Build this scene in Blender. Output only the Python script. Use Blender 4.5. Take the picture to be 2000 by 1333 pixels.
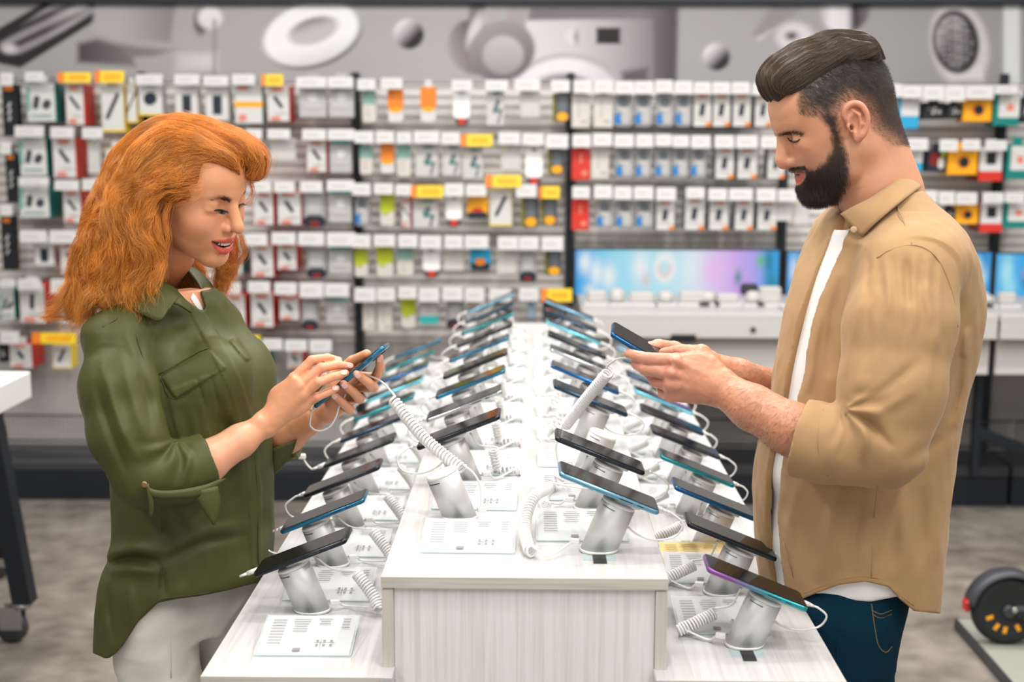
import bpy, math, random
import numpy as np
from mathutils import Vector, Matrix

for _o in list(bpy.data.objects):
    bpy.data.objects.remove(_o, do_unlink=True)
SC = bpy.context.scene
COL = SC.collection
PI = math.pi
R = math.radians

# ------------------------------------------------------------------ camera
IW, IH, FPX = 2000.0, 1333.0, 2600.0
CAM_P = np.array([0.0, 0.0, 1.6])
def _cam_basis(vp=(1043.0, 270.0), roll=0.3):
    r = math.radians(roll)
    d = np.array([(vp[0]-IW/2)/FPX, -(vp[1]-IH/2)/FPX, -1.0]); d /= np.linalg.norm(d)
    u = np.array([math.sin(r), math.cos(r), 0.0]); u -= d*np.dot(u, d); u /= np.linalg.norm(u)
    x = np.cross(d, u)
    return np.array([x, d, u])
CAM_R = _cam_basis()
_cd = bpy.data.cameras.new('camera')
_cd.sensor_width = 36.0
_cd.lens = FPX/IW*36.0
_cd.clip_start = 0.05
_cd.dof.use_dof = True
_cd.dof.focus_distance = 2.32
_cd.dof.aperture_fstop = 2.9
CAM = bpy.data.objects.new('camera', _cd)
COL.objects.link(CAM)
_m = Matrix([list(CAM_R[i]) + [CAM_P[i]] for i in range(3)] + [[0, 0, 0, 1]])
CAM.matrix_world = _m
SC.camera = CAM

def ray(px, py):
    return CAM_R @ np.array([(px-IW/2)/FPX, -(py-IH/2)/FPX, -1.0])
def onz(px, py, z):
    d = ray(px, py); return CAM_P + d*((z-CAM_P[2])/d[2])
def ony(px, py, y):
    d = ray(px, py); return CAM_P + d*((y-CAM_P[1])/d[1])
def proj(P):
    v = (np.asarray(P, float)-CAM_P) @ CAM_R
    return np.stack([IW/2+FPX*v[..., 0]/-v[..., 2], IH/2-FPX*v[..., 1]/-v[..., 2]], -1)

# ------------------------------------------------------------------ world, lights, exposure
SC.view_settings.view_transform = 'Standard'
SC.view_settings.look = 'None'
SC.view_settings.gamma = 1.0
SC.view_settings.use_curve_mapping = False
SC.view_settings.exposure = -0.88
try:
    SC.cycles.max_bounces = 8
    SC.cycles.diffuse_bounces = 3
    SC.cycles.glossy_bounces = 4
    SC.cycles.transmission_bounces = 6
    SC.cycles.transparent_max_bounces = 12
    SC.cycles.caustics_reflective = False
    SC.cycles.caustics_refractive = False
except Exception:
    pass
_w = bpy.data.worlds.new('world'); SC.world = _w; _w.use_nodes = True
_w.node_tree.nodes['Background'].inputs[0].default_value = (1.0, 0.97, 0.93, 1)
_w.node_tree.nodes['Background'].inputs[1].default_value = 0.10

LAMP_Z = 3.05
def lamp(name, x, y, sx, sy, power, col=(1.0, 0.972, 0.94), z=LAMP_Z, rot=(0, 0, 0)):
    l = bpy.data.lights.new(name, 'AREA'); l.shape = 'RECTANGLE'; l.size = sx; l.size_y = sy
    l.energy = power; l.color = col
    o = bpy.data.objects.new(name, l); o.location = (x, y, z); o.rotation_euler = rot
    COL.objects.link(o); return o
# rows of linear ceiling lamps running along the aisle, and spot bars washing the shelves
LAMPS = []
for _x, _p in ((-1.75, 66), (-0.30, 34), (1.15, 66), (2.5, 60)):
    for _y in (0.6, 3.0):
        LAMPS.append((_x, _y, 0.16, 1.9, _p))
for _x in (-2.4, -0.8, 0.8, 2.4):
    LAMPS.append((_x, 4.30, 1.3, 0.14, 44))
for _i, _l in enumerate(LAMPS):
    lamp('ceiling_lamp_light', *_l)
# track spots over the middle of the table
for _y in (1.5, 2.7, 3.9):
    lamp('track_spot_light', 0.05, _y, 0.14, 0.14, 26)
# added fill: broad soft light from behind the camera, no opening there
lamp('front_fill_light', 0.0, -2.6, 6.0, 2.4, 95, (0.97, 0.98, 1.0), 1.7, (R(90), 0, 0))

# ------------------------------------------------------------------ helpers
MATS = {}
def mat(name, col, rough=0.5, metal=0.0, spec=0.5, bump=None, noise=None, coat=0.0, trans=0.0, emit=None, alpha=None, sss=0.0, sheen=0.0):
    """procedural principled material; noise=(scale, amount) varies the colour, bump=(scale, strength)"""
    if name in MATS: return MATS[name]
    m = bpy.data.materials.new(name); m.use_nodes = True
    nt = m.node_tree; b = nt.nodes['Principled BSDF']
    c = tuple(col)+(1,) if len(col) == 3 else tuple(col)
    b.inputs['Base Color'].default_value = c
    b.inputs['Roughness'].default_value = rough
    b.inputs['Metallic'].default_value = metal
    b.inputs['Specular IOR Level'].default_value = spec
    if coat: b.inputs['Coat Weight'].default_value = coat; b.inputs['Coat Roughness'].default_value = 0.08
    if trans: b.inputs['Transmission Weight'].default_value = trans; b.inputs['IOR'].default_value = 1.2
    if sss:
        b.inputs['Subsurface Weight'].default_value = sss
        b.inputs['Subsurface Radius'].default_value = (0.012, 0.005, 0.003)
        b.inputs['Subsurface Scale'].default_value = 0.35
    if sheen: b.inputs['Sheen Weight'].default_value = sheen; b.inputs['Sheen Roughness'].default_value = 0.4
    if emit: b.inputs['Emission Color'].default_value = tuple(emit[:3])+(1,); b.inputs['Emission Strength'].default_value = emit[3]
    if alpha is not None: b.inputs['Alpha'].default_value = alpha
    tc = None
    if noise or bump:
        tc = nt.nodes.new('ShaderNodeTexCoord')
    if noise:
        n = nt.nodes.new('ShaderNodeTexNoise'); n.inputs['Scale'].default_value = noise[0]; n.inputs['Detail'].default_value = 5
        mp = nt.nodes.new('ShaderNodeMapping')
        if len(noise) > 2: mp.inputs['Scale'].default_value = noise[2]
        nt.links.new(tc.outputs['Object'], mp.inputs['Vector']); nt.links.new(mp.outputs[0], n.inputs['Vector'])
        mx = nt.nodes.new('ShaderNodeMix'); mx.data_type = 'RGBA'
        a = noise[1]
        mx.inputs[6].default_value = tuple(max(0, x*(1-a)) for x in c[:3])+(1,)
        mx.inputs[7].default_value = tuple(min(1, x*(1+a)) for x in c[:3])+(1,)
        nt.links.new(n.outputs['Fac'], mx.inputs[0]); nt.links.new(mx.outputs[2], b.inputs['Base Color'])
    if bump:
        n2 = nt.nodes.new('ShaderNodeTexNoise'); n2.inputs['Scale'].default_value = bump[0]; n2.inputs['Detail'].default_value = 4
        nt.links.new(tc.outputs['Object'], n2.inputs['Vector'])
        bp = nt.nodes.new('ShaderNodeBump'); bp.inputs['Strength'].default_value = bump[1]; bp.inputs['Distance'].default_value = 0.004
        nt.links.new(n2.outputs['Fac'], bp.inputs['Height']); nt.links.new(bp.outputs[0], b.inputs['Normal'])
    MATS[name] = m
    return m

def vcol_mat(name, rough=0.5, spec=0.4, sss=0.0, bump=None, sheen=0.0, attr='Col', emit=0.0):
    """colour comes from the mesh's own colour attribute (printed pictures, skin tones)"""
    m = mat(name, (0.8, 0.8, 0.8), rough, 0, spec, bump=bump, sss=sss, sheen=sheen)
    nt = m.node_tree; b = nt.nodes['Principled BSDF']
    a = nt.nodes.new('ShaderNodeVertexColor'); a.layer_name = attr
    nt.links.new(a.outputs[0], b.inputs['Base Color'])
    if emit:
        nt.links.new(a.outputs[0], b.inputs['Emission Color']); b.inputs['Emission Strength'].default_value = emit
    return m

def tag(o, label=None, cat=None, group=None, kind=None):
    if label: o['label'] = label
    if cat: o['category'] = cat
    if group: o['group'] = group
    if kind: o['kind'] = kind
    return o

def empty(name, loc=(0, 0, 0), label=None, cat=None, group=None):
    o = bpy.data.objects.new(name, None); o.empty_display_size = 0.05
    o.location = loc; COL.objects.link(o); tag(o, label, cat, group); return o

class MB:
    """collects simple shapes and links them as ONE mesh object"""
    def __init__(s): s.v = []; s.f = []; s.m = []; s.n = 0; s.sm = []
    def add(s, V, F, mi=0, smooth=False):
        V = [tuple(map(float, p)) for p in V]
        s.v += V; s.f += [tuple(i+s.n for i in f) for f in F]
        s.m += [mi]*len(F); s.sm += [smooth]*len(F); s.n += len(V); return s
    def box(s, c, d, mi=0, ch=0.0, M=None):
        """box of size d about c; ch>0 cuts a small chamfer on every edge"""
        hx, hy, hz = d[0]/2, d[1]/2, d[2]/2
        if ch <= 0:
            V = [(x*hx, y*hy, z*hz) for x in (-1, 1) for y in (-1, 1) for z in (-1, 1)]
            F = [(0, 1, 3, 2), (4, 6, 7, 5), (0, 4, 5, 1), (2, 3, 7, 6), (0, 2, 6, 4), (1, 5, 7, 3)]
        else:
            k = min(ch, hx*.9, hy*.9, hz*.9); V = []; idx = {}
            for x in (-1, 1):
                for y in (-1, 1):
                    for z in (-1, 1):
                        for ax in range(3):
                            p = [x*hx, y*hy, z*hz]
                            for q in range(3):
                                if q != ax: p[q] -= (x, y, z)[q]*k
                            idx[(x, y, z, ax)] = len(V); V.append(p)
            F = []
            for ax in range(3):
                o1, o2 = (ax+1) % 3, (ax+2) % 3
                for sg in (-1, 1):
                    q = []
                    for a, b in ((-1, -1), (1, -1), (1, 1), (-1, 1)):
                        key = [0, 0, 0]; key[ax] = sg; key[o1] = a; key[o2] = b
                        q.append(idx[tuple(key)+(ax,)])
                    F.append(tuple(q) if sg > 0 else tuple(q[::-1]))
            for ax in range(3):
                o1, o2 = (ax+1) % 3, (ax+2) % 3
                for a in (-1, 1):
                    for b in (-1, 1):
                        k0 = [0, 0, 0]; k1 = [0, 0, 0]
                        k0[ax] = -1; k1[ax] = 1; k0[o1] = k1[o1] = a; k0[o2] = k1[o2] = b
                        q = (idx[tuple(k0)+(o1,)], idx[tuple(k1)+(o1,)], idx[tuple(k1)+(o2,)], idx[tuple(k0)+(o2,)])
                        F.append(q if a*b > 0 else q[::-1])
            for x in (-1, 1):
                for y in (-1, 1):
                    for z in (-1, 1):
                        q = tuple(idx[(x, y, z, a)] for a in range(3))
                        F.append(q if x*y*z > 0 else q[::-1])
        if M is not None: V = [tuple(M @ Vector(p)) for p in V]
        V = [(p[0]+c[0], p[1]+c[1], p[2]+c[2]) for p in V]
        return s.add(V, F, mi)
    def prism(s, poly, h, M=None, mi=0, z0=0.0, bev=0.0, smooth=False):
        """closed outline in XY raised from z0 to z0+h, with an optional rounded rim"""
        n = len(poly); poly = np.asarray(poly, float)
        rings = []
        if bev > 0:
            cen = poly.mean(0); nx = np.roll(poly, -1, 0)-np.roll(poly, 1, 0)
            nrm = np.stack([nx[:, 1], -nx[:, 0]], 1); nrm /= np.linalg.norm(nrm, axis=1)[:, None]+1e-9
            for a in (0, 30, 60, 90):
                rings.append((poly-nrm*bev*(1-math.sin(R(a))), z0+bev*(1-math.cos(R(a)))))
            for a in (90, 60, 30, 0):
                rings.append((poly-nrm*bev*(1-math.sin(R(a))), z0+h-bev*(1-math.cos(R(a)))))
        else:
            rings = [(poly, z0), (poly, z0+h)]
        V = []; F = []; 
        for P, z in rings: V += [(p[0], p[1], z) for p in P]
        F.append(tuple(range(n))[::-1]); k = len(rings)
        for j in range(k-1):
            for i in range(n):
                a = j*n+i; b = j*n+(i+1) % n; F.append((a, b, b+n, a+n))
        F.append(tuple(range((k-1)*n, k*n)))
        if M is not None: V = [tuple(M @ Vector(p)) for p in V]
        return s.add(V, F, mi, smooth)
    def tube(s, pts, r, sides=6, mi=0, caps=True, up=None):
        """round tube along a polyline; r may be one radius or one per point"""
        P = np.asarray(pts, float); n = len(P)
        rr = np.full(n, r, float) if np.isscalar(r) else np.asarray(r, float)
        T = np.gradient(P, axis=0); T /= np.linalg.norm(T, axis=1)[:, None]+1e-12
        N = np.zeros_like(P); a = np.array([0, 0, 1.0]) if abs(T[0, 2]) < .9 else np.array([1.0, 0, 0])
        v = a-T[0]*np.dot(a, T[0]); N[0] = v/np.linalg.norm(v)
        for i in range(1, n):
            v = N[i-1]-T[i]*np.dot(N[i-1], T[i]); N[i] = v/(np.linalg.norm(v)+1e-12)
        B = np.cross(T, N)
        th = np.arange(sides)*2*PI/sides
        V = (P[:, None]+rr[:, None, None]*(np.cos(th)[None, :, None]*N[:, None]+np.sin(th)[None, :, None]*B[:, None])).reshape(-1, 3)
        F = []
        for i in range(n-1):
            for j in range(sides):
                a0 = i*sides+j; b0 = i*sides+(j+1) % sides; F.append((a0, b0, b0+sides, a0+sides))
        if caps: F.append(tuple(range(sides))[::-1]); F.append(tuple(range((n-1)*sides, n*sides)))
        return s.add(V, F, mi, True)
    def lathe(s, prof, seg=24, c=(0, 0, 0), M=None, mi=0, smooth=True):
        """profile of (radius, height) spun round Z"""
        V = []; F = []; n = len(prof)
        for r, z in prof:
            for j in range(seg):
                a = 2*PI*j/seg; V.append((r*math.cos(a), r*math.sin(a), z))
        for i in range(n-1):
            for j in range(seg):
                a = i*seg+j; b = i*seg+(j+1) % seg; F.append((a, b, b+seg, a+seg))
        F.append(tuple(range(seg))[::-1]); F.append(tuple(range((n-1)*seg, n*seg)))
        if M is not None: V = [tuple(M @ Vector(p)) for p in V]
        V = [(p[0]+c[0], p[1]+c[1], p[2]+c[2]) for p in V]
        return s.add(V, F, mi, smooth)
    def mesh(s, name, mats):
        me = bpy.data.meshes.new(name); me.from_pydata(s.v, [], s.f)
        for m in (mats if isinstance(mats, (list, tuple)) else [mats]): me.materials.append(m)
        me.polygons.foreach_set('material_index', s.m)
        me.polygons.foreach_set('use_smooth', s.sm)
        me.update(); return me
    def build(s, name, mats, parent=None, label=None, cat=None, group=None, kind=None, loc=None):
        o = bpy.data.objects.new(name, s.mesh(name, mats)); COL.objects.link(o)
        if parent is not None: o.parent = parent
        if loc is not None: o.location = loc
        tag(o, label, cat, group, kind); return o

def rrect(w, h, r, n=4):
    """outline of a rounded rectangle, counter-clockwise"""
    P = []
    for cx, cy, a0 in ((w/2-r, h/2-r, 0), (-w/2+r, h/2-r, 90), (-w/2+r, -h/2+r, 180), (w/2-r, -h/2+r, 270)):
        for i in range(n+1):
            a = R(a0+90*i/n); P.append((cx+r*math.cos(a), cy+r*math.sin(a)))
    return P

def smooth_path(pts, n=8):
    """Catmull-Rom through the given points"""
    P = np.asarray(pts, float); Q = np.vstack([2*P[0]-P[1], P, 2*P[-1]-P[-2]]); out = []
    for i in range(1, len(Q)-2):
        p0, p1, p2, p3 = Q[i-1], Q[i], Q[i+1], Q[i+2]
        for t in np.linspace(0, 1, n, endpoint=False):
            out.append(.5*((2*p1)+(-p0+p2)*t+(2*p0-5*p1+4*p2-p3)*t*t+(-p0+3*p1-3*p2+p3)*t**3))
    out.append(P[-1]); return np.array(out)

def coil_path(pts, rad, turns, per=9):
    """helix wound round a smooth path, with straight tails"""
    C = smooth_path(pts, 24)
    d = np.r_[0, np.cumsum(np.linalg.norm(np.diff(C, axis=0), axis=1))]
    n = int(turns*per)+1; s = np.linspace(0, d[-1], n)
    P = np.stack([np.interp(s, d, C[:, k]) for k in range(3)], 1)
    T = np.gradient(P, axis=0); T /= np.linalg.norm(T, axis=1)[:, None]
    a = np.array([0, 0, 1.0]); N = a-T*(T@a)[:, None]; N /= np.linalg.norm(N, axis=1)[:, None]+1e-9
    B = np.cross(T, N); ph = np.linspace(0, turns*2*PI, n)
    return P+rad*(np.cos(ph)[:, None]*N+np.sin(ph)[:, None]*B)

def inst(src, name=None, loc=None, parent=None):
    o = src.copy(); COL.objects.link(o)
    for k in list(o.keys()):
        if k in ('label',): del o[k]
    if name: o.name = name
    if loc is not None: o.location = loc
    o.parent = parent; return o

def nth(i):
    w = ['first', 'second', 'third', 'fourth', 'fifth', 'sixth', 'seventh', 'eighth', 'ninth', 'tenth', 'eleventh', 'twelfth', 'thirteenth', 'fourteenth', 'fifteenth', 'sixteenth', 'seventeenth']
    return w[i]
# ------------------------------------------------------------------ the room
WALL_Y = 6.12
def floor_mat():
    m = mat('polished_concrete', (0.24, 0.205, 0.175), 0.42, 0, 0.4)
    nt = m.node_tree; b = nt.nodes['Principled BSDF']; tc = nt.nodes.new('ShaderNodeTexCoord')
    n1 = nt.nodes.new('ShaderNodeTexNoise'); n1.inputs['Scale'].default_value = 2.3; n1.inputs['Detail'].default_value = 9; n1.inputs['Roughness'].default_value = .62
    n2 = nt.nodes.new('ShaderNodeTexNoise'); n2.inputs['Scale'].default_value = 9; n2.inputs['Detail'].default_value = 6
    mx = nt.nodes.new('ShaderNodeMath'); mx.operation = 'ADD'
    cr = nt.nodes.new('ShaderNodeValToRGB')
    e = cr.color_ramp.elements; e[0].position = .36; e[0].color = (0.13, 0.107, 0.09, 1); e[1].position = .66; e[1].color = (0.34, 0.30, 0.26, 1)
    m2 = nt.nodes.new('ShaderNodeMath'); m2.operation = 'MULTIPLY'; m2.inputs[1].default_value = .5
    nt.links.new(tc.outputs['Object'], n1.inputs['Vector']); nt.links.new(tc.outputs['Object'], n2.inputs['Vector'])
    nt.links.new(n1.outputs['Fac'], mx.inputs[0]); nt.links.new(n2.outputs['Fac'], mx.inputs[1])
    nt.links.new(mx.outputs[0], m2.inputs[0]); nt.links.new(m2.outputs[0], cr.inputs[0]); nt.links.new(cr.outputs[0], b.inputs['Base Color'])
    return m
M_FLOOR = floor_mat()
M_WALL = mat('painted_wall', (0.50, 0.49, 0.48), 0.8, noise=(6, .04))
M_CEIL = mat('ceiling_paint', (0.42, 0.42, 0.42), 0.9, noise=(4, .03))
M_SLAT = mat('pale_slat', (0.74, 0.71, 0.68), 0.55, noise=(14, .06, (.3, 1, 4)))
M_GROOVE = mat('slat_groove', (0.56, 0.52, 0.48), 0.7, noise=(10, .08))
M_NAVY = mat('navy_metal', (0.006, 0.010, 0.016), 0.45, noise=(20, .1))
M_DGREY = mat('dark_grey_metal', (0.05, 0.054, 0.062), 0.45, 0.3, noise=(20, .08))
M_PANEL = mat('grey_back_panel', (0.50, 0.475, 0.45), 0.6, noise=(5, .05, (6, 1, .4)))

def struct(name, c, d, m, ch=0):
    return MB().box(c, d, 0, ch).build(name, m, kind='structure')
struct('floor', (0, 1.6, -0.05), (9.6, 9.4, 0.1), M_FLOOR)
struct('ceiling', (0, 1.6, 3.25), (9.6, 9.4, 0.1), M_CEIL)
struct('wall_left', (-4.75, 1.6, 1.6), (0.1, 9.4, 3.2), M_WALL)
struct('wall_right', (4.75, 1.6, 1.6), (0.1, 9.4, 3.2), M_WALL)
struct('wall_front', (0, -3.05, 1.6), (9.6, 0.1, 3.2), M_WALL)
WALL = struct('wall_back', (0, WALL_Y+0.06, 1.6), (9.6, 0.1, 3.2), M_PANEL)
# groove boards behind the slats and the slats themselves, one per piece
POSTS_X = [ony(285, 400, WALL_Y)[0], ony(700, 400, WALL_Y)[0], ony(1117, 400, WALL_Y)[0], ony(1529, 400, WALL_Y)[0], ony(1943, 400, WALL_Y)[0]]
step = (POSTS_X[4]-POSTS_X[1])/3
BAYS = [POSTS_X[1]-3*step+i*step for i in range(9)]      # post positions
slat_mesh = MB().box((0, 0, 0), (step-0.045, 0.012, 0.030), 0, 0.003).mesh('slat', M_SLAT)
for b in range(1, 7):
    x = (BAYS[b]+BAYS[b+1])/2
    if not -2.9 < x < 2.9: continue
    bd = MB().box((x, WALL_Y+0.005, 1.27), (step-0.03, 0.012, 1.22)).build('groove_board', M_GROOVE, WALL)
    z = 0.70
    while z < 1.87:
        s = bpy.data.objects.new('slat', slat_mesh); COL.objects.link(s); s.parent = WALL; s.location = (x, WALL_Y-0.006, z); z += 0.044
for i, x in enumerate(BAYS[1:8]):
    MB().box((x, WALL_Y-0.025, 1.03), (0.034, 0.05, 1.72), 0, 0.004).build('upright_post', M_NAVY, WALL)
# lower back panel sheets
for b in range(1, 7):
    x = (BAYS[b]+BAYS[b+1])/2
    MB().box((x, WALL_Y-0.004, 0.40), (step-0.05, 0.02, 0.50), 0, 0.003).build('lower_panel', M_PANEL, WALL)
# dark rail that tops the picture frieze
MB().box((0, WALL_Y-0.04, 2.215), (9.2, 0.06, 0.05), 0, 0.005).build('trim_1', M_NAVY, kind='structure')

# printed picture frieze above the shelving (flat print, grey product photographs)
def frieze():
    x0 = ony(-60, 80, WALL_Y-.02)[0]; x1 = ony(2060, 80, WALL_Y-.02)[0]; z0 = 1.845; z1 = 2.19
    nx, nz = 560, 88
    X, Z = np.meshgrid(np.linspace(x0, x1, nx), np.linspace(z0, z1, nz))
    P = np.stack([X, np.full_like(X, WALL_Y-.022), Z], -1); q = proj(P); u, v = q[..., 0], q[..., 1]
    c = np.interp(u, [0, 500, 1000, 1400, 1700, 2000], [.37, .40, .42, .37, .32, .29])+0*(v)
    img = np.stack([c, c*.985, c*.995], -1)
    def ss(d, w=3.0): return np.clip(.5-d/(2*w), 0, 1)
    def put(mask, col):
        col = np.asarray(col, float)
        if col.ndim == 1: col = np.broadcast_to(col, img.shape)
        img[:] = img*(1-mask[..., None])+col*mask[..., None]
    def grey(t, tint=(1, .96, 1.0)): return np.stack([t*tint[0], t*tint[1], t*tint[2]], -1)
    def ell(cx, cy, a, b, ang=0):
        t = R(ang); dx = u-cx; dy = v-cy; xx = dx*math.cos(t)+dy*math.sin(t); yy = -dx*math.sin(t)+dy*math.cos(t)
        k = np.sqrt((xx/a)**2+(yy/b)**2); return (k-1)*min(a, b), xx, yy
    def poly(pts):
        d = np.full(u.shape, -1e9); pts = list(pts); n = len(pts)
        if sum(pts[i][0]*pts[(i+1) % n][1]-pts[(i+1) % n][0]*pts[i][1] for i in range(n)) < 0: pts = pts[::-1]
        for i in range(n):
            ax, ay = pts[i]; bx, by = pts[(i+1) % n]; ex, ey = bx-ax, by-ay; L = math.hypot(ex, ey)
            d = np.maximum(d, ((u-ax)*ey-(v-ay)*ex)/L)
        return d
    # a phone lying at a slant
    put(ss(poly([(-30, 118), (40, 132), (215, 22), (210, 8), (130, -20), (-30, 72)][::-1])), grey(np.clip(.09+0*u, 0, 1)))
    put(ss(poly([(0, 100), (45, 112), (190, 18), (125, -12), (0, 80)][::-1]), 5), grey(.24+.25*np.clip((u-90)/110, 0, 1)+.10*np.sin(u*.11+v*.23)))
    put(ss(ell(18, 95, 14, 9)[0], 5), grey(.6+0*u))
    # a kitchen mixer
    put(ss(poly([(185, -10), (345, -10), (330, 100), (240, 78), (180, 75)][::-1]), 6), grey(.42-.14*np.clip((u-230)/110, 0, 1)))
    put(ss(poly([(152, 85), (190, 76), (255, 94), (265, 130), (152, 122)]), 6), grey(.16+.10*np.clip((u-150)/130, 0, 1))); put(ss(poly([(235, 88), (335, 98), (300, 110), (250, 112)]), 6), grey(.26+0*u))
    put(ss(poly([(352, -10), (428, -10), (425, 135), (270, 140), (262, 104), (345, 104)][::-1]), 8), grey(.46+.12*np.clip((u-300)/100, 0, 1)))
    put(ss(ell(392, 42, 13, 24)[0], 5), grey(.16+0*u)); put(ss(ell(410, 35, 24, 22)[0], 5), grey(.72-.1*np.clip((v-30)/30, 0, 1)))
    put(ss(np.abs(u-419)-3+np.maximum(0, 40-v), 4), grey(.30+0*u))
    # ring, shaded darker below
    d, xx, yy = ell(608, 66, 96, 60, -17); di, xi, yi = ell(612, 60, 50, 25, -17)
    put(ss(ell(612, 72, 96, 60, -17)[0], 4), grey(.20+0*u)); put(ss(d, 4), grey(np.clip(.80-.22*(yy/60).clip(0, 1)**2, 0, 1), (1, 1, .99)))
    put(ss(di, 4), grey(.50-.25*np.clip(-(yi)/25, 0, 1)))
    # balls
    for cx, cy, r in ((798, 66, 29), (1399, 111, 26)):
        d, xx, yy = ell(cx, cy, r, r); t = np.clip(.5-(xx+yy)/(2.4*r), 0, 1); put(ss(d, 4), grey(.06+.62*t**1.3))
    # washing machine
    put(ss(poly([(1035, 14), (1325, 14), (1322, 160), (1020, 160)][::-1]), 4), grey(.26-.08*np.clip((u-1250)/60, 0, 1)))
    put(ss(poly([(1025, 40), (1275, 36), (1277, 160), (1000, 160)][::-1]), 4), grey(np.interp(u, [1020, 1120, 1230, 1280], [.66, .58, .36, .27])))
    put(ss(ell(1118, 70, 15, 15)[0], 4), grey(.66+0*u)); put(ss(ell(1126, 72, 5, 14)[0], 3), grey(.34+0*u))
    put(ss(np.maximum(np.abs(u-1188)-23, np.abs(v-70)-15), 3), grey(.075+0*u))
    put(ss(ell(1108, 215, 128, 110)[0], 5), grey(.42+0*u)); put(ss(ell(1105, 215, 116, 102)[0], 5), grey(.76-.2*np.clip((u-1120)/90, 0, 1))); put(ss(ell(1100, 215, 86, 72)[0], 6), grey(.34+0*u))
    put(ss(poly([(1215, 140), (1265, 132), (1265, 160), (1215, 160)][::-1]), 6), grey(.20+0*u))
    # headphones
    put(ss(poly([(918, -10), (950, -10), (942, 60), (915, 55)][::-1]), 4), grey(.27+0*u, (1, .92, .95)))
    put(ss(poly([(995, -10), (1035, -10), (1025, 60), (988, 60)][::-1]), 4), grey(.40+0*u, (1, .93, .95)))
    d, xx, yy = ell(922, 92, 46, 54, -18); put(ss(d, 4), grey(.24+.12*np.clip(-xx/40, 0, 1), (1, .91, .95)))
    put(ss(ell(928, 60, 12, 34, 20)[0], 5), grey(.6+0*u))
    d, xx, yy = ell(980, 100, 66, 58, -20); put(ss(d, 4), grey(.30-.06*np.clip(yy/50, -1, 1), (1, .92, .96))); put(ss(ell(983, 108, 40, 38)[0], 4), grey(.44-.08*np.clip((v-108)/35, -1, 1), (1, .94, .96)))
    # earphones
    put(ss(poly([(1470, 68), (1482, 78), (1560, 22), (1585, -10), (1520, -10)][::-1]), 5), grey(.30+.4*np.clip(np.sin((u*.5+v)*.07), 0, 1)))
    put(ss(ell(1552, 72, 36, 28)[0], 6), grey(.58+0*u)); put(ss(ell(1546, 70, 12, 8)[0], 5), grey(.16+0*u))
    d, xx, yy = ell(1648, 12, 52, 52); put(ss(d, 5), grey(np.interp(xx, [-50, -25, 5, 20, 50], [.35, .68, .62, .12, .22])))
    # watch
    put(ss(ell(1874, 88, 56, 84, -12)[0], 6), grey(.52+0*u)); put(ss(poly([(1850, 140), (1915, 128), (1925, 166), (1868, 172)][::-1]), 5), grey(.58-.3*np.clip((v-150)/18, 0, 1)))
    d, xx, yy = ell(1867, 82, 45, 62, -8); put(ss(d, 4), grey(.05+0*u))
    dd, xx, yy = ell(1865, 82, 37, 53, -8); tex = .20+.13*np.sin(u*.35+np.sin(v*.3)*2)*np.sin(v*.28+np.sin(u*.22)*2); put(ss(dd, 4), grey(np.clip(tex+.18*np.clip((-xx-yy)/60, 0, 1), .03, 1)))
    # pale appliance edge
    put(ss(np.abs(u-1976)-16, 4), grey(.60+0*u, (.97, 1, 1))); put(ss(np.maximum(np.abs(u-2030)-26, -(v-40)), 4), grey(.30+0*u))
    img = (c[..., None]+(img-c[..., None])*np.where(img < c[..., None], 1.45, 1.2)).clip(.02, .9)
    V = P.reshape(-1, 3); idx = np.arange(nx*nz).reshape(nz, nx)
    F = np.stack([idx[:-1, :-1], idx[:-1, 1:], idx[1:, 1:], idx[1:, :-1]], -1).reshape(-1, 4)
    me = bpy.data.meshes.new('picture_frieze'); me.from_pydata(V.tolist(), [], F.tolist())
    ca = me.color_attributes.new('Col', 'FLOAT_COLOR', 'POINT')
    ca.data.foreach_set('color', np.concatenate([img.reshape(-1, 3).clip(0, 1), np.ones((nx*nz, 1))], 1).astype(np.float32).ravel())
    me.materials.append(vcol_mat('frieze_print', 0.6, 0.3)); me.update()
    o = bpy.data.objects.new('picture_print', me); COL.objects.link(o)
    f = MB().box(((x0+x1)/2, WALL_Y-.008, (z0+z1)/2), (x1-x0, .02, z1-z0+.004)).build('picture_frieze', M_WALL, label='long grey printed frieze of product pictures above the hanging packages', cat='poster')
    o.parent = f
frieze()

# dark plinth with a wire-fronted bottom shelf, one unit per bay
MW = mat('wire_steel', (0.07, 0.073, 0.08), 0.4, 0.7, noise=(30, .06))
names = ['far left', 'left', 'left centre', 'right centre', 'right', 'far right']
for b in range(1, 7):
    xa, xb = BAYS[b], BAYS[b+1]; x = (xa+xb)/2; w = step-0.012
    t = empty('base_shelf', (x, 5.9, 0), 'dark base shelf with wire fence under the back wall, %s unit' % nth(b-1), 'shelf', 'base shelves along the back wall')
    MB().box((0, -0.02, 0.065), (w, 0.32, 0.13), 0, 0.006).build('plinth', M_NAVY, t)
    MB().box((0, -0.02, 0.155), (w, 0.33, 0.05), 0, 0.008).build('shelf_board', M_DGREY, t)
    m = MB()
    for i in range(int(w/0.02)):
        m.box((-w/2+0.01+i*0.02, -0.175, 0.285), (0.004, 0.004, 0.20))
    o = m.build('wire_fence', MW, t); o['kind'] = 'stuff'
    m = MB()
    for z in (0.385, 0.27, 0.215): m.tube([(-w/2, -0.176, z), (w/2, -0.176, z)], 0.0045, 6)
    m.build('fence_rail', MW, t)['kind'] = 'stuff'

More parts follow.
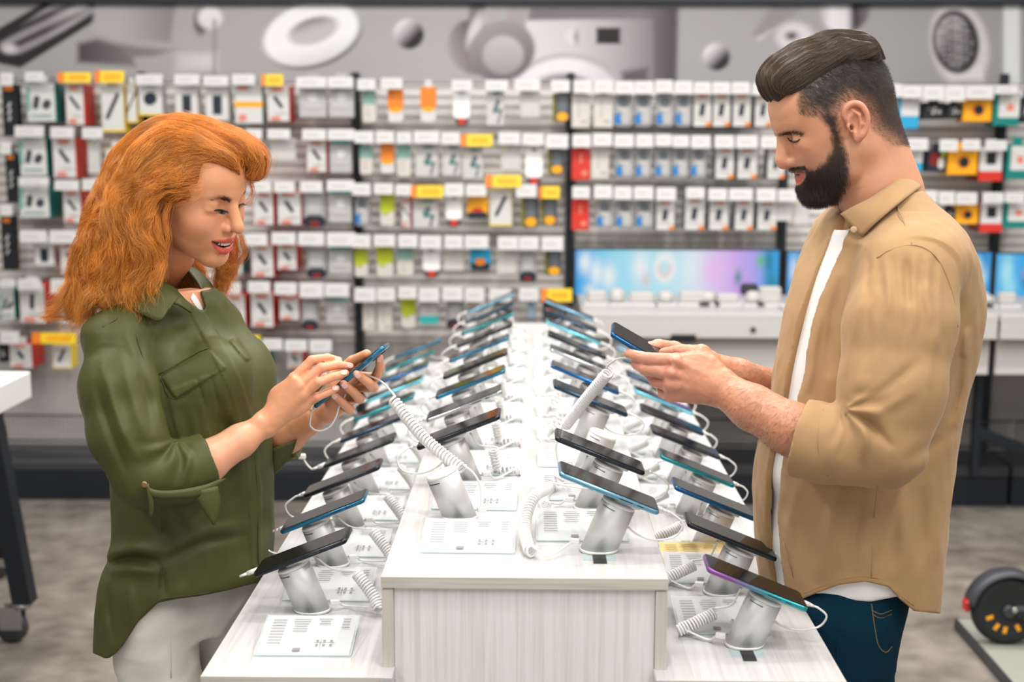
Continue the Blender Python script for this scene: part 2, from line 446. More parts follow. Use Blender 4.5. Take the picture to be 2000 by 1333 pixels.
# ------------------------------------------------------------------ stepped display table
TX0, TX1, UX0, UX1 = -0.497, 0.471, -0.228, 0.206
ZL, ZU, TY0, TY1 = 0.80, 0.945, 1.893, 4.72
def wood_mat(name, base, dark, axis):
    m = mat(name, base, 0.38, 0, 0.45)
    nt = m.node_tree; b = nt.nodes['Principled BSDF']; tc = nt.nodes.new('ShaderNodeTexCoord'); mp = nt.nodes.new('ShaderNodeMapping')
    mp.inputs['Scale'].default_value = axis
    n = nt.nodes.new('ShaderNodeTexNoise'); n.inputs['Scale'].default_value = 1; n.inputs['Detail'].default_value = 6; n.inputs['Distortion'].default_value = .6
    cr = nt.nodes.new('ShaderNodeValToRGB'); e = cr.color_ramp.elements
    e[0].position = .33; e[0].color = dark+(1,); e[1].position = .58; e[1].color = base+(1,)
    nt.links.new(tc.outputs['Object'], mp.inputs[0]); nt.links.new(mp.outputs[0], n.inputs['Vector']); nt.links.new(n.outputs['Fac'], cr.inputs[0]); nt.links.new(cr.outputs[0], b.inputs['Base Color'])
    return m
M_TOP = wood_mat('white_woodgrain_top', (0.56, 0.553, 0.545), (0.475, 0.465, 0.45), (120, 3, 120))
M_FRONT = wood_mat('white_woodgrain_front', (0.80, 0.78, 0.765), (0.68, 0.655, 0.635), (150, 60, 3))
M_EDGE = wood_mat('woodgrain_edge_band', (0.60, 0.565, 0.51), (0.46, 0.425, 0.375), (5, 90, 160))
M_EDGEV = wood_mat('woodgrain_edge_upright', (0.60, 0.565, 0.51), (0.46, 0.425, 0.375), (160, 90, 5))
TABLE = empty('display_table', (0, (TY0+TY1)/2, 0), 'long white woodgrain display table with a raised middle tier of phones', 'table')
yc = TABLE.location.y; ty = (TY1-TY0)
def tpart(name, x0, x1, y0, y1, z0, z1, m, ch=0.0015):
    return MB().box(((x0+x1)/2, (y0+y1)/2-yc, (z0+z1)/2), (x1-x0, y1-y0, z1-z0), 0, ch).build(name, m, TABLE)
tpart('lower_shelf', TX0, UX0+.02, TY0, TY1, ZL-.022, ZL, M_TOP)
tpart('shelf_edge', TX0+.0005, UX0, TY0-.0012, TY0+.001, ZL-.021, ZL-.0006, M_EDGE, 0)
tpart('lower_shelf', UX1-.02, TX1, TY0, TY1, ZL-.022, ZL, M_TOP)
tpart('shelf_edge', UX1, TX1-.0005, TY0-.0012, TY0+.001, ZL-.021, ZL-.0006, M_EDGE, 0)
UY0 = 1.93
tpart('upper_top', UX0, UX1, UY0, TY1, ZU-.019, ZU, M_TOP, .0012)
tpart('top_edge', UX0+.0005, UX1-.0005, UY0-.0012, UY0+.001, ZU-.018, ZU-.0006, M_EDGE, 0)
tpart('side_panel', UX0+.0005, UX0+.0185, UY0+.002, TY1, ZL-.20, ZU-.020, M_FRONT)
tpart('panel_edge', UX0+.001, UX0+.018, UY0+.0005, UY0+.003, ZL-.20, ZU-.021, M_EDGEV, 0)
tpart('side_panel', UX1-.0185, UX1-.0005, UY0+.002, TY1, ZL-.20, ZU-.020, M_FRONT)
tpart('panel_edge', UX1-.018, UX1-.001, UY0+.0005, UY0+.003, ZL-.20, ZU-.021, M_EDGEV, 0)
tpart('front_panel', UX0+.019, UX1-.019, UY0+.006, UY0+.022, 0.06, ZU-.0195, M_FRONT, .001)
for sx in (TX0+.06, TX1-.06-.02):
    tpart('leg_panel', sx, sx+.02, TY0+.10, TY1-.1, 0.0, ZL-.0225, M_FRONT)
tpart('rear_panel', TX0+.08, TX1-.08, TY1-.12, TY1-.1, 0.0, ZL-.0225, M_FRONT)
tpart('lower_cross_panel', TX0+.08, UX0+.02, TY0+.12, TY0+.14, 0.0, ZL-.0225, M_FRONT)
tpart('lower_cross_panel', UX1-.02, TX1-.08, TY0+.12, TY0+.14, 0.0, ZL-.0225, M_FRONT)
# ------------------------------------------------------------------ phones on their stands
M_SCREEN = mat('screen_glass', (0.005, 0.005, 0.006), 0.06, 0, 0.14)
M_SCREENB = mat('screen_bezel', (0.006, 0.006, 0.007), 0.25)
M_ALU = mat('satin_aluminium', (0.66, 0.655, 0.645), 0.42, 0.45, noise=(60, .03, (1, 1, .05)))
M_WPL = mat('white_plastic', (0.80, 0.78, 0.75), 0.35, 0, 0.5, noise=(30, .02))
M_WCAB = mat('white_cable', (0.82, 0.81, 0.79), 0.4, 0, 0.5, noise=(40, .02))
M_BLACK = mat('black_plastic', (0.008, 0.009, 0.011), 0.35, noise=(30, .1))
M_ACR = mat('clear_acrylic', (0.95, 0.98, 0.98), 0.02, 0, 0.5, alpha=0.16)
M_ACRE = mat('acrylic_edge', (0.62, 0.74, 0.75), 0.15, 0, 0.5, alpha=0.55)
M_PAPER = mat('printed_paper', (0.50, 0.505, 0.505), 0.7, noise=(20, .02))
M_YPAPER = mat('yellow_paper', (0.86, 0.60, 0.05), 0.6, noise=(20, .04))
M_INK = mat('grey_ink', (0.22, 0.22, 0.23), 0.8)
M_INKY = mat('ink_on_yellow', (0.40, 0.27, 0.02), 0.8)
M_GLASSC = mat('camera_glass', (0.01, 0.01, 0.013), 0.05)
FR = {
 'black': mat('frame_black', (0.02, 0.024, 0.03), 0.2, 0.6, noise=(20, .1)),
 'dark blue': mat('frame_dark_blue', (0.018, 0.05, 0.085), 0.18, 0.7, noise=(20, .1)),
 'blue': mat('frame_blue', (0.012, 0.10, 0.27), 0.18, 0.7, noise=(20, .1)),
 'light blue': mat('frame_light_blue', (0.15, 0.35, 0.47), 0.2, 0.6, noise=(20, .1)),
 'sky blue': mat('frame_sky_blue', (0.02, 0.15, 0.26), 0.2, 0.6, noise=(20, .1)),
 'teal': mat('frame_teal', (0.012, 0.22, 0.25), 0.2, 0.6, noise=(20, .1)),
 'cyan': mat('frame_cyan', (0.13, 0.50, 0.60), 0.2, 0.5, noise=(20, .1)),
 'silver': mat('frame_silver', (0.45, 0.47, 0.49), 0.2, 0.8, noise=(20, .05)),
}
def grad_frame():
    m = mat('frame_purple_to_teal', (0.3, 0.1, 0.4), 0.18, 0.6)
    nt = m.node_tree; b = nt.nodes['Principled BSDF']; tc = nt.nodes.new('ShaderNodeTexCoord'); sx = nt.nodes.new('ShaderNodeSeparateXYZ'); cr = nt.nodes.new('ShaderNodeValToRGB')
    mr = nt.nodes.new('ShaderNodeMapRange'); mr.inputs[1].default_value = -.085; mr.inputs[2].default_value = .085
    e = cr.color_ramp.elements; e[0].position = .22; e[0].color = (.26, .10, .33, 1); e[1].position = .62; e[1].color = (.03, .36, .40, 1)
    nt.links.new(tc.outputs['Object'], sx.inputs[0]); nt.links.new(sx.outputs[0], mr.inputs[0]); nt.links.new(mr.outputs[0], cr.inputs[0]); nt.links.new(cr.outputs[0], b.inputs['Base Color'])
    return m
FR['purple to teal'] = grad_frame()
PL, PW, PT = 0.170, 0.080, 0.0085
_body = MB().prism(rrect(PL, PW, 0.009, 4), PT, z0=-PT/2, bev=0.0033, smooth=True)
_screen = MB().prism(rrect(PL-.004, PW-.004, 0.0075, 4), 0.0006, z0=PT/2-.0002)
_disp = MB().prism(rrect(PL-.010, PW-.008, 0.006, 4), 0.0002, z0=PT/2+.00045)
ME_BODY = {}
ME_SCREEN = _screen.mesh('screen', M_SCREENB)
ME_DISP = _disp.mesh('display', M_SCREEN)
ME_BTN = MB().box((0.028, -PW/2-.0002, 0), (0.022, .0012, .0022), 0, .0005).box((0.052, -PW/2-.0002, 0), (0.010, .0012, .0022), 0, .0005).mesh('side_button', M_BLACK)
_cm = MB().prism(rrect(0.034, 0.018, 0.006, 4), 0.0012, z0=-PT/2-.0011)
for dx in (-.009, .009): _cm.lathe([(.0055, -PT/2-.0018), (.0055, -PT/2-.0008)], 14, (dx, 0, 0), mi=1)
ME_CAMB = _cm.mesh('camera_bump', [M_BLACK, M_GLASSC])
def phone(M, colour, label, cat='smartphone', group=None):
    """a handset whose long side is local X and whose display faces local +Z; M is its world matrix"""
    if colour not in ME_BODY: ME_BODY[colour] = _body.mesh('phone_body', FR[colour])
    o = bpy.data.objects.new('smartphone', ME_BODY[colour]); COL.objects.link(o); o.matrix_world = M
    tag(o, label, cat, group)
    for nm, me, x in (('screen', ME_SCREEN, None), ('side_button', ME_BTN, None), ('camera_bump', ME_CAMB, (PL/2-.028, PW/2-.017, 0))):
        p = bpy.data.objects.new(nm, me); COL.objects.link(p); p.parent = o
        if x: p.location = x
        if nm == 'side_button': p['kind'] = 'stuff'
        if nm == 'screen':
            d = bpy.data.objects.new('display', ME_DISP); COL.objects.link(d); d.parent = p
    return o

ANG = 22.0
def stand_axes(side):
    """side -1: leans to the left-hand shoppers, +1: to the right-hand ones.  u = long side of the phone, n = out of its display"""
    a = R(ANG)
    if side < 0: return Vector((math.cos(a), 0, math.sin(a))), Vector((-math.sin(a), 0, math.cos(a)))
    return Vector((math.cos(a), 0, -math.sin(a))), Vector((math.sin(a), 0, math.cos(a)))
CYL_R, CYL_H = 0.0285, 0.083
_stand_me = {}
def stand_meshes(side):
    if side in _stand_me: return _stand_me[side]
    u, n = stand_axes(side); w = n.cross(u); seg = 28
    def ring(r, h=None, z=None):
        out = []
        for j in range(seg):
            a = 2*PI*j/seg; p = u*(r*math.cos(a))+w*(r*math.sin(a))
            if z is not None: p = p+n*((z-p.z)/n.z)
            else: p = p+n*h
            out.append(tuple(p))
        return out
    def stack(rings, mi=0, smooth=True):
        m = MB(); V = [p for r_ in rings for p in r_]; F = []
        for i in range(len(rings)-1):
            for j in range(seg):
                a = i*seg+j; b = i*seg+(j+1) % seg; F.append((a, b, b+seg, a+seg))
        F.append(tuple(range(seg))[::-1]); F.append(tuple(range((len(rings)-1)*seg, len(rings)*seg)))
        m.add(V, F, mi, smooth); return m
    body = stack([ring(CYL_R, z=.0045), ring(CYL_R, h=CYL_H*.5), ring(CYL_R, h=CYL_H-.001), ring(CYL_R-.001, h=CYL_H)]).mesh('cylinder', M_ALU)
    foot = stack([ring(CYL_R*1.02, z=.0012), ring(CYL_R*1.02, z=.0055)]).mesh('foot_ring', M_WPL)
    pad = stack([ring(CYL_R*1.0, z=0.0), ring(CYL_R*1.0, z=.0014)]).mesh('foot_pad', M_BLACK)
    cap = stack([ring(CYL_R-.0005, h=CYL_H), ring(CYL_R-.0005, h=CYL_H+.0035), ring(CYL_R-.0025, h=CYL_H+.006), ring(CYL_R-.010, h=CYL_H+.0065)]).mesh('top_cap', M_WPL)
    slit = MB()
    for a0 in (-150, -30+180+60):
        P = [u*((CYL_R+.0002)*math.cos(R(a)))+w*((CYL_R+.0002)*math.sin(R(a)))+n*(CYL_H-.006) for a in range(a0, a0+56, 7)]
        slit.tube([tuple(p) for p in P], .0007, 4)
    slit = slit.mesh('slit', M_BLACK)
    Mx = Matrix([[u.x, w.x, n.x, 0], [u.y, w.y, n.y, 0], [u.z, w.z, n.z, 0], [0, 0, 0, 1]])
    ho = u*.012
    puck = MB(); puck.prism(rrect(.046, .034, .012, 5), .0085, Matrix.Translation(ho) @ Mx, z0=CYL_H+.0055, bev=.002, smooth=True)
    puck = puck.mesh('phone_puck', M_WPL)
    _stand_me[side] = dict(body=body, foot=foot, pad=pad, cap=cap, slit=slit, puck=puck); return _stand_me[side]
PH_H = CYL_H+.0055+.0085+PT/2+.0004     # height of the phone's middle along the stand's axis
ME_SLOT = MB().box((0, 0, .0006), (.021, .085, .0012)).mesh('cable_slot', M_BLACK)
ME_PLATE = MB().box((0, 0, .0004), (.052, .060, .0007)).mesh('clear_plate', M_ACRE)
ME_PORT = MB().box((0, 0, 0), (.016, .009, .008), 0, .001).mesh('side_plug', M_WPL)
def link(me, name, parent, loc=None, rot=None):
    o = bpy.data.objects.new(name, me); COL.objects.link(o); o.parent = parent
    if loc is not None: o.location = loc
    if rot is not None: o.rotation_euler = rot
    return o
def stand(side, x, y, z, label, group, far=False, puck=True):
    ms = stand_meshes(side)
    t = empty('phone_stand', (x, y, z), label, 'phone stand', group)
    c = link(ms['body'], 'cylinder', t); link(ms['foot'], 'foot_ring', t); link(ms['pad'], 'foot_pad', t)
    cp = link(ms['cap'], 'top_cap', t); link(ms['slit'], 'slit', c)['kind'] = 'stuff'
    if puck: link(ms['puck'], 'phone_puck', t)
    if not far:
        link(ME_SLOT, 'cable_slot', t, (0, -.025, 0.0002)); link(ME_PLATE, 'clear_plate', t, (0, -.022, 0))
    link(ME_PORT, 'side_plug', t, (-side*(CYL_R+.009), -.004, .017), (0, 0, -side*.3))
    return t
def phone_matrix(side, x, y, z, yaw=0.0):
    u, n = stand_axes(side); w = n.cross(u)
    c = Vector((x, y, z))+n*PH_H+u*(.026*(1 if side < 0 else -1))
    Mx = Matrix([[u.x, w.x, n.x, c.x], [u.y, w.y, n.y, c.y], [u.z, w.z, n.z, c.z], [0, 0, 0, 1]])
    return Mx @ Matrix.Rotation(yaw, 4, 'Z'), c, u, n, w

RNG = random.Random(7)
def cable(name, paths, r, label, cat, group=None, parent=None, sides=6, extra=None):
    m = MB()
    for p in paths: m.tube(p, r, sides)
    o = m.build(name, M_WCAB, parent, label, cat, group)
    return o
def charge_cable(side, x, y, z, label, group, far, seed):
    """white plug in the low end of the phone with its lead looping back under to the stand"""
    rr = random.Random(seed)
    M, c, u, n, w = phone_matrix(side, x, y, z)
    lo = u*(-1 if side < 0 else 1)                                      # towards the low end
    e = c+lo*(PL/2)
    drop = z+.0035
    dy = rr.uniform(-.02, .015); s = rr.uniform(.8, 1.15)
    ex = .046*s
    p0 = e+lo*.016
    p = [p0, e+lo*.026, e+lo*ex+n*-.006*s+Vector((0, dy*.5, -.004)), e+lo*(ex*.97)+n*-.034*s+Vector((0, dy, 0)), e+lo*.012-n*.052*s+Vector((0, dy, 0)), e-lo*.030-n*.048+Vector((0, dy*.6, 0)), c+lo*.016-n*.014]
    p = [Vector((q.x, q.y, max(q.z, drop))) for q in p]
    t = empty('charging_cable', tuple(e), label, 'cable', group)
    lead = MB().tube([tuple(q-e) for q in [Vector(v) for v in smooth_path([tuple(q) for q in p], 7)]], .0017 if not far else .002, 6).build('lead', M_WCAB, t)
    pl = MB(); pl.tube([tuple(lo*.0004), tuple(lo*.0105)], .0036, 8); pl.tube([tuple(lo*.0105), tuple(lo*.018)], [.0032, .0021], 8)
    pl.build('plug', M_WPL, t)
    return t
def spiral_cable(pts, turns, label, group, rad=.0088, r=.0023, per=9, tails=((), ()), sides=6):
    t = empty('spiral_cable', pts[0], label, 'spiral cable', group)
    o = Vector(pts[0])
    h = coil_path([tuple(Vector(p)-o) for p in pts], rad, turns, per)
    m = MB().tube(h, r, sides); m.build('coil', M_WCAB, t)
    for tl, end, nm in ((tails[0], h[0], 'upper_lead'), (tails[1], h[-1], 'lower_lead')):
        if tl:
            q = [tuple(end)]+[tuple(Vector(v)-o) for v in tl]
            MB().tube(smooth_path(q, 7), r*.82, 6).build(nm, M_WCAB, t)
    return t

# printed specification card in a clear folded holder
def card_mesh(seed, yellow=False):
    rr = random.Random(seed); W, D = .150, .125; m = MB(); mp = MB(); mi = MB()
    m.box((0, 0, .0045), (W, D, .0016)); m.box((0, -D/2-.006, .0025), (W, .013, .001))
    mp.box((0, .002, .0026), (W-.006, D-.004, .0009)); mp.box((0, -D/2-.014, .0012), (W+.004, .030, .0007))
    zt = .0057
    def line(x, y, w, h): mi.box((x, y, zt), (w, h, .0003))
    for i in range(9): line(-W/2+.024, D/2-.018-i*.009, .022, .0016)
    for i in range(6): line(-W/2+.060, D/2-.016-i*.0075, .018+.012*rr.random(), .0012)
    for i in range(3): line(-W/2+.098, D/2-.015-i*.0075, .012+.014*rr.random(), .0016)
    for i in range(4): line(W/2-.018, D/2-.014-i*.009, .012, .0016)
    for i in range(2):
        for j in range(3): mi.lathe([(.0026, zt-.0001), (.0026, zt+.00015)], 8, (.018+j*.011, -D/2+.030+i*.013, 0), smooth=False)
    line(.029, -D/2+.0365, .034, .0008); mi.box((.0235, -D/2+.034, zt), (.0008, .026, .0003)); mi.box((-.012, -D/2+.016, zt), (.012, .009, .0003))
    return m.mesh('clear_holder', M_ACR), mp.mesh('sheet', M_YPAPER if yellow else M_PAPER), mi.mesh('print', M_INKY if yellow else M_INK)
_cards = [card_mesh(i) for i in range(2)]; _ycard = card_mesh(5, True)
ME_CEDGE = MB().box((-.0752, 0, .0045), (.0012, .125, .0022)).box((.0752, 0, .0045), (.0012, .125, .0022)).box((0, -.0630, .0045), (.150, .0012, .0022)).mesh('holder_edge', M_ACRE)
def card(x, y, z, rot, label, group, yellow=False, k=0, tilt=9):
    t = empty('specification_card', (x, y, z+.001), label, 'price card', group)
    t.rotation_euler = (R(tilt), 0, rot)
    h, s, i = _ycard if yellow else _cards[k % 2]
    ho = link(h, 'clear_holder', t, (0, .062, 0)); sh = link(s, 'sheet', t, (0, .062, 0)); link(i, 'print', sh)['kind'] = 'stuff'; link(ME_CEDGE, 'holder_edge', ho)['kind'] = 'stuff'
    return t

ROWS = {
 'LL': dict(side=-1, x=-.372, z=ZL, y0=2.175, n=10, cols=['black', 'sky blue', 'black', 'black', 'dark blue', 'teal', 'cyan', 'blue', 'teal', 'sky blue'], nm='lower left row'),
 'LU': dict(side=-1, x=-.126, z=ZU, y0=2.245, n=10, cols=[None, 'black', 'silver', 'sky blue', 'black', 'sky blue', 'black', 'teal', 'dark blue', 'light blue'], nm='raised left row'),
 'RU': dict(side=1, x=.106, z=ZU, y0=2.065, n=10, cols=['light blue', 'black', None, 'dark blue', 'blue', 'silver', 'black', 'cyan', 'dark blue', 'light blue'], nm='raised right row'),
 'RL': dict(side=1, x=.336, z=ZL, y0=2.035, n=10, cols=['purple to teal', 'black', 'blue', 'teal', 'black', 'black', 'cyan', 'dark blue', 'black', 'light blue'], nm='lower right row'),
}
POS = {}
for key, rw in ROWS.items():
    s = rw['side']
    for i in range(rw['n']):
        y = rw['y0']+.2475*i; x = rw['x']+RNG.uniform(-.004, .004); z = rw['z']; far = i > 4
        if y > TY1-.10: break
        POS[(key, i)] = (x, y, z)
        who = '%s from front, %s' % (nth(i), rw['nm'])
        col = rw['cols'][i]
        stand(s, x, y, z, ('empty silver cylinder stand, ' if col is None else 'silver cylinder phone stand, ')+who, 'silver phone stands on the table', far, col is not None)
        if col is not None:
            M, c, u, n, w = phone_matrix(s, x, y, z, R(RNG.uniform(-1.5, 1.5)))
            phone(M, col, '%s edged smartphone on its stand, %s' % (col if col != 'purple to teal' else 'purple to teal', who), group='smartphones on stands')
            if (key, i) not in (('LL', 0), ('LL', 3)):
                charge_cable(s, x, y, z, 'white looped charging cable at the phone %s' % who, 'charging cables of the phones', far, hash((len(key), ord(key[0]), ord(key[1]), i)) % 9999)
            else:   # plug hanging out of the low end, or a lead pulled free
                lo = u*-1; e = c+lo*(PL/2)
                t = empty('charging_cable', tuple(e), 'white charging plug sticking out at the phone %s' % who, 'cable', 'charging cables of the phones')
                pl = MB(); pl.tube([tuple(lo*.0004), tuple(lo*.019)], .0042, 8); pl.tube([tuple(lo*.019), tuple(lo*.034)], [.0028, .0020], 8); pl.build('plug', M_WPL, t)
                if i == 3:
                    q = [lo*.034, lo*.045+Vector((0, 0, .014)), lo*.050+Vector((-.004, 0, .030))]
                    MB().tube(smooth_path([tuple(v) for v in q], 6), .0018, 6).build('lead', M_WCAB, t)
                    MB().box(tuple(lo*.051+Vector((-.006, 0, .036))), (.016, .009, .012), 0, .002).build('loose_plug', M_WPL, t)
        # spiral security lead behind the stand, on the table
        if col is not None and (key, i) not in (('RU', 0), ):
            inn = -s                                                    # towards the middle of the table
            bx = x+inn*(CYL_R+.016)
            lim = {'LL': -.245, 'LU': -.02, 'RU': .0, 'RL': .222}[key]
            rr = random.Random(i*7+ord(key[0])+ord(key[1]))
            xm = lim+s*.012
            up = .055 if key in ('LL', 'RL') else .03
            if key == 'LL': pts = [(x+.075, y+.01, z+.062), (x+.105, y-.012, z+.030), (xm, y-.028, z+.012)]
            elif key == 'RL': pts = [(x-.040, y+.05, z+.034), (x-.075, y+.035, z+.022), (xm+.004, y+.03, z+.012)]
            elif key == 'LU': pts = [(x+.050, y+.04, z+.055), (x+.058, y+.05, z+.014), (x+.075, y+.045, z+.011), (x+.104, y+.05, z+.011)]
            else: pts = [(x-.040, y+.085, z+.045), (x-.072, y+.075, z+.020), (x-.085, y+.02, z+.011), (x-.080, y-.03, z+.011)]
            M, c, u, n, w = phone_matrix(s, x, y, z)
            tl0 = [tuple(Vector(pts[0])*.5+c*.5-n*.012), tuple(c-n*.016+u*(.016*inn))]
            tl1 = [(bx+inn*.012, y+.012, z+.004), (bx, y-.004, z+.016)]
            spiral_cable(pts, 14 if not far else 11, 'white coiled cable beside the stand %s' % who, 'coiled cables lying on the table', r=.0023 if not far else .0025, per=9 if not far else 7, tails=(tl0, tl1), sides=5)
        # specification cards lie in front of each stand
        if key in ('LL', 'LU') or i > 0:
            if y-.215 > TY0 and (key, i) not in (('RL', 3),):
                cx = x+{'LL': .018, 'LU': .022, 'RU': -.022, 'RL': -.020}[key]
                card(cx, y-.150-.062+.0, z, R(RNG.uniform(-2, 2)), 'white printed card in clear holder before the stand %s' % who, 'printed cards on the table', False, i)
card(.352-.03, 2.385, ZL, R(2), 'yellow printed card in a clear holder, lower right row', None, True)
# the front stand of the raised right row has its spiral lead hanging in a big loop on its left
x, y, z = POS[('RU', 0)]
spiral_cable([(x-.075, y+.16, z+.062), (x-.105, y+.10, z+.058), (x-.118, y+.04, z+.03), (x-.112, y-.03, z+.013), (x-.105, y-.045, z+.011)], 34, 'white coiled cable bowed in an arc beside the front stand, raised right row', None, rad=.0085, r=.0021,
    tails=([(x-.05, y+.12, z+.075), (x-.01, y+.02, z+.095)], [(x-.08, y-.05, z+.006), (x-.05, y-.01, z+.012), (x-.038, y-.004, z+.017)]))
# ------------------------------------------------------------------ hanging packages on the back wall
YB = 5.90                     # fronts of the hanging packages
C_ = {
 'white': (.64, .635, .62), 'cream': (.62, .58, .53), 'grey': (.46, .455, .45), 'pale': (.56, .545, .53), 'clear': (.36, .36, .37), 'black': (.010, .013, .017), 'navy': (.012, .02, .032),
 'dark': (.05, .055, .065), 'teal': (.004, .21, .18), 'tealg': (.22, .40, .35), 'aqua': (.02, .42, .42), 'red': (.62, .035, .02), 'salmon': (.72, .22, .15), 'dred': (.24, .012, .015),
 'orange': (.80, .22, .02), 'amber': (.90, .40, .01), 'yellow': (.88, .62, .03), 'lime': (.46, .52, .02), 'blue': (.02, .19, .50), 'sky': (.02, .36, .62), 'lilac': (.24, .25, .40), 'olive': (.16, .15, .015),
 'brown': (.27, .20, .17), 'pblue': (.36, .47, .60), 'bright': (.90, .90, .88), 'slate': (.13, .145, .16),
}
def cm(k): return mat('card_'+k, C_[k], .45, 0, .4, noise=(25, .04))
ME_ROD = MB().tube([(0, .02, 0), (0, .27, 0)], .0028, 6).tube([(0, .02, -.022), (0, .27, -.022)], .0022, 6).mesh('hook_rod', mat('hook_steel', (.42, .42, .43), .3, .8, noise=(30, .05)))
KIND_NAME = {
 'K': 'tall black package with grey lettering', 'T': 'white package with teal edge and dark gadgets', 'R': 'white package with red side and dark gadget', 'W': 'white package with a dark stick gadget', 'O': 'white package with a dark oval gadget',
 'P': 'white package with a dark upright gadget', 'Y': 'white package with a yellow band', 'B': 'grey blister card with teal strip', 'G': 'clear blister over a dark base with red mark', 'S': 'slim white card with grey green top',
 'N': 'slim card, orange top and white bottom', 'L': 'slim card, lime green top and white bottom', 'V': 'bright white card over a dark tab', 'U': 'dark blister with a yellow round base', 'C': 'pale card with dark and teal strokes',
 'H': 'plain pale grey card', 'Q': 'orange and black rounded blister', 'Z': 'sky blue card with orange disc and dark base', 'E': 'clear grey blister with blue corner', 'D': 'cream card with faint grey marks', 'X': 'bright red card',
 'F': 'white package with dark gadget and orange corner', 'M': 'orange package with dark round camera hole', 'J': 'black card with pale symbol', 'A': 'white and blue package', 'I': 'white package with dark window and red foot', 'A2': 'teal package with white front',
 'LB': 'white card with teal bottom', 'D2': 'dark hanging card', 'PB': 'pale blue slim card', 'RB': 'dark card with red picture',
}
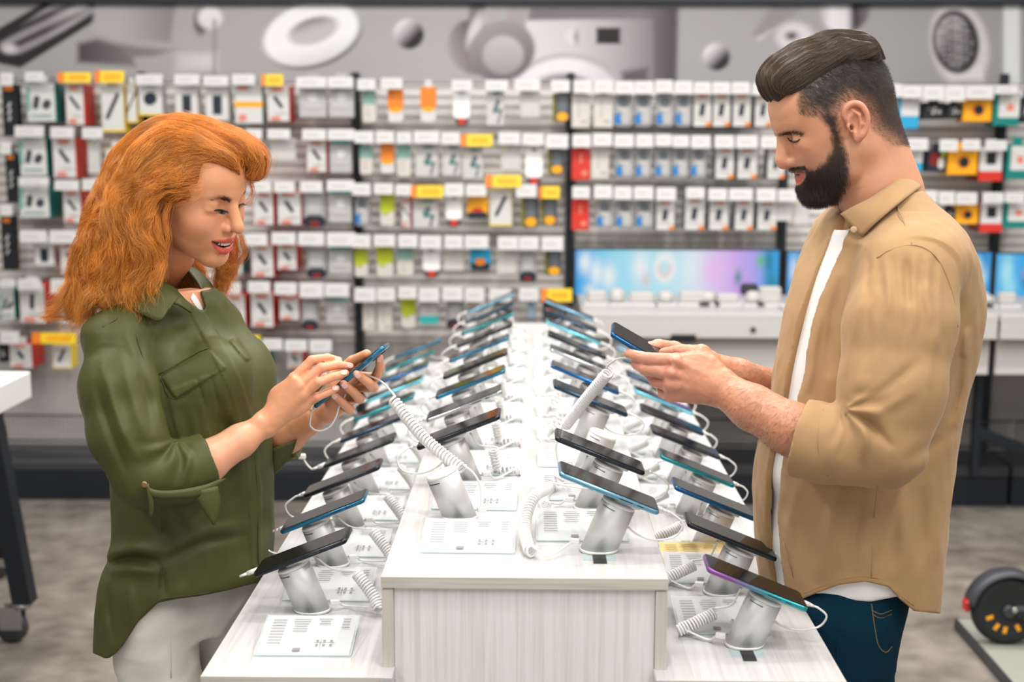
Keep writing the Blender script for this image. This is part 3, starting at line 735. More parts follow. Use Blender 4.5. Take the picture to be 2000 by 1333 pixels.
def package(kind, x0, x1, y0, y1, label, group):
    a = ony(x0, y0, YB); b = ony(x1, y1, YB)
    cx, cz = (a[0]+b[0])/2, (a[2]+b[2])/2; w, h = abs(b[0]-a[0]), abs(a[2]-b[2])
    side = None; dep = .045; front = 'white'
    pic = []                                        # (dx, dz, w, h, colour, rotation, round) fractions of the front
    if kind == 'K': front = 'black'; dep = .06; pic = [(0, .42, .6, .08, 'orange', 0, 0), (0, .1, .16, .12, 'grey', 25, 0), (0, -.03, .16, .12, 'grey', 25, 0), (0, -.16, .16, .10, 'grey', 25, 0)]
    elif kind == 'T': side = 'teal'; dep = .16; pic = [(-.16, .0, .20, .36, 'dark', 12, 1), (.20, -.05, .26, .26, 'dark', 35, 1), (-.42, .1, .14, .6, 'tealg', 0, 0), (0, -.34, .7, .04, 'tealg', 0, 0)]
    elif kind == 'R': side = 'red'; dep = .15; pic = [(0, .05, .16, .40, 'navy', -35 if w < .11 else 4, 1), (0, .40, .5, .09, 'salmon', 0, 0), (-.12, -.40, .42, .10, 'salmon', 0, 0), (.1, -.25, .5, .03, 'cream', 0, 0)]
    elif kind == 'W': side = 'yellow'; dep = .09; pic = [(0, .05, .16, .62, 'navy', 26, 1), (0, -.47, 1, .04, 'yellow', 0, 0)]
    elif kind == 'O': side = 'grey'; dep = .07; pic = [(0, .0, .56, .36, 'navy', -28, 1), (0, -.47, 1, .05, 'yellow', 0, 0)]
    elif kind == 'P': side = 'cream'; dep = .08; pic = [(.02, -.03, .40, .58, 'slate', 0, 0), (.02, -.03, .34, .50, 'navy', 0, 0)]
    elif kind == 'Y': side = 'teal'; dep = .06; pic = [(0, .0, 1.0, .14, 'amber', 0, 0), (-.2, .42, .4, .09, 'salmon', 0, 0), (-.22, -.34, .26, .16, 'salmon', 0, 0)]
    elif kind == 'B': front = 'grey'; dep = .035; pic = [(0, .40, .9, .08, 'aqua', 0, 0), (.02, .06, .38, .26, 'white', 0, 1), (0, -.18, .6, .1, 'pale', 0, 1)]
    elif kind == 'G': front = 'clear'; dep = .04; pic = [(0, -.34, 1.0, .32, 'navy', 0, 1), (.0, -.40, .42, .14, 'dred', 0, 1), (0, .12, .62, .5, 'grey', 0, 0)]
    elif kind == 'S': front = 'cream'; pic = [(0, .28, .96, .42, 'tealg', 0, 0), (-.1, -.1, .14, .4, 'pale', 0, 0)]
    elif kind == 'N': front = 'white'; pic = [(0, .20, 1.0, .60, 'orange', 0, 0), (0, -.12, .7, .12, 'amber', 0, 1)]
    elif kind == 'L': front = 'cream'; pic = [(0, .24, 1.0, .54, 'lime', 0, 0), (-.1, .0, .4, .3, 'lime', 12, 1)]
    elif kind == 'V': front = 'bright'; pic = [(0, .44, .3, .08, 'slate', 0, 0)]
    elif kind == 'U': front = 'dark'; pic = [(-.40, 0, .20, .98, 'olive', 0, 0), (.06, .16, .56, .62, 'slate', 0, 0), (.06, -.32, .64, .30, 'amber', 0, 1)]
    elif kind == 'C': front = 'pale'; pic = [(.06, .05, .22, .40, 'slate', 18, 1), (.12, -.06, .5, .07, 'teal', 25, 0), (.25, -.22, .09, .42, 'slate', 14, 0), (.1, .42, .4, .06, 'teal', 0, 0)]
    elif kind == 'H': front = 'pale'; dep = .012; pic = [(-.3, .42, .2, .06, 'yellow', 0, 0)]
    elif kind == 'Q': front = 'amber'; pic = [(0, .30, .9, .34, 'amber', 0, 1), (0, -.16, .5, .22, 'red', 0, 1), (0, -.38, .96, .30, 'navy', 0, 1)]
    elif kind == 'Z': front = 'sky'; pic = [(0, -.34, .96, .34, 'navy', 0, 1), (0, -.12, .50, .30, 'orange', 0, 1)]
    elif kind == 'E': front = 'clear'; dep = .05; pic = [(-.27, -.26, .40, .34, 'blue', 0, 1), (.12, -.2, .5, .44, 'grey', 0, 1), (.0, .24, .6, .28, 'slate', 20, 1), (0, .02, .5, .1, 'pale', 0, 0)]
    elif kind == 'D': front = 'cream'; pic = [(.2, .2, .1, .4, 'pale', 0, 0), (-.1, .1, .08, .5, 'grey', 0, 0), (.2, -.3, .3, .05, 'grey', 0, 0)]
    elif kind == 'X': front = 'red'; pic = [(.2, -.28, .36, .18, 'salmon', 0, 1), (.0, .18, .12, .3, 'salmon', 0, 0)]
    elif kind == 'F': side = 'slate'; dep = .10; pic = [(0, .02, .28, .44, 'navy', 8, 1), (-.05, .02, .66, .62, 'pale', 0, 0), (-.02, .02, .26, .40, 'navy', 8, 1), (.34, -.42, .28, .12, 'orange', 0, 0), (0, .44, .5, .08, 'salmon', 0, 0)]
    elif kind == 'M': front = 'amber'; side = 'amber'; dep = .10; pic = [(.02, .0, .44, .52, 'orange', 0, 1), (.04, .0, .32, .40, 'black', 0, 1)]
    elif kind == 'J': front = 'black'; dep = .08; pic = [(0, 0, .12, .44, 'grey', 18, 0), (.22, -.06, .2, .2, 'grey', 0, 1), (-.2, .1, .2, .2, 'slate', 0, 1)]
    elif kind == 'A': front = 'sky'; side = 'blue'; dep = .12; pic = [(.06, .20, .84, .60, 'white', 0, 0)]
    elif kind == 'I': front = 'white'; side = 'dred'; dep = .16; pic = [(0, -.36, 1.0, .28, 'red', 0, 0), (0, .16, .40, .34, 'black', 0, 0)]
    elif kind == 'A2': front = 'teal'; side = 'teal'; dep = .10; pic = [(.08, .10, .80, .70, 'white', 0, 0), (.12, .06, .3, .22, 'salmon', 0, 1)]
    elif kind == 'LB': front = 'pale'; pic = [(0, -.33, 1.0, .34, 'aqua', 0, 0)]
    elif kind == 'D2': front = 'dark'; pic = [(0, .1, .5, .4, 'slate', 0, 0)]
    elif kind == 'PB': front = 'pblue'; pic = [(0, -.4, 1.0, .2, 'slate', 0, 0)]
    elif kind == 'RB': front = 'navy'; dep = .08; pic = [(-.15, .1, .5, .6, 'dred', 0, 1), (.2, -.1, .3, .5, 'cream', 0, 1), (.3, .3, .2, .2, 'lime', 0, 0)]
    m = MB()
    thin = side is None
    mats = [cm(front), cm(side or front)]
    if kind in ('V', 'S', 'N', 'L', 'U', 'G', 'E', 'Q', 'Z'):
        # rounded blister card
        poly = rrect(w, h, min(w, h)*.22, 4)
        m.prism(poly, dep, Matrix.Rotation(R(90), 4, 'X'), z0=-dep, bev=.004)
    else:
        k = .002
        m.box((0, dep/2, 0), (w, dep, h), 1, k); m.box((0, .0002, 0), (w-.004, .002, h-.004), 0, .0005)
    o = m.build('hanging_package', mats, None, label, 'package', group, loc=(cx, YB, cz))
    tab = MB().box((0, .012, 0), (w*.46, .0016, .034), 0, .0004).build('hang_tab', cm('pale' if front in ('clear', 'dark') else front), o, loc=(0, 0, h/2+.014))
    for i, (dx, dz, pw, ph, c, rot, rd) in enumerate(pic):
        b = MB(); Wd, Hd = pw*w, ph*h
        Mx = Matrix.Rotation(R(rot), 4, 'Y') @ Matrix.Rotation(R(90), 4, 'X')
        b.prism(rrect(Wd, Hd, min(Wd, Hd)*(.48 if rd else .06), 5 if rd else 1), .0014, Mx, z0=-.0006)
        b.build('printed_patch', cm(c), o, loc=(dx*w, -.0018-.0011*i, dz*h))
    if kind == 'V':
        MB().prism(rrect(w*.8, .05, .02, 4), .02, Matrix.Rotation(R(90), 4, 'X'), z0=-.02).build('lower_tab', cm('dark'), o, loc=(0, .004, -h/2-.006))
        MB().prism(rrect(w*.46, .026, .012, 4), .002, Matrix.Rotation(R(90), 4, 'X'), z0=-.001).build('red_mark', cm('red'), o, loc=(0, -.0005+.003, -h/2-.012))
    return o
def price_hook(x0, x1, y0, y1, col, label):
    a = ony(x0, y0, YB-.055); b = ony(x1, y1, YB-.055); w, h = abs(b[0]-a[0]), abs(a[2]-b[2])
    t = empty('display_hook', ((a[0]+b[0])/2, YB-.055, (a[2]+b[2])/2), label, 'price hook', 'price hooks on the back wall')
    link(ME_ROD, 'hook_rod', t, (0, 0, .004))
    p = MB().box((0, 0, 0), (w, .003, h), 0, .0008).build('price_ticket', cm('white' if col == 'w' else 'yellow'), t)
    p.rotation_euler = (R(-8), 0, 0)
    if col == 'y':
        e = MB().box((-w/2+w*.10, -.0022, 0), (w*.20, .0015, h-.001), 0).build('orange_band', cm('orange'), p)
        MB().box((w*.10, -.0022, 0), (w*.55, .001, h*.45)).build('printed_line', cm('amber'), p)
    else:
        MB().box((-w*.06, -.0022, .0), (w*.5, .001, h*.25)).build('printed_line', cm('pale'), p)
    return t
# rows: (bay, row, [kind x0 x1 y0 y1 ...], [label boxes])
PK = '''left|top|K 2 36 165 266;T 50 110 162 238;R 126 166 164 245;W 196 244 166 258;W 246 268 166 240;O 269 318 160 226;P 341 387 170 232;P 400 447 170 236;Y 457 514 166 242;R 521 566 168 238;B 583 638 158 230;B 641 691 156 230|w 0 26 142 168;w 48 86 140 160;y 112 178 141 162;y 184 243 138 162;w 265 318 145 166;w 340 390 145 166;w 397 446 148 168;w 453 498 145 166;y 510 553 145 168;w 578 638 150 172;w 640 690 150 172
left|second|K 9 36 300 395;T 36 93 268 344;R 101 150 270 348;H 170 196 275 340;W 206 246 290 345;H 527 578 270 314;R 598 638 274 337;B 643 687 272 338|w 0 22 278 302;w 28 86 246 268;w 98 145 248 270;w 160 201 249 271;w 480 512 252 272;w 522 567 252 271;w 590 637 252 274;w 640 692 252 274
left|third|K 0 30 422 528;T 36 98 360 426;R 122 160 372 436;P 176 205 375 430;R 494 535 374 440;R 541 589 374 440;G 592 636 374 444;B 641 687 368 436|w 0 24 400 422;w 36 96 346 362;w 106 155 352 372;w 160 201 350 372;w 494 530 354 376;w 535 575 354 376;w 586 630 354 376;w 638 692 352 374
left|fourth|P 66 106 474 520;R 116 160 474 538;T 440 474 482 536;R 490 535 478 542;R 541 580 478 528;G 598 638 484 544;B 641 688 480 536|w 38 92 450 474;w 96 160 450 476;w 478 522 456 480;w 530 578 454 478;w 582 634 454 480;w 638 694 454 482
left|fifth|T 0 30 562 625;R 36 90 554 632;P 114 148 578 632;R 440 480 576 640;R 489 535 572 640;R 545 585 580 626;G 588 622 584 646;B 636 680 580 634|w 0 30 545 562;w 34 80 545 566;w 98 146 545 574;w 438 470 552 574;w 484 528 550 572;w 536 580 552 576;w 585 632 552 582;w 634 682 554 580
left|bottom|J -4 14 674 708;R 17 64 672 720;W 101 140 674 720;A2 500 528 678 716;R 560 592 684 722;P 606 640 690 734|w 0 38 648 672;y 62 150 650 672;y 464 508 655 677;w 512 552 662 684;w 556 600 664 686;w 604 648 664 688
left centre|top|S 707 735 176 240;N 757 788 174 240;N 821 852 170 240;V 885 918 175 232;C 950 985 176 246;H 1016 1055 178 230;U 1080 1113 182 238|w 697 733 154 176;w 744 786 152 174;w 882 922 156 178;w 948 992 156 178;w 1005 1055 154 178;w 1076 1113 156 180
left centre|second|S 702 728 284 342;N 743 770 280 340;S 775 803 282 346;C 811 856 282 346;C 864 900 284 344;C 903 943 288 350;H 978 1018 284 334;V 1026 1060 288 348;U 1070 1102 290 340|w 692 730 256 280;w 734 770 256 280;w 774 804 258 280;w 808 858 256 280;w 862 898 258 282;y 900 962 262 286;w 974 1016 258 282;w 1020 1062 260 284;w 1066 1110 262 290
left centre|third|E 693 722 382 442;L 742 771 380 442;R 784 802 388 446;C 806 856 388 446;V 870 903 384 430;Q 912 953 382 426;W 956 1000 370 442;U 1018 1052 386 444;U 1056 1088 386 440|w 688 724 358 382;w 730 768 358 380;w 772 806 360 382;y 802 866 362 386;w 868 906 358 384;w 910 950 360 384;y 948 1018 342 366;w 1008 1048 360 386;y 1053 1093 364 388
left centre|fourth|L 692 719 486 542;L 735 768 482 542;S 775 808 482 540;V 825 860 486 530;H 866 906 490 530;Z 918 958 484 528;H 970 1010 490 536;G 1014 1048 492 550;U 1064 1097 490 538|w 688 724 458 484;w 730 772 458 482;w 778 816 458 484;w 820 862 460 486;w 868 904 460 486;w 908 954 460 486;w 972 1012 462 488;w 1014 1052 462 488;w 1058 1100 462 490
left centre|bottom|D 708 733 590 646;D 737 766 588 650;L 783 812 582 642;LB 820 856 590 632;G 872 906 586 642;H 912 946 590 626;D2 960 994 592 640;PB 1030 1046 588 628;D2 1060 1112 590 630|w 692 734 562 590;w 736 772 562 588;w 778 814 560 584;w 818 858 562 590;w 864 904 560 588;w 908 946 562 590;w 956 998 564 590;w 1014 1052 562 588;y 1057 1117 564 590
right centre|top|D 1117 1152 184 250;D 1160 1197 184 250;E 1200 1235 182 248;E 1240 1273 182 248;E 1282 1315 182 248;E 1320 1350 182 248;F 1355 1389 184 248;F 1393 1426 184 248;F 1432 1466 184 248;F 1475 1506 184 248|w 1120 1156 156 182;w 1160 1198 156 182;w 1202 1238 158 184;w 1240 1276 158 184;w 1280 1314 156 182;w 1318 1352 158 184;w 1356 1388 160 184;w 1392 1426 160 184;w 1430 1464 160 184;w 1470 1504 162 186
right centre|second|X 1117 1152 290 352;D 1155 1189 286 350;E 1203 1237 288 348;E 1242 1271 288 348;E 1281 1310 288 348;E 1314 1344 288 348;E 1350 1379 288 348;F 1398 1433 290 350;F 1441 1478 290 350;F 1500 1532 290 350|w 1118 1154 262 288;w 1158 1196 260 286;w 1200 1238 262 288;w 1242 1276 262 288;w 1280 1312 262 286;w 1314 1346 264 288;w 1350 1388 264 290;w 1396 1434 264 290;w 1438 1480 264 290;w 1486 1526 266 290
right centre|third|X 1117 1150 390 450;E 1165 1197 390 446;E 1203 1236 390 446;E 1242 1275 390 446;F 1282 1317 392 450;F 1338 1375 388 450;F 1386 1422 392 450;F 1436 1470 392 450;F 1480 1516 394 450;H 1517 1548 394 432;H 1552 1580 394 440|w 1118 1152 364 388;w 1160 1196 362 388;w 1200 1234 364 390;w 1238 1276 364 390;w 1282 1320 366 392;w 1340 1376 366 388;w 1384 1420 368 392;w 1424 1470 368 392;w 1478 1516 368 394;w 1520 1556 370 394
right|top|H 1734 1752 196 222;A 1755 1794 190 252;J 1803 1845 200 233;J 1849 1878 202 232;M 1882 1936 192 238;A2 1943 1990 182 246;J 1996 2010 190 240|w 1738 1762 164 190;w 1764 1800 166 192;w 1804 1844 166 196;w 1848 1884 166 198;w 1888 1940 166 194;w 1944 1988 166 184
right|second|A 1764 1801 292 336;RB 1812 1848 294 336;M 1852 1908 292 342;I 1914 1956 286 354;A2 1968 2006 282 350|w 1738 1764 270 294;w 1772 1812 270 294;w 1836 1870 272 296;w 1880 1914 272 294;w 1926 1966 274 294
right|third|A2 1815 1842 398 426;J 1842 1866 406 432;M 1866 1910 402 438;I 1916 1956 394 454;A2 1962 2006 392 446|w 1794 1830 372 398;w 1834 1864 374 400;w 1868 1908 376 400;w 1920 1960 376 396;w 1964 2000 376 396'''
cnt = {}
for ln in PK.split('\n'):
    bay, row, its, labs = ln.split('|')
    per = {}
    L = [t.split() for t in its.split(';')]
    for t in L: per.setdefault(t[0], []).append(t)
    for j, t in enumerate(L):
        k = t[0]; x0, x1, y0, y1 = map(float, t[1:])
        n = len(per[k]); i = per[k].index(t)
        where = '%s row, %s bay' % (row, bay)
        lab = KIND_NAME[k]+', '+((nth(i)+' such in ') if n > 1 else 'in ')+where
        package(k, x0, x1, y0, y1, lab, 'packages hanging on the back wall')
    for j, t in enumerate(labs.split(';')):
        c, x0, x1, y0, y1 = t.split()
        price_hook(float(x0), float(x1), float(y0), float(y1), c, '%s price ticket, %s in the %s row, %s bay' % ('white' if c == 'w' else 'yellow and orange', nth(j), row, bay))

# ------------------------------------------------------------------ white counter with lit picture screens, right of the packages
M_CTR = mat('counter_white', (0.52, 0.51, 0.49), .45, noise=(5, .02))
M_CTRL = mat('counter_lower', (0.56, 0.54, 0.52), .5, noise=(5, .03))
CX0 = POSTS_X[2]+.02
bx = [CX0, ony(1529, 600, 5.5)[0], ony(1931, 600, 5.5)[0], ony(1931, 600, 5.5)[0]+step]
for i, nm in enumerate(('left', 'middle', 'right')):
    xa, xb = bx[i]+.004, bx[i+1]-.004; w = xb-xa
    t = empty('display_counter', ((xa+xb)/2, 5.7, 0), 'white wall counter with drawer front, %s of three under the lit screens' % nm, 'counter', 'white counters under the screens')
    MB().box((0, -.01, .885), (w, .66, .03), 0, .004).build('counter_top', M_CTR, t)
    dr = MB().box((0, -.33, .835), (w-.004, .02, .075), 0, .003).build('drawer_front', M_CTR, t)
    MB().lathe([(.011, 0), (.011, .006)], 14, (0, 0, 0), Matrix.Rotation(R(90), 4, 'X')).build('lock', M_DGREY, dr, loc=(w/2-.14, -.341, .835))
    if i == 0: MB().box((0, 0, 0), (.10, .035, .03), 0, .003).build('recessed_handle', M_BLACK, dr, loc=(-.005, -.338, .798))
    MB().box((0, -.27, .725), (w-.02, .02, .165), 0, .003).build('lower_panel', M_CTRL, t)
    MB().box((0, .05, .845), (w-.03, .56, .05), 0, .003).build('underside_box', M_DGREY, t)
    for sx in (-1, 1):
        if (i, sx) == (0, -1) or (i, sx) == (1, 1): 
            lg = MB().box((sx*(w/2-.03), .30, .52), (.034, .05, .68), 0, .003); lg.build('leg', M_NAVY, t)
def screen(x0, x1, y0, y1, label, seed):
    a = ony(x0, y0, 6.03); b = ony(x1, y1, 6.03); w, h = abs(b[0]-a[0]), abs(a[2]-b[2])
    nx, nz = 96, 26
    U, V = np.meshgrid(np.linspace(0, 1, nx), np.linspace(0, 1, nz)); k = U*w/.95
    def g(cx, cy, sx, sy): return np.exp(-(((k-cx)/sx)**2+((V-cy)/sy)**2))
    col = np.zeros((nz, nx, 3)); 
    def mixc(m, c): col[:] = col*(1-m[..., None])+np.array(c)*m[..., None]
    if seed == 0:
        stops = [0, .08, .2, .45, .60, .75, .86, .92, 1.0]
        cs = np.array([(.0, .35, .85), (.12, .55, .95), (.35, .80, .98), (.55, .88, 1.0), (.72, .78, 1.0), (.72, .45, .95), (.45, .40, .95), (.02, .40, .85), (.02, .42, .9)])
        for q in range(3): col[..., q] = np.interp(k, stops, cs[:, q])
        mixc(.95*g(.10, .5, .03, .30)+0*U, (.95, 1, 1)); mixc(g(.045, .72, .03, .25), (.95, 1, 1)); mixc(g(.16, .42, .035, .28), (.95, 1, 1)); mixc(.8*g(.07, .12, .03, .12), (.9, 1, 1))
        mixc(g(.31, .62, .04, .35), (.95, .97, 1)); mixc(.7*g(.335, .35, .02, .14), (.9, .55, .5)); 
        rr = np.sqrt(((k-.425)/.036)**2+((V-.62)/.24)**2); mixc(np.exp(-((rr-1)/.45)**2), (1, .98, .96)); mixc(.6*np.exp(-((rr-.75)/.2)**2)*(V < .7), (.9, .45, .4))
        mixc(.8*g(.56, .6, .07, .5), (.85, 1, 1)); mixc(.8*g(.66, .55, .07, .4), (.95, .55, .95)); mixc(g(.775, .4, .016, .17), (.02, .30, .25)); mixc(.9*g(.81, .1, .03, .2), (.75, .2, .85)); mixc(g(.88, .78, .018, .13), (.1, .6, .15)); mixc(g(.92, .75, .02, .3), (.0, .22, .35)); mixc(g(.935, .3, .03, .2), (0, .25, .4))
    elif seed == 1:
        col[:] = (.02, .38, .85); mixc(.9*g(.03, .6, .02, .3), (.8, .85, 1)); rr = np.sqrt(((k-.885)/.045)**2+((V-.5)/.33)**2); mixc(np.exp(-((rr-.9)/.4)**2), (.75, .95, 1)); mixc(np.exp(-(rr/.4)**2), (.0, .10, .2)); mixc(.6*g(.93, .8, .02, .3), (0, .2, .6))
    else:
        col[:] = (.04, .45, .9); mixc(.9*g(.05, .6, .03, .4), (.5, .95, 1)); mixc(.8*g(.07, .25, .03, .2), (.4, .9, 1)); mixc(g(.15, .55, .02, .12), (.8, .1, .1)); mixc(g(.16, .35, .03, .12), (0, .05, .12))
    P = np.stack([(U-.5)*w, 0*U-.012, (V-.5)*h], -1).reshape(-1, 3); idx = np.arange(nx*nz).reshape(nz, nx)
    F = np.stack([idx[:-1, :-1], idx[:-1, 1:], idx[1:, 1:], idx[1:, :-1]], -1).reshape(-1, 4)
    me = bpy.data.meshes.new('lit_picture'); me.from_pydata(P.tolist(), [], F.tolist())
    ca = me.color_attributes.new('Col', 'FLOAT_COLOR', 'POINT'); ca.data.foreach_set('color', np.concatenate([col.reshape(-1, 3).clip(0, 1), np.ones((nx*nz, 1))], 1).astype(np.float32).ravel())
    bm_ = vcol_mat('backlit_picture', .4, .3, emit=1.5) if 'backlit_picture' not in MATS else MATS['backlit_picture']
    for l_ in list(bm_.node_tree.links):
        if l_.to_socket.name == 'Base Color': bm_.node_tree.links.remove(l_)
    bm_.node_tree.nodes['Principled BSDF'].inputs['Base Color'].default_value = (.02, .02, .02, 1)
    me.materials.append(bm_); me.update()
    fr = MB().box((0, 0, 0), (w+.014, .02, h+.014), 0, .003).build('picture_screen', M_DGREY, None, label, 'screen', 'lit screens above the counter', loc=((a[0]+b[0])/2, 6.03, (a[2]+b[2])/2))
    o = bpy.data.objects.new('lit_picture', me); COL.objects.link(o); o.parent = fr
screen(1124, 1518, 488, 578, 'long lit screen, blue to pink picture, left end of the counter', 0)
screen(1538, 1930, 492, 580, 'lit blue screen mostly hidden behind the man in the tan shirt', 1)
screen(1946, 2040, 496, 582, 'lit blue screen at the far right end of the counter', 2)
# small white gadgets standing on the counter
gi = 0
M_WG = mat('gadget_white', (.66, .65, .64), .4, noise=(20, .03))
for px, wd, ht, ty in ((1165, .08, .05, 'b'), (1205, .05, .06, 's'), (1253, .10, .045, 'b'), (1300, .07, .05, 's'), (1352, .11, .05, 'b'), (1383, .06, .05, 's'), (1420, .09, .04, 'b'), (1470, .06, .05, 's'), (1503, .09, .07, 'b'), (1905, .10, .05, 'b'), (1925, .06, .04, 's'), (1965, .07, .05, 'b')):
    p = ony(px, 596, 5.62)
    t = empty('demo_gadget', (p[0], 5.62, .9003), 'small white demo gadget on its plinth, %s along the white counter' % nth(gi), 'gadget', 'demo gadgets on the counter'); gi += 1
    MB().box((0, 0, .006), (wd+.03, .09, .012), 0, .002).build('plinth', M_WG, t)
    if ty == 'b': MB().box((0, 0, .012+ht/2), (wd, .05, ht), 0, .008).build('gadget_body', M_CTR, t)
    else: MB().lathe([(.012, .012), (.03, .016), (.034, .03), (.03, .012+ht*.8), (.016, .012+ht)], 18).build('gadget_body', M_CTR, t)
t = empty('demo_gadget', (ony(1463, 570, 5.75)[0], 5.75, .9003), 'small dark gadget standing on the counter in front of the pink picture', 'gadget')
MB().box((0, 0, .006), (.10, .08, .012), 0, .002).build('plinth', M_WG, t); MB().box((0, 0, .055), (.075, .03, .05), 0, .01).build('gadget_body', M_DGREY, t)
# dark stool frame leaning under the counter at the far right
q = ony(1915, 850, 5.55)
t = empty('low_bracket', (q[0]+.10, 5.55, .33), 'dark angled bracket fixed to the counter leg, under the right counter', 'bracket')
MB().box((0, 0, 0), (.24, .05, .05), 0, .006, Matrix.Rotation(R(20), 3, 'Y').to_4x4()).build('bracket_arm', M_NAVY, t)
MB().box((-.12, 0, .095), (.03, .05, .49), 0, .004).build('bracket_post', M_NAVY, t)

# ------------------------------------------------------------------ white rolling table at the left edge
p0 = onz(60, 727, .87)
t = empty('rolling_table', (p0[0], p0[1], 0), 'white topped table on dark slanted legs with castors, cut by the left edge', 'table')
X, Y = p0[0], p0[1]
MB().box((-.8, -.65, .83), (1.6, 1.3, .085), 0, .004).build('table_top', mat('rolling_table_white', (.72, .71, .69), .4, noise=(6, .03)), t)
def leg(top, bot, w=.06):
    m = MB(); P = [Vector(top), Vector(bot)]
    V = [(p.x+a*w/2, p.y+b*w/2, p.z) for p in P for a, b in ((-1, -1), (1, -1), (1, 1), (-1, 1))]
    m.add(V, [(0, 1, 5, 4), (1, 2, 6, 5), (2, 3, 7, 6), (3, 0, 4, 7), (3, 2, 1, 0), (4, 5, 6, 7)]); return m
c0 = onz(35, 1255, 0.0); cc = Vector((c0[0]-X, c0[1]-Y, 0))
M_CHR = mat('castor_chrome', (.5, .5, .5), .3, .9, noise=(20, .05))
for dx, dy in ((0, 0), (-1.30, 0), (-.30, .62), (-1.30, .62)):
    b = cc+Vector((dx, dy, 0))
    l = leg((b.x-.055, b.y, .788), (b.x+.03, b.y, .135)).build('leg', M_NAVY, t)
    k = MB(); k.lathe([(.03, .118), (.03, .135)], 16, (b.x+.02, b.y, 0)); k.box((b.x-.012, b.y-.022, .085), (.07, .004, .075), 0, .001); k.box((b.x-.012, b.y+.022, .085), (.07, .004, .075), 0, .001); k.build('castor_fork', M_CHR, l)
    MB().lathe([(.012, -.017), (.045, -.017), (.05, -.010), (.05, .010), (.045, .017), (.012, .017)], 24, (b.x-.015, b.y, .0505), Matrix.Rotation(R(90), 4, 'X')).build('castor_wheel', M_DGREY, l)
MB().box((cc.x-.68, cc.y, .30), (1.32, .03, .04), 0, .003).build('cross_rail', M_NAVY, t)

# ------------------------------------------------------------------ electric kick scooter on a low board, right edge
b0 = onz(1868, 1212, .035)
M_BRD = mat('board_grey_green', (.30, .31, .265), .6, noise=(8, .05))
t = empty('display_board', (b0[0], b0[1], 0), 'low grey green board on the floor under the scooter, right edge', 'board')
W0 = onz(1968, 1262, .036)
MB().box((.70, -.42, .0175), (1.40, .86, .035), 0, .003).build('board', M_BRD, t); MB().box((.002, -.42, .018), (.010, .87, .038), 0, .002).build('board_edge', M_DGREY, t)
MB().box((.30, -.55, .0355), (.14, .14, .001)).build('yellow_sticker', cm('amber'), t)
wy = b0[1]-.20; wp = ony(1966, 1190, wy); r0 = .112
t = empty('kick_scooter', (wp[0], wy, .0352+r0), 'black electric kick scooter with red tail light, cut by the right edge', 'scooter')
RX = Matrix.Rotation(R(90), 4, 'X')
M_RUB = mat('tyre_rubber', (.010, .012, .015), .65, noise=(30, .1)); M_RIM = mat('wheel_rim', (.03, .033, .037), .4, .5, noise=(20, .05))
w = MB().lathe([(.076, -.022), (.090, -.026), (.104, -.020), (.111, -.009), (.112, 0), (.111, .009), (.104, .020), (.090, .026), (.076, .022)], 40, (0, 0, 0), RX).build('tyre', M_RUB, t)
MB().lathe([(.02, -.020), (.060, -.014), (.077, -.022), (.077, .022), (.060, .014), (.02, .020)], 32, (0, 0, 0), RX).build('rim', M_RIM, t)
m = MB()
for i in range(10):
    a = 2*PI*i/10; m.box((.052*math.cos(a), -.0185, .052*math.sin(a)), (.030, .004, .012), 0, .001, Matrix.Rotation(-a, 4, 'Y'))
m.build('spoke_ribs', mat('spoke_grey', (.22, .22, .22), .5, noise=(20, .05)), t)['kind'] = 'stuff'
m = MB()
for a in (200, 235, 262, 300): m.box((.062*math.cos(R(a)), -.021, .062*math.sin(R(a))), (.024, .003, .014), 0, .001, Matrix.Rotation(-R(a), 4, 'Y'))
m.build('yellow_marks', cm('amber'), t)['kind'] = 'stuff'
m = MB(); arc = [(a, .128) for a in range(20, 176, 8)]
V = []; F = []
for a, rr in arc:
    for yy, dr in ((-.036, -.012), (-.030, 0), (.030, 0), (.036, -.012)): V.append(((rr+dr)*math.cos(R(a)), yy, (rr+dr)*math.sin(R(a))))
    for yy, dr in ((.036, -.016), (.030, -.005), (-.030, -.005), (-.036, -.016)): V.append(((rr+dr)*math.cos(R(a)), yy, (rr+dr)*math.sin(R(a))))
n = len(arc)
for i in range(n-1):
    for j in range(8): F.append((i*8+j, i*8+(j+1) % 8, (i+1)*8+(j+1) % 8, (i+1)*8+j))
F += [tuple(range(8))[::-1], tuple(range((n-1)*8, n*8))]
m.add(V, F, 0, True); fd = m.build('mudguard', M_DGREY, t)
MB().box((-.127, 0, .012), (.016, .04, .036), 0, .005).build('tail_light', mat('tail_light_red', (.45, .01, .012), .25, noise=(20, .05)), fd)
MB().lathe([(.012, -.034), (.020, -.034), (.020, .034), (.012, .034)], 16, (0, 0, 0), RX).build('axle', M_DGREY, t)
MB().lathe([(.008, -.003), (.011, 0), (.008, .004)], 10, (.012, -.038, .010), RX).build('axle_nut', M_CHR, t)
MB().box((.12, 0, -.005), (.22, .075, .05), 0, .012).build('rear_fork', M_NAVY, t)
MB().box((.62, 0, -.03), (.80, .15, .06), 0, .015).build('deck', M_NAVY, t)
MB().lathe([(.014, -.005), (.016, 0), (.014, .005)], 12, (.058, -.042, -.018), RX).build('red_reflector', cm('red'), t)
m = MB(); m.tube([(1.0, 0, 0), (1.08, 0, .12), (1.02, 0, .95)], .022, 12); m.build('steering_column', M_NAVY, t)
m = MB(); m.tube([(1.02, -.22, .95), (1.02, .22, .95)], .014, 10); m.build('handlebar', M_NAVY, t)
MB().lathe([(.076, -.022), (.090, -.026), (.104, -.020), (.112, 0), (.104, .020), (.090, .026), (.076, .022)], 32, (1.10, 0, 0), RX).build('front_tyre', M_RUB, t)
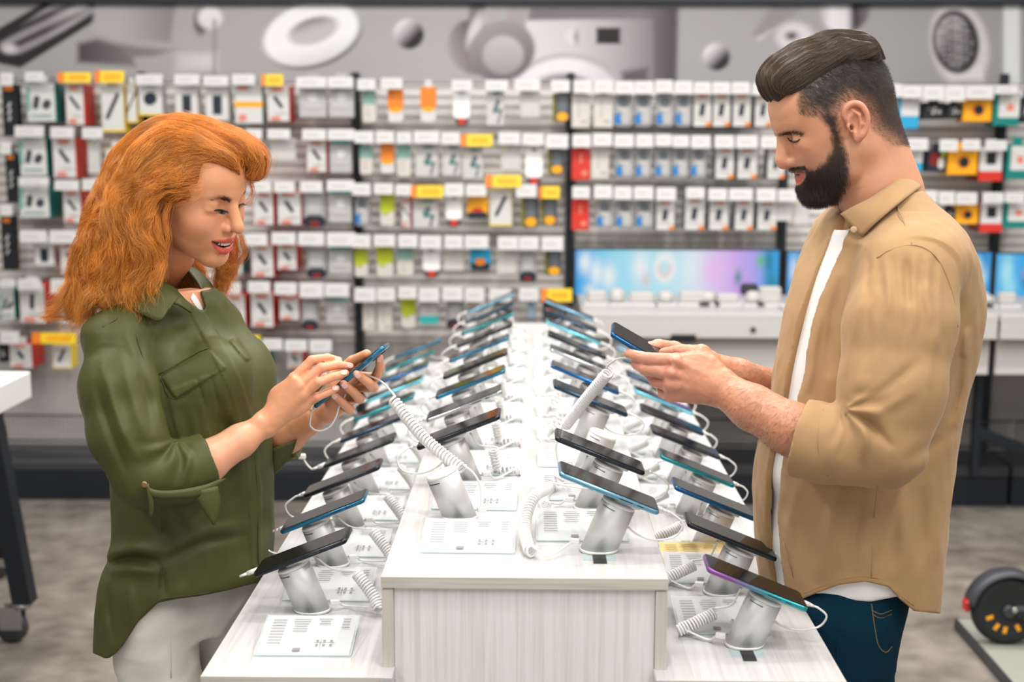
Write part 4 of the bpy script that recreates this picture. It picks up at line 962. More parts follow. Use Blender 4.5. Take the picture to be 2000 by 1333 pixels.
MB().lathe([(.02, -.02), (.077, -.022), (.077, .022), (.02, .02)], 24, (1.10, 0, 0), RX).build('front_rim', M_RIM, t)
# ------------------------------------------------------------------ sculpting toolkit: signed-distance field -> smooth mesh
class Sculpt:
    def __init__(s, lo, hi, h):
        s.lo = np.array(lo, float); s.h = h
        s.n = np.ceil((np.array(hi)-s.lo)/h).astype(int)+1
        s.D = np.full(s.n, 0.2, np.float32)
        s.ax = [(s.lo[i]+h*np.arange(s.n[i])).astype(np.float32) for i in range(3)]
    def win(s, lo, hi):
        a = np.clip(np.floor((np.array(lo)-s.lo)/s.h).astype(int), 0, s.n); b = np.clip(np.ceil((np.array(hi)-s.lo)/s.h).astype(int)+1, 0, s.n)
        sl = tuple(slice(a[i], b[i]) for i in range(3))
        return sl, s.ax[0][sl[0]][:, None, None], s.ax[1][sl[1]][None, :, None], s.ax[2][sl[2]][None, None, :]
    def put(s, lo, hi, f, k, mode='u'):
        pad = max(k, 2*s.h)+2*s.h
        sl, X, Y, Z = s.win(np.array(lo)-pad, np.array(hi)+pad)
        if 0 in [q.stop-q.start for q in sl]: return
        d = f(X, Y, Z); A = s.D[sl]
        if mode == 'u':
            if k <= 0: s.D[sl] = np.minimum(A, d)
            else:
                t = np.maximum(k-np.abs(A-d), 0)/k; s.D[sl] = np.minimum(A, d)-t*t*k*.25
        elif mode == 'c':
            d = -d
            if k <= 0: s.D[sl] = np.maximum(A, d)
            else:
                t = np.maximum(k-np.abs(A-d), 0)/k; s.D[sl] = np.maximum(A, d)+t*t*k*.25
    def cone(s, p0, p1, r0, r1, k=.01, mode='u', flat=None):
        p0 = np.array(p0, float); p1 = np.array(p1, float); v = p1-p0; L2 = max(float(v@v), 1e-12); rm = max(r0, r1)
        if flat is not None:
            fa = np.array(flat[0], float); fa /= np.linalg.norm(fa); ff = flat[1]
        def f(X, Y, Z):
            x, y, z = X-p0[0], Y-p0[1], Z-p0[2]
            t = np.clip((x*v[0]+y*v[1]+z*v[2])/L2, 0, 1)
            x = x-t*v[0]; y = y-t*v[1]; z = z-t*v[2]
            if flat is not None:
                q = (x*fa[0]+y*fa[1]+z*fa[2])*(ff-1); x = x+q*fa[0]; y = y+q*fa[1]; z = z+q*fa[2]
            return np.sqrt(x*x+y*y+z*z)-(r0+(r1-r0)*t)
        s.put(np.minimum(p0, p1)-rm, np.maximum(p0, p1)+rm, f, k, mode)
    def chain(s, P, rr, k=.01, mode='u', flat=None, k2=None):
        for i in range(len(P)-1): s.cone(P[i], P[i+1], rr[i], rr[i+1], k if i == 0 or k2 is None else k2, mode, flat)
    def ball(s, c, r, k=.01, mode='u'): s.cone(c, np.array(c)+[0, 0, 1e-5], r, r, k, mode)
    def ell(s, c, r, k=.01, mode='u', rot=None):
        c = np.array(c, float); r = np.array(r, float)
        Rm = np.eye(3) if rot is None else np.array(rot, float)         # rows: local axes
        ext = np.abs(Rm.T) @ r
        def f(X, Y, Z):
            x, y, z = X-c[0], Y-c[1], Z-c[2]
            a = (x*Rm[0, 0]+y*Rm[0, 1]+z*Rm[0, 2]); b = (x*Rm[1, 0]+y*Rm[1, 1]+z*Rm[1, 2]); g = (x*Rm[2, 0]+y*Rm[2, 1]+z*Rm[2, 2])
            k0 = np.sqrt((a/r[0])**2+(b/r[1])**2+(g/r[2])**2); k1 = np.sqrt((a/r[0]**2)**2+(b/r[1]**2)**2+(g/r[2]**2)**2)
            return k0*(k0-1)/np.maximum(k1, 1e-6)
        s.put(c-ext, c+ext, f, k, mode)
    def loft(s, rows, k=.01, mode='u', power=2.0, rot=0.0):
        """rows (z, cx, cy, a, b): stacked rounded sections, a half-size along the turned X axis, b across"""
        rows = sorted(rows); Zs = np.array([r[0] for r in rows]); ca, sa = math.cos(rot), math.sin(rot)
        q = [np.array([r[i] for r in rows]) for i in range(1, 5)]
        m = max(q[2].max(), q[3].max())
        lo = (q[0].min()-m, q[1].min()-m, Zs[0]); hi = (q[0].max()+m, q[1].max()+m, Zs[-1])
        def f(X, Y, Z):
            z = Z[0, 0]; zz = np.clip(z, Zs[0], Zs[-1])
            cx, cy, a, b = [cubic(Zs, v, zz)[None, None, :] for v in q]
            x = X-cx; y = Y-cy; u = x*ca+y*sa; v = -x*sa+y*ca
            kk = (np.abs(u/a)**power+np.abs(v/b)**power)**(1/power)
            d = (kk-1)*np.minimum(a, b)*.95
            over = np.maximum(Zs[0]-Z, Z-Zs[-1])
            return np.maximum(d, over)
        s.put(lo, hi, f, k, mode)
    def near(s, band):
        return np.nonzero(np.abs(s.D) < band)
    def displace(s, fn, band=.03):
        i = s.near(band); P = np.stack([s.ax[q][i[q]] for q in range(3)], 1); s.D[i] -= fn(P).astype(np.float32)
    def sample(s, P):
        g = (np.asarray(P)-s.lo)/s.h; g = np.clip(g, 0, s.n-1.001); i = g.astype(int); t = g-i; r = 0
        for a in (0, 1):
            for b in (0, 1):
                for c in (0, 1):
                    r = r+s.D[i[:, 0]+a, i[:, 1]+b, i[:, 2]+c]*((t[:, 0] if a else 1-t[:, 0])*(t[:, 1] if b else 1-t[:, 1])*(t[:, 2] if c else 1-t[:, 2]))
        return r
    def grad(s, P):
        e = s.h; P = np.asarray(P, float); G = np.stack([s.sample(P+np.eye(3)[q]*e)-s.sample(P-np.eye(3)[q]*e) for q in range(3)], 1)
        return G/(np.linalg.norm(G, axis=1)[:, None]+1e-9)
    def mesh(s):
        """naive surface nets"""
        D = s.D; I = D < 0; n = s.n
        c = [I[a:n[0]-1+a, b:n[1]-1+b, d:n[2]-1+d] for a in (0, 1) for b in (0, 1) for d in (0, 1)]
        allv = c[0].copy(); anyv = c[0].copy()
        for q in c[1:]: allv &= q; anyv |= q
        act = anyv & ~allv; ci = np.stack(np.nonzero(act), 1)
        if len(ci) == 0: return np.zeros((0, 3)), np.zeros((0, 4), int)
        corn = [(a, b, d) for a in (0, 1) for b in (0, 1) for d in (0, 1)]
        val = np.stack([D[ci[:, 0]+a, ci[:, 1]+b, ci[:, 2]+d] for a, b, d in corn], 1)
        acc = np.zeros((len(ci), 3)); cnt = np.zeros(len(ci))
        for i in range(8):
            for j in range(i+1, 8):
                df = np.array(corn[j])-np.array(corn[i])
                if np.abs(df).sum() != 1: continue
                vi, vj = val[:, i], val[:, j]; m = (vi < 0) != (vj < 0)
                t = np.where(m, vi/np.where(m, vi-vj, 1), 0)
                acc += m[:, None]*(np.array(corn[i])+t[:, None]*df); cnt += m
        V = s.lo+s.h*(ci+acc/cnt[:, None])
        lut = -np.ones(n-1, np.int32); lut[ci[:, 0], ci[:, 1], ci[:, 2]] = np.arange(len(ci)); F = []
        for ax in range(3):
            o1, o2 = (ax+1) % 3, (ax+2) % 3
            sl0 = [slice(None)]*3; sl1 = [slice(None)]*3; sl0[ax] = slice(0, -1); sl1[ax] = slice(1, None)
            e = np.stack(np.nonzero(I[tuple(sl0)] != I[tuple(sl1)]), 1)
            ok = (e[:, o1] > 0) & (e[:, o2] > 0) & (e[:, o1] < n[o1]-1) & (e[:, o2] < n[o2]-1); e = e[ok]
            def g(d1, d2):
                q = e.copy(); q[:, o1] -= d1; q[:, o2] -= d2; return lut[q[:, 0], q[:, 1], q[:, 2]]
            f = np.stack([g(1, 1), g(0, 1), g(0, 0), g(1, 0)], 1)
            fl = I[e[:, 0], e[:, 1], e[:, 2]]; f[~fl] = f[~fl][:, ::-1]; F.append(f)
        F = np.concatenate(F); F = F[(F >= 0).all(1)]
        return V, F

def cubic(xs, ys, x):
    """monotone-ish smooth interpolation through the points"""
    xs = np.asarray(xs, float); ys = np.asarray(ys, float)
    if len(xs) < 3: return np.interp(x, xs, ys)
    d = np.diff(ys)/np.diff(xs); m = np.zeros_like(ys); m[1:-1] = (d[1:]+d[:-1])/2; m[0] = d[0]; m[-1] = d[-1]
    i = np.clip(np.searchsorted(xs, x)-1, 0, len(xs)-2); h = xs[i+1]-xs[i]; t = (x-xs[i])/h
    return (2*t**3-3*t**2+1)*ys[i]+(t**3-2*t**2+t)*h*m[i]+(-2*t**3+3*t**2)*ys[i+1]+(t**3-t**2)*h*m[i+1]

_nr = np.random.default_rng(11); _NL = _nr.uniform(-1, 1, (32, 32, 32)).astype(np.float32)
def noise3(P, sc):
    q = np.asarray(P)*np.asarray(sc)+100.0; i = np.floor(q).astype(int); t = q-i; t = t*t*(3-2*t); r = 0
    for a in (0, 1):
        for b in (0, 1):
            for c in (0, 1):
                r = r+_NL[(i[:, 0]+a) % 32, (i[:, 1]+b) % 32, (i[:, 2]+c) % 32]*((t[:, 0] if a else 1-t[:, 0])*(t[:, 1] if b else 1-t[:, 1])*(t[:, 2] if c else 1-t[:, 2]))
    return r
def seg_dist(p, pts):
    """2-D distance from points p to a polyline"""
    d = np.full(len(p), 1e9)
    for i in range(len(pts)-1):
        a = np.array(pts[i], float); b = np.array(pts[i+1], float); v = b-a; t = np.clip(((p-a)@v)/(v@v+1e-9), 0, 1); d = np.minimum(d, np.linalg.norm(p-a-t[:, None]*v, axis=1))
    return d
def seg_taper(p, pts):
    """distance to a polyline and how far along it (0..1) the nearest point lies"""
    P = np.asarray(pts, float); L = np.r_[0, np.cumsum(np.linalg.norm(np.diff(P, axis=0), axis=1))]; d = np.full(len(p), 1e9); s = np.zeros(len(p))
    for i in range(len(P)-1):
        a = P[i]; v = P[i+1]-a; t = np.clip(((p-a)@v)/(v@v+1e-9), 0, 1); q = np.linalg.norm(p-a-t[:, None]*v, axis=1); m = q < d; d[m] = q[m]; s[m] = ((L[i]+t*(L[i+1]-L[i]))/L[-1])[m]
    return d, s
def in_poly(p, pts):
    """signed distance to a closed 2-D outline, negative inside"""
    pts = np.asarray(pts, float); d = seg_dist(p, list(pts)+[pts[0]]); ins = np.zeros(len(p), bool); n = len(pts)
    for i in range(n):
        a, b = pts[i], pts[(i+1) % n]; c = (a[1] > p[:, 1]) != (b[1] > p[:, 1])
        ins ^= c & (p[:, 0] < (b[0]-a[0])*(p[:, 1]-a[1])/(b[1]-a[1]+1e-12)+a[0])
    return np.where(ins, -d, d)
def sstep(a, b, x):
    t = np.clip((x-a)/(b-a), 0, 1); return t*t*(3-2*t)

def mesh_obj(name, V, F, m, parent=None, col=None, smooth=True):
    me = bpy.data.meshes.new(name); V = np.asarray(V, np.float32); F = np.asarray(F, np.int32)
    me.vertices.add(len(V)); me.vertices.foreach_set('co', V.ravel())
    k = F.shape[1]; me.loops.add(F.size); me.loops.foreach_set('vertex_index', F.ravel())
    me.polygons.add(len(F)); me.polygons.foreach_set('loop_start', np.arange(0, F.size, k, dtype=np.int32)); me.polygons.foreach_set('loop_total', np.full(len(F), k, np.int32))
    me.polygons.foreach_set('use_smooth', np.full(len(F), smooth)); me.update(calc_edges=True); me.validate()
    if col is not None:
        ca = me.color_attributes.new('Col', 'FLOAT_COLOR', 'POINT'); ca.data.foreach_set('color', np.concatenate([np.asarray(col), np.ones((len(V), 1))], 1).astype(np.float32).ravel())
    me.materials.append(m); o = bpy.data.objects.new(name, me); COL.objects.link(o)
    if parent is not None: o.parent = parent; o.matrix_parent_inverse = parent.matrix_world.inverted() if False else Matrix.Translation(-Vector(parent.location))
    return o
def world_child(o, parent):
    """o is built in world coordinates under an unrotated parent"""
    o.parent = parent; o.matrix_parent_inverse = Matrix.Translation(-Vector(parent.location)); return o

def hair_mat(name, col, rough=.4, rrad=.45, var=.25, tint2=None, spec=.35, patch=None):
    m = bpy.data.materials.new(name); m.use_nodes = True; nt = m.node_tree; b = nt.nodes['Principled BSDF']
    b.inputs['Roughness'].default_value = rough; b.inputs['Specular IOR Level'].default_value = spec
    hi = nt.nodes.new('ShaderNodeHairInfo'); cr = nt.nodes.new('ShaderNodeValToRGB'); e = cr.color_ramp.elements
    c = np.array(col); e[0].color = tuple((c*(1-var)).clip(0, 1))+(1,); e[1].color = tuple(((c if tint2 is None else np.array(tint2))*(1+var)).clip(0, 1))+(1,)
    nt.links.new(hi.outputs['Random'], cr.inputs[0]); nt.links.new(cr.outputs[0], b.inputs['Base Color'])
    if patch:                                   # dyed locks: some are deeper in colour than others
        tc = nt.nodes.new('ShaderNodeTexCoord'); n = nt.nodes.new('ShaderNodeTexNoise'); n.inputs['Scale'].default_value = patch[0]; n.inputs['Detail'].default_value = 3
        mr = nt.nodes.new('ShaderNodeMapRange'); mr.inputs[1].default_value = .35; mr.inputs[2].default_value = .65; mr.inputs[3].default_value = 1-patch[1]; mr.inputs[4].default_value = 1.1
        vm = nt.nodes.new('ShaderNodeVectorMath'); vm.operation = 'SCALE'
        nt.links.new(tc.outputs['Object'], n.inputs['Vector']); nt.links.new(n.outputs['Fac'], mr.inputs[0]); nt.links.new(cr.outputs[0], vm.inputs[0]); nt.links.new(mr.outputs[0], vm.inputs['Scale']); nt.links.new(vm.outputs[0], b.inputs['Base Color'])
    return m
def strands(name, P, r0, r1, m, parent=None, prof=None):
    """P (n, k, 3) strand points in world space -> one hair object"""
    n, k, _ = P.shape
    hc = bpy.data.hair_curves.new(name); hc.add_curves([k]*n)
    Q = P
    if parent is not None: Q = P-np.array(parent.location)
    hc.position_data.foreach_set('vector', Q.reshape(-1).astype(np.float32))
    a = hc.attributes.new('radius', 'FLOAT', 'POINT')
    pr = np.linspace(r0, r1, k) if prof is None else prof
    a.data.foreach_set('value', np.tile(pr, n).astype(np.float32))
    hc.materials.append(m); o = bpy.data.objects.new(name, hc); COL.objects.link(o)
    if parent is not None: o.parent = parent
    return o
def head_axes(base, yaw, pitch, roll):
    th = R(yaw); F = np.array([base*math.cos(th), -math.sin(th), 0.0]); U = np.array([0, 0, 1.0]); S = np.cross(U, F); p = R(pitch)
    F2 = F*math.cos(p)-U*math.sin(p); U2 = U*math.cos(p)+F*math.sin(p); r = R(roll)
    return np.stack([F2, U2*math.cos(r)+S*math.sin(r), S*math.cos(r)-U2*math.sin(r)], 1)

def sculpt_ear(S, c, sg, sc=1.0, tilt=15):
    """outer ear on the side sg of the head (local axes forward, up, side)"""
    ct, st = math.cos(R(tilt)), math.sin(R(tilt))
    def q(f, u, s): return (c[0]+sc*(f*ct-u*st), c[1]+sc*(f*st+u*ct), c[2]*1.0+sg*sc*s)
    rot = [[ct, st, 0], [-st, ct, 0], [0, 0, 1]]
    S.ell(q(-.004, .0, .003), (.0165*sc, .028*sc, .0065*sc), .004, rot=rot)
    S.ell(q(.0005, -.004, .010), (.0088*sc, .0155*sc, .0075*sc), .003, 'c', rot=rot)
    S.ell(q(-.007, .009, .0105), (.007*sc, .012*sc, .0045*sc), .003, 'c', rot=rot)
    rim = [q(.010, .004, .004), q(.013, .016, .005), (q(.008, .027, .007)), q(-.004, .0315, .009), q(-.016, .025, .011), q(-.0215, .010, .012), q(-.0205, -.006, .011), q(-.014, -.019, .0085), q(-.006, -.027, .006)]
    rs = smooth_path(rim, 4); S.chain(rs, list(np.interp(np.linspace(0, 1, len(rs)), np.linspace(0, 1, 9), np.array([.0022, .003, .0034, .0036, .0036, .0034, .003, .003, .004])*sc)), .004)
    S.chain([q(-.001, .021, .007), q(-.010, .010, .0095), q(-.010, -.006, .009), q(-.003, -.017, .007)], [.002*sc, .0028*sc, .0028*sc, .002*sc], .003)
    S.cone(q(.011, -.004, .006), q(.008, -.012, .007), .0036*sc, .003*sc, .004)
    S.ell(q(-.001, -.027, .003), (.008*sc, .0085*sc, .0042*sc), .004, rot=rot)

def sculpt_head(S, fem, eyes_u=.022, smile=0.0):
    w = .94 if fem else 1.0
    S.ell((-.010, .036, 0), (.089, .078, .074*w), .01)
    S.ell((.034, .048, 0), (.053, .046, .057*w), .03)
    for sg in (-1, 1):
        S.cone((.0785, .033, sg*.010), (.065, .031, sg*.039*w), .0105 if fem else .0125, .009, .012)        # brow
        S.ell((.052, -.006, sg*.043*w), (.023, .019, .017), .02)                              # cheekbone
        S.cone((.002, -.045, sg*.046*w), (.070, -.083, sg*.013), .018 if fem else .022, .015 if fem else .017, .025)      # jaw
        S.ell((.040, -.040, sg*.034), (.034, .038, .022), .02)                                # cheek
        S.ell((.020, .020, sg*.055*w), (.035, .035, .016), .02)                               # temple
    S.ell((.034, -.028, 0), (.054, .066, .050*w), .025)
    S.ell((.078 if not fem else .0755, -.083, 0), (.0155, .0145, .018 if fem else .021), .018)
    S.ell((.068, -.047, 0), (.0245, .026, .029), .02)
    for sg in (-1, 1): S.ell((.088, eyes_u-.002, sg*.0315), (.0165, .0125, .0175), .012, 'c')
    # nose
    br = .0072 if fem else .0085
    S.cone((.0845, .019, 0), (.103, -.009, 0) if fem else (.1005, -.012, 0), br, br+.0008, .012)
    S.ball((.1045, -.0140, 0) if fem else (.1030, -.0165, 0), .0090 if fem else .0098, .006)
    for sg in (-1, 1):
        S.ell((.0935, -.0205 if fem else -.0225, sg*.0112), (.0078, .0066, .0052), .007)
        S.ell((.0995, -.0275 if fem else -.0305, sg*.0062), (.0048, .0042, .0030), .002, 'c')
    S.cone((.096, -.030, 0), (.094, -.036, 0), .004, .003, .006)
# ------------------------------------------------------------------ people: shared skin and hair helpers
def skin_mat(name):
    m = vcol_mat(name, .42, .42, bump=(260, .05))
    b = m.node_tree.nodes['Principled BSDF']
    b.inputs['Subsurface Weight'].default_value = .12; b.inputs['Subsurface Radius'].default_value = (1.0, .35, .2); b.inputs['Subsurface Scale'].default_value = .006
    return m
M_SKIN = skin_mat('skin')
def lerp(a, b, t): return a+(b-a)*t[:, None] if np.ndim(t) else a+(b-a)*t
def blend(col, c, w): col[:] = col+(np.array(c)-col)*np.clip(w, 0, 1)[:, None]
def flow(S, P0, field, k, step, lift, rng, wob=0.0, reproj=.8):
    """strands that follow a direction field over a sculpted surface; lift(t) is the height above it"""
    P = np.array(P0, float); out = []
    alive = np.ones(len(P), bool)
    for j in range(k):
        N = S.grad(P); d = S.sample(P); alive &= np.abs(d) < .012
        L = lift(j/(k-1)); 
        P = np.where(alive[:, None], P-(N*(d-L)[:, None])*(reproj if j else 1.0), out[-1] if j else P)
        out.append(P.copy())
        T = field(P); T = T+rng.normal(size=P.shape)*wob
        T = T-N*(T*N).sum(1)[:, None]*reproj; T /= np.linalg.norm(T, axis=1)[:, None]+1e-9
        P = P+T*(step if np.isscalar(step) else step[:, None])
    return np.stack(out, 1)
def pick(rng, n, w):
    w = np.clip(w, 0, None); return rng.choice(len(w), n, p=w/w.sum())

def hit(S, px, tol, offs=.0006):
    """points where camera rays through the given picture points meet a sculpted surface; tol maps world to its local space"""
    o = tol(CAM_P[None])[0]; out = []
    for x, y in px:
        d = tol((CAM_P+ray(x, y))[None])[0]-o
        ts = np.linspace(.3, 4, 6000); P = o+d*ts[:, None]
        inside = ((P >= S.lo) & (P <= S.lo+S.h*(S.n-1))).all(1); D = np.where(inside, S.sample(P), 1.0)
        i = int(np.argmax(D < offs)); out.append(P[i] if D[i] < offs else P[np.argmin(D)])
    return np.array(out)
def patch(name, up, lo, m, parent, Qf, nu=14, nv=6, bulge=.004, th=.0028, bdir=(0, -1, 0)):
    """a piece of cloth between two picture-space edges given as (px, py, depth offset)"""
    A = smooth_path([Qf(*p) for p in up], 8); B = smooth_path([Qf(*p) for p in lo], 8)
    ra = np.linspace(0, len(A)-1, nu); A = np.stack([np.interp(ra, np.arange(len(A)), A[:, k]) for k in range(3)], 1)
    rb = np.linspace(0, len(B)-1, nu); B = np.stack([np.interp(rb, np.arange(len(B)), B[:, k]) for k in range(3)], 1)
    t = np.linspace(0, 1, nv)[None, :, None]; G = A[:, None]*(1-t)+B[:, None]*t+np.array(bdir)*bulge*np.sin(t*PI)
    du = np.gradient(G, axis=0); dv = np.gradient(G, axis=1); N = np.cross(du, dv); N /= np.linalg.norm(N, axis=2)[..., None]+1e-9
    T = G+N*th/2; U = G-N*th/2; V = np.concatenate([T.reshape(-1, 3), U.reshape(-1, 3)]); n = nu*nv; idx = np.arange(n).reshape(nu, nv); F = []
    for i in range(nu-1):
        for j in range(nv-1):
            q = (idx[i, j], idx[i+1, j], idx[i+1, j+1], idx[i, j+1]); F.append(q); F.append(tuple(k+n for k in q[::-1]))
    bd = [idx[i, 0] for i in range(nu)]+[idx[nu-1, j] for j in range(1, nv)]+[idx[i, nv-1] for i in range(nu-2, -1, -1)]+[idx[0, j] for j in range(nv-2, 0, -1)]
    for a, b in zip(bd, bd[1:]+bd[:1]): F.append((b, a, a+n, b+n))
    return mesh_obj(name, V, np.array(F), m, parent)
def folds(S, Qf, L, dy, px, ymax):
    """raise (+) or sink (-) soft folds drawn as picture-space lines: (points, half width px, height m)"""
    def fn(P):
        r = np.zeros(len(P)); k = np.nonzero(P[:, 1] < ymax+.02)[0]; q = proj(P[k]); near = sstep(ymax+.02, ymax-.03, P[k, 1])
        for pts, w, am in L:
            c = smooth_path([(*x, 0) for x in pts], 4)[:, :2]; lo = c.min(0)-2.6*w; hi = c.max(0)+2.6*w
            m = np.nonzero((q[:, 0] > lo[0]) & (q[:, 0] < hi[0]) & (q[:, 1] > lo[1]) & (q[:, 1] < hi[1]))[0]
            if len(m) == 0: continue
            d, t = seg_taper(q[m], c); r[k[m]] += am*np.exp(-(d/w)**2)*np.sin(PI*np.clip(t, 0, 1))**.8*near[m]
        return r
    S.displace(fn, .022)
def cut_below(S, hem, wrap=None):
    """trim a garment along a hem line drawn in the picture"""
    h = np.array(hem, float); i = S.near(.25); P = np.stack([S.ax[k][i[k]] for k in range(3)], 1); q = proj(P)
    d = (q[:, 1]-np.interp(q[:, 0], h[:, 0], h[:, 1]))*.0009; S.D[i] = np.maximum(S.D[i], d).astype(np.float32)
    return q
def cloth_mat(name, col, weave, rough=.8, sheen=.15, bump=.12, spec=.2):
    m = mat(name, col, rough, 0, spec, sheen=sheen)
    nt = m.node_tree; b = nt.nodes['Principled BSDF']; tc = nt.nodes.new('ShaderNodeTexCoord')
    n = nt.nodes.new('ShaderNodeTexNoise'); n.inputs['Scale'].default_value = weave; n.inputs['Detail'].default_value = 3
    n2 = nt.nodes.new('ShaderNodeTexNoise'); n2.inputs['Scale'].default_value = 14; n2.inputs['Detail'].default_value = 5
    mx = nt.nodes.new('ShaderNodeMix'); mx.data_type = 'RGBA'; mx.inputs[6].default_value = tuple(c*.86 for c in col)+(1,); mx.inputs[7].default_value = tuple(min(1, c*1.12) for c in col)+(1,)
    bp = nt.nodes.new('ShaderNodeBump'); bp.inputs['Strength'].default_value = bump; bp.inputs['Distance'].default_value = .001
    nt.links.new(tc.outputs['Object'], n.inputs['Vector']); nt.links.new(tc.outputs['Object'], n2.inputs['Vector'])
    nt.links.new(n2.outputs['Fac'], mx.inputs[0]); nt.links.new(mx.outputs[2], b.inputs['Base Color']); nt.links.new(n.outputs['Fac'], bp.inputs['Height']); nt.links.new(bp.outputs[0], b.inputs['Normal'])
    return m
def seam(name, S, pts, m, parent, r=.0011, off=.0):
    P = smooth_path(hit(S, pts, lambda w: w, off), 4); return world_child(MB().tube(P, r, 5).build(name, m), parent)
def body_rows(rows, Y0, rot, Qf, dyc=0.0):
    """sections from picture extents: (py, left px, right px, half width across)"""
    out = []; ca, sa = math.cos(rot), math.sin(rot)
    for py, l, r, b in rows:
        A = Qf(l, py, dyc); B = Qf(r, py, dyc); ex = (B[0]-A[0])/2; a = math.sqrt(max(ex*ex-(b*sa)**2, (.35*ex)**2))/abs(ca)
        out.append(((A[2]+B[2])/2, (A[0]+B[0])/2, Y0+dyc, a, b))
    return out
def rr_hand(S, wrist, mcps, fingers, thumb, palm):
    """wrist -> knuckles -> fingers -> thumb, every chain rooted inside the palm"""
    for (p, r) in mcps: S.cone(wrist[0], p, wrist[1], r, .010)
    for c, rad, rot in palm: S.ell(c, rad, .012, rot=rot)
    for P, rr in fingers: S.chain(P, rr, .0022, k2=.0018)
    S.chain(thumb[0], thumb[1], .008, k2=.003)
def nails(name, L, Qf, m, parent):
    for (px, py, dy, dx, dz, w) in L:
        c = Qf(px, py, dy); o = MB(); M4 = Matrix.Translation(Vector(c)) @ Matrix.Rotation(math.atan2(dz, dx), 4, Vector((0, -1, 0))) @ Matrix.Rotation(R(90), 4, 'X')
        o.prism(rrect(w*1.35, w, w*.42, 4), .0012, M4, z0=-.0006, bev=.0003, smooth=True); world_child(o.build('fingernail', m), parent)
def finish_body(root, parts):
    """head, neck, trunk, arms and hands become the figure's own single mesh"""
    off = 0; Vs = []; Fs = []; Cs = []
    for V, F, C in parts: Vs.append(V-np.array(root.location)); Fs.append(F+off); Cs.append(C); off += len(V)
    t = mesh_obj('tmp', np.concatenate(Vs), np.concatenate(Fs), M_SKIN, None, np.concatenate(Cs)); old = root.data; root.data = t.data; root.data.name = 'person'; bpy.data.objects.remove(t); bpy.data.meshes.remove(old)
M_TEE = cloth_mat('white_tee', (.80, .79, .77), 700, .85)
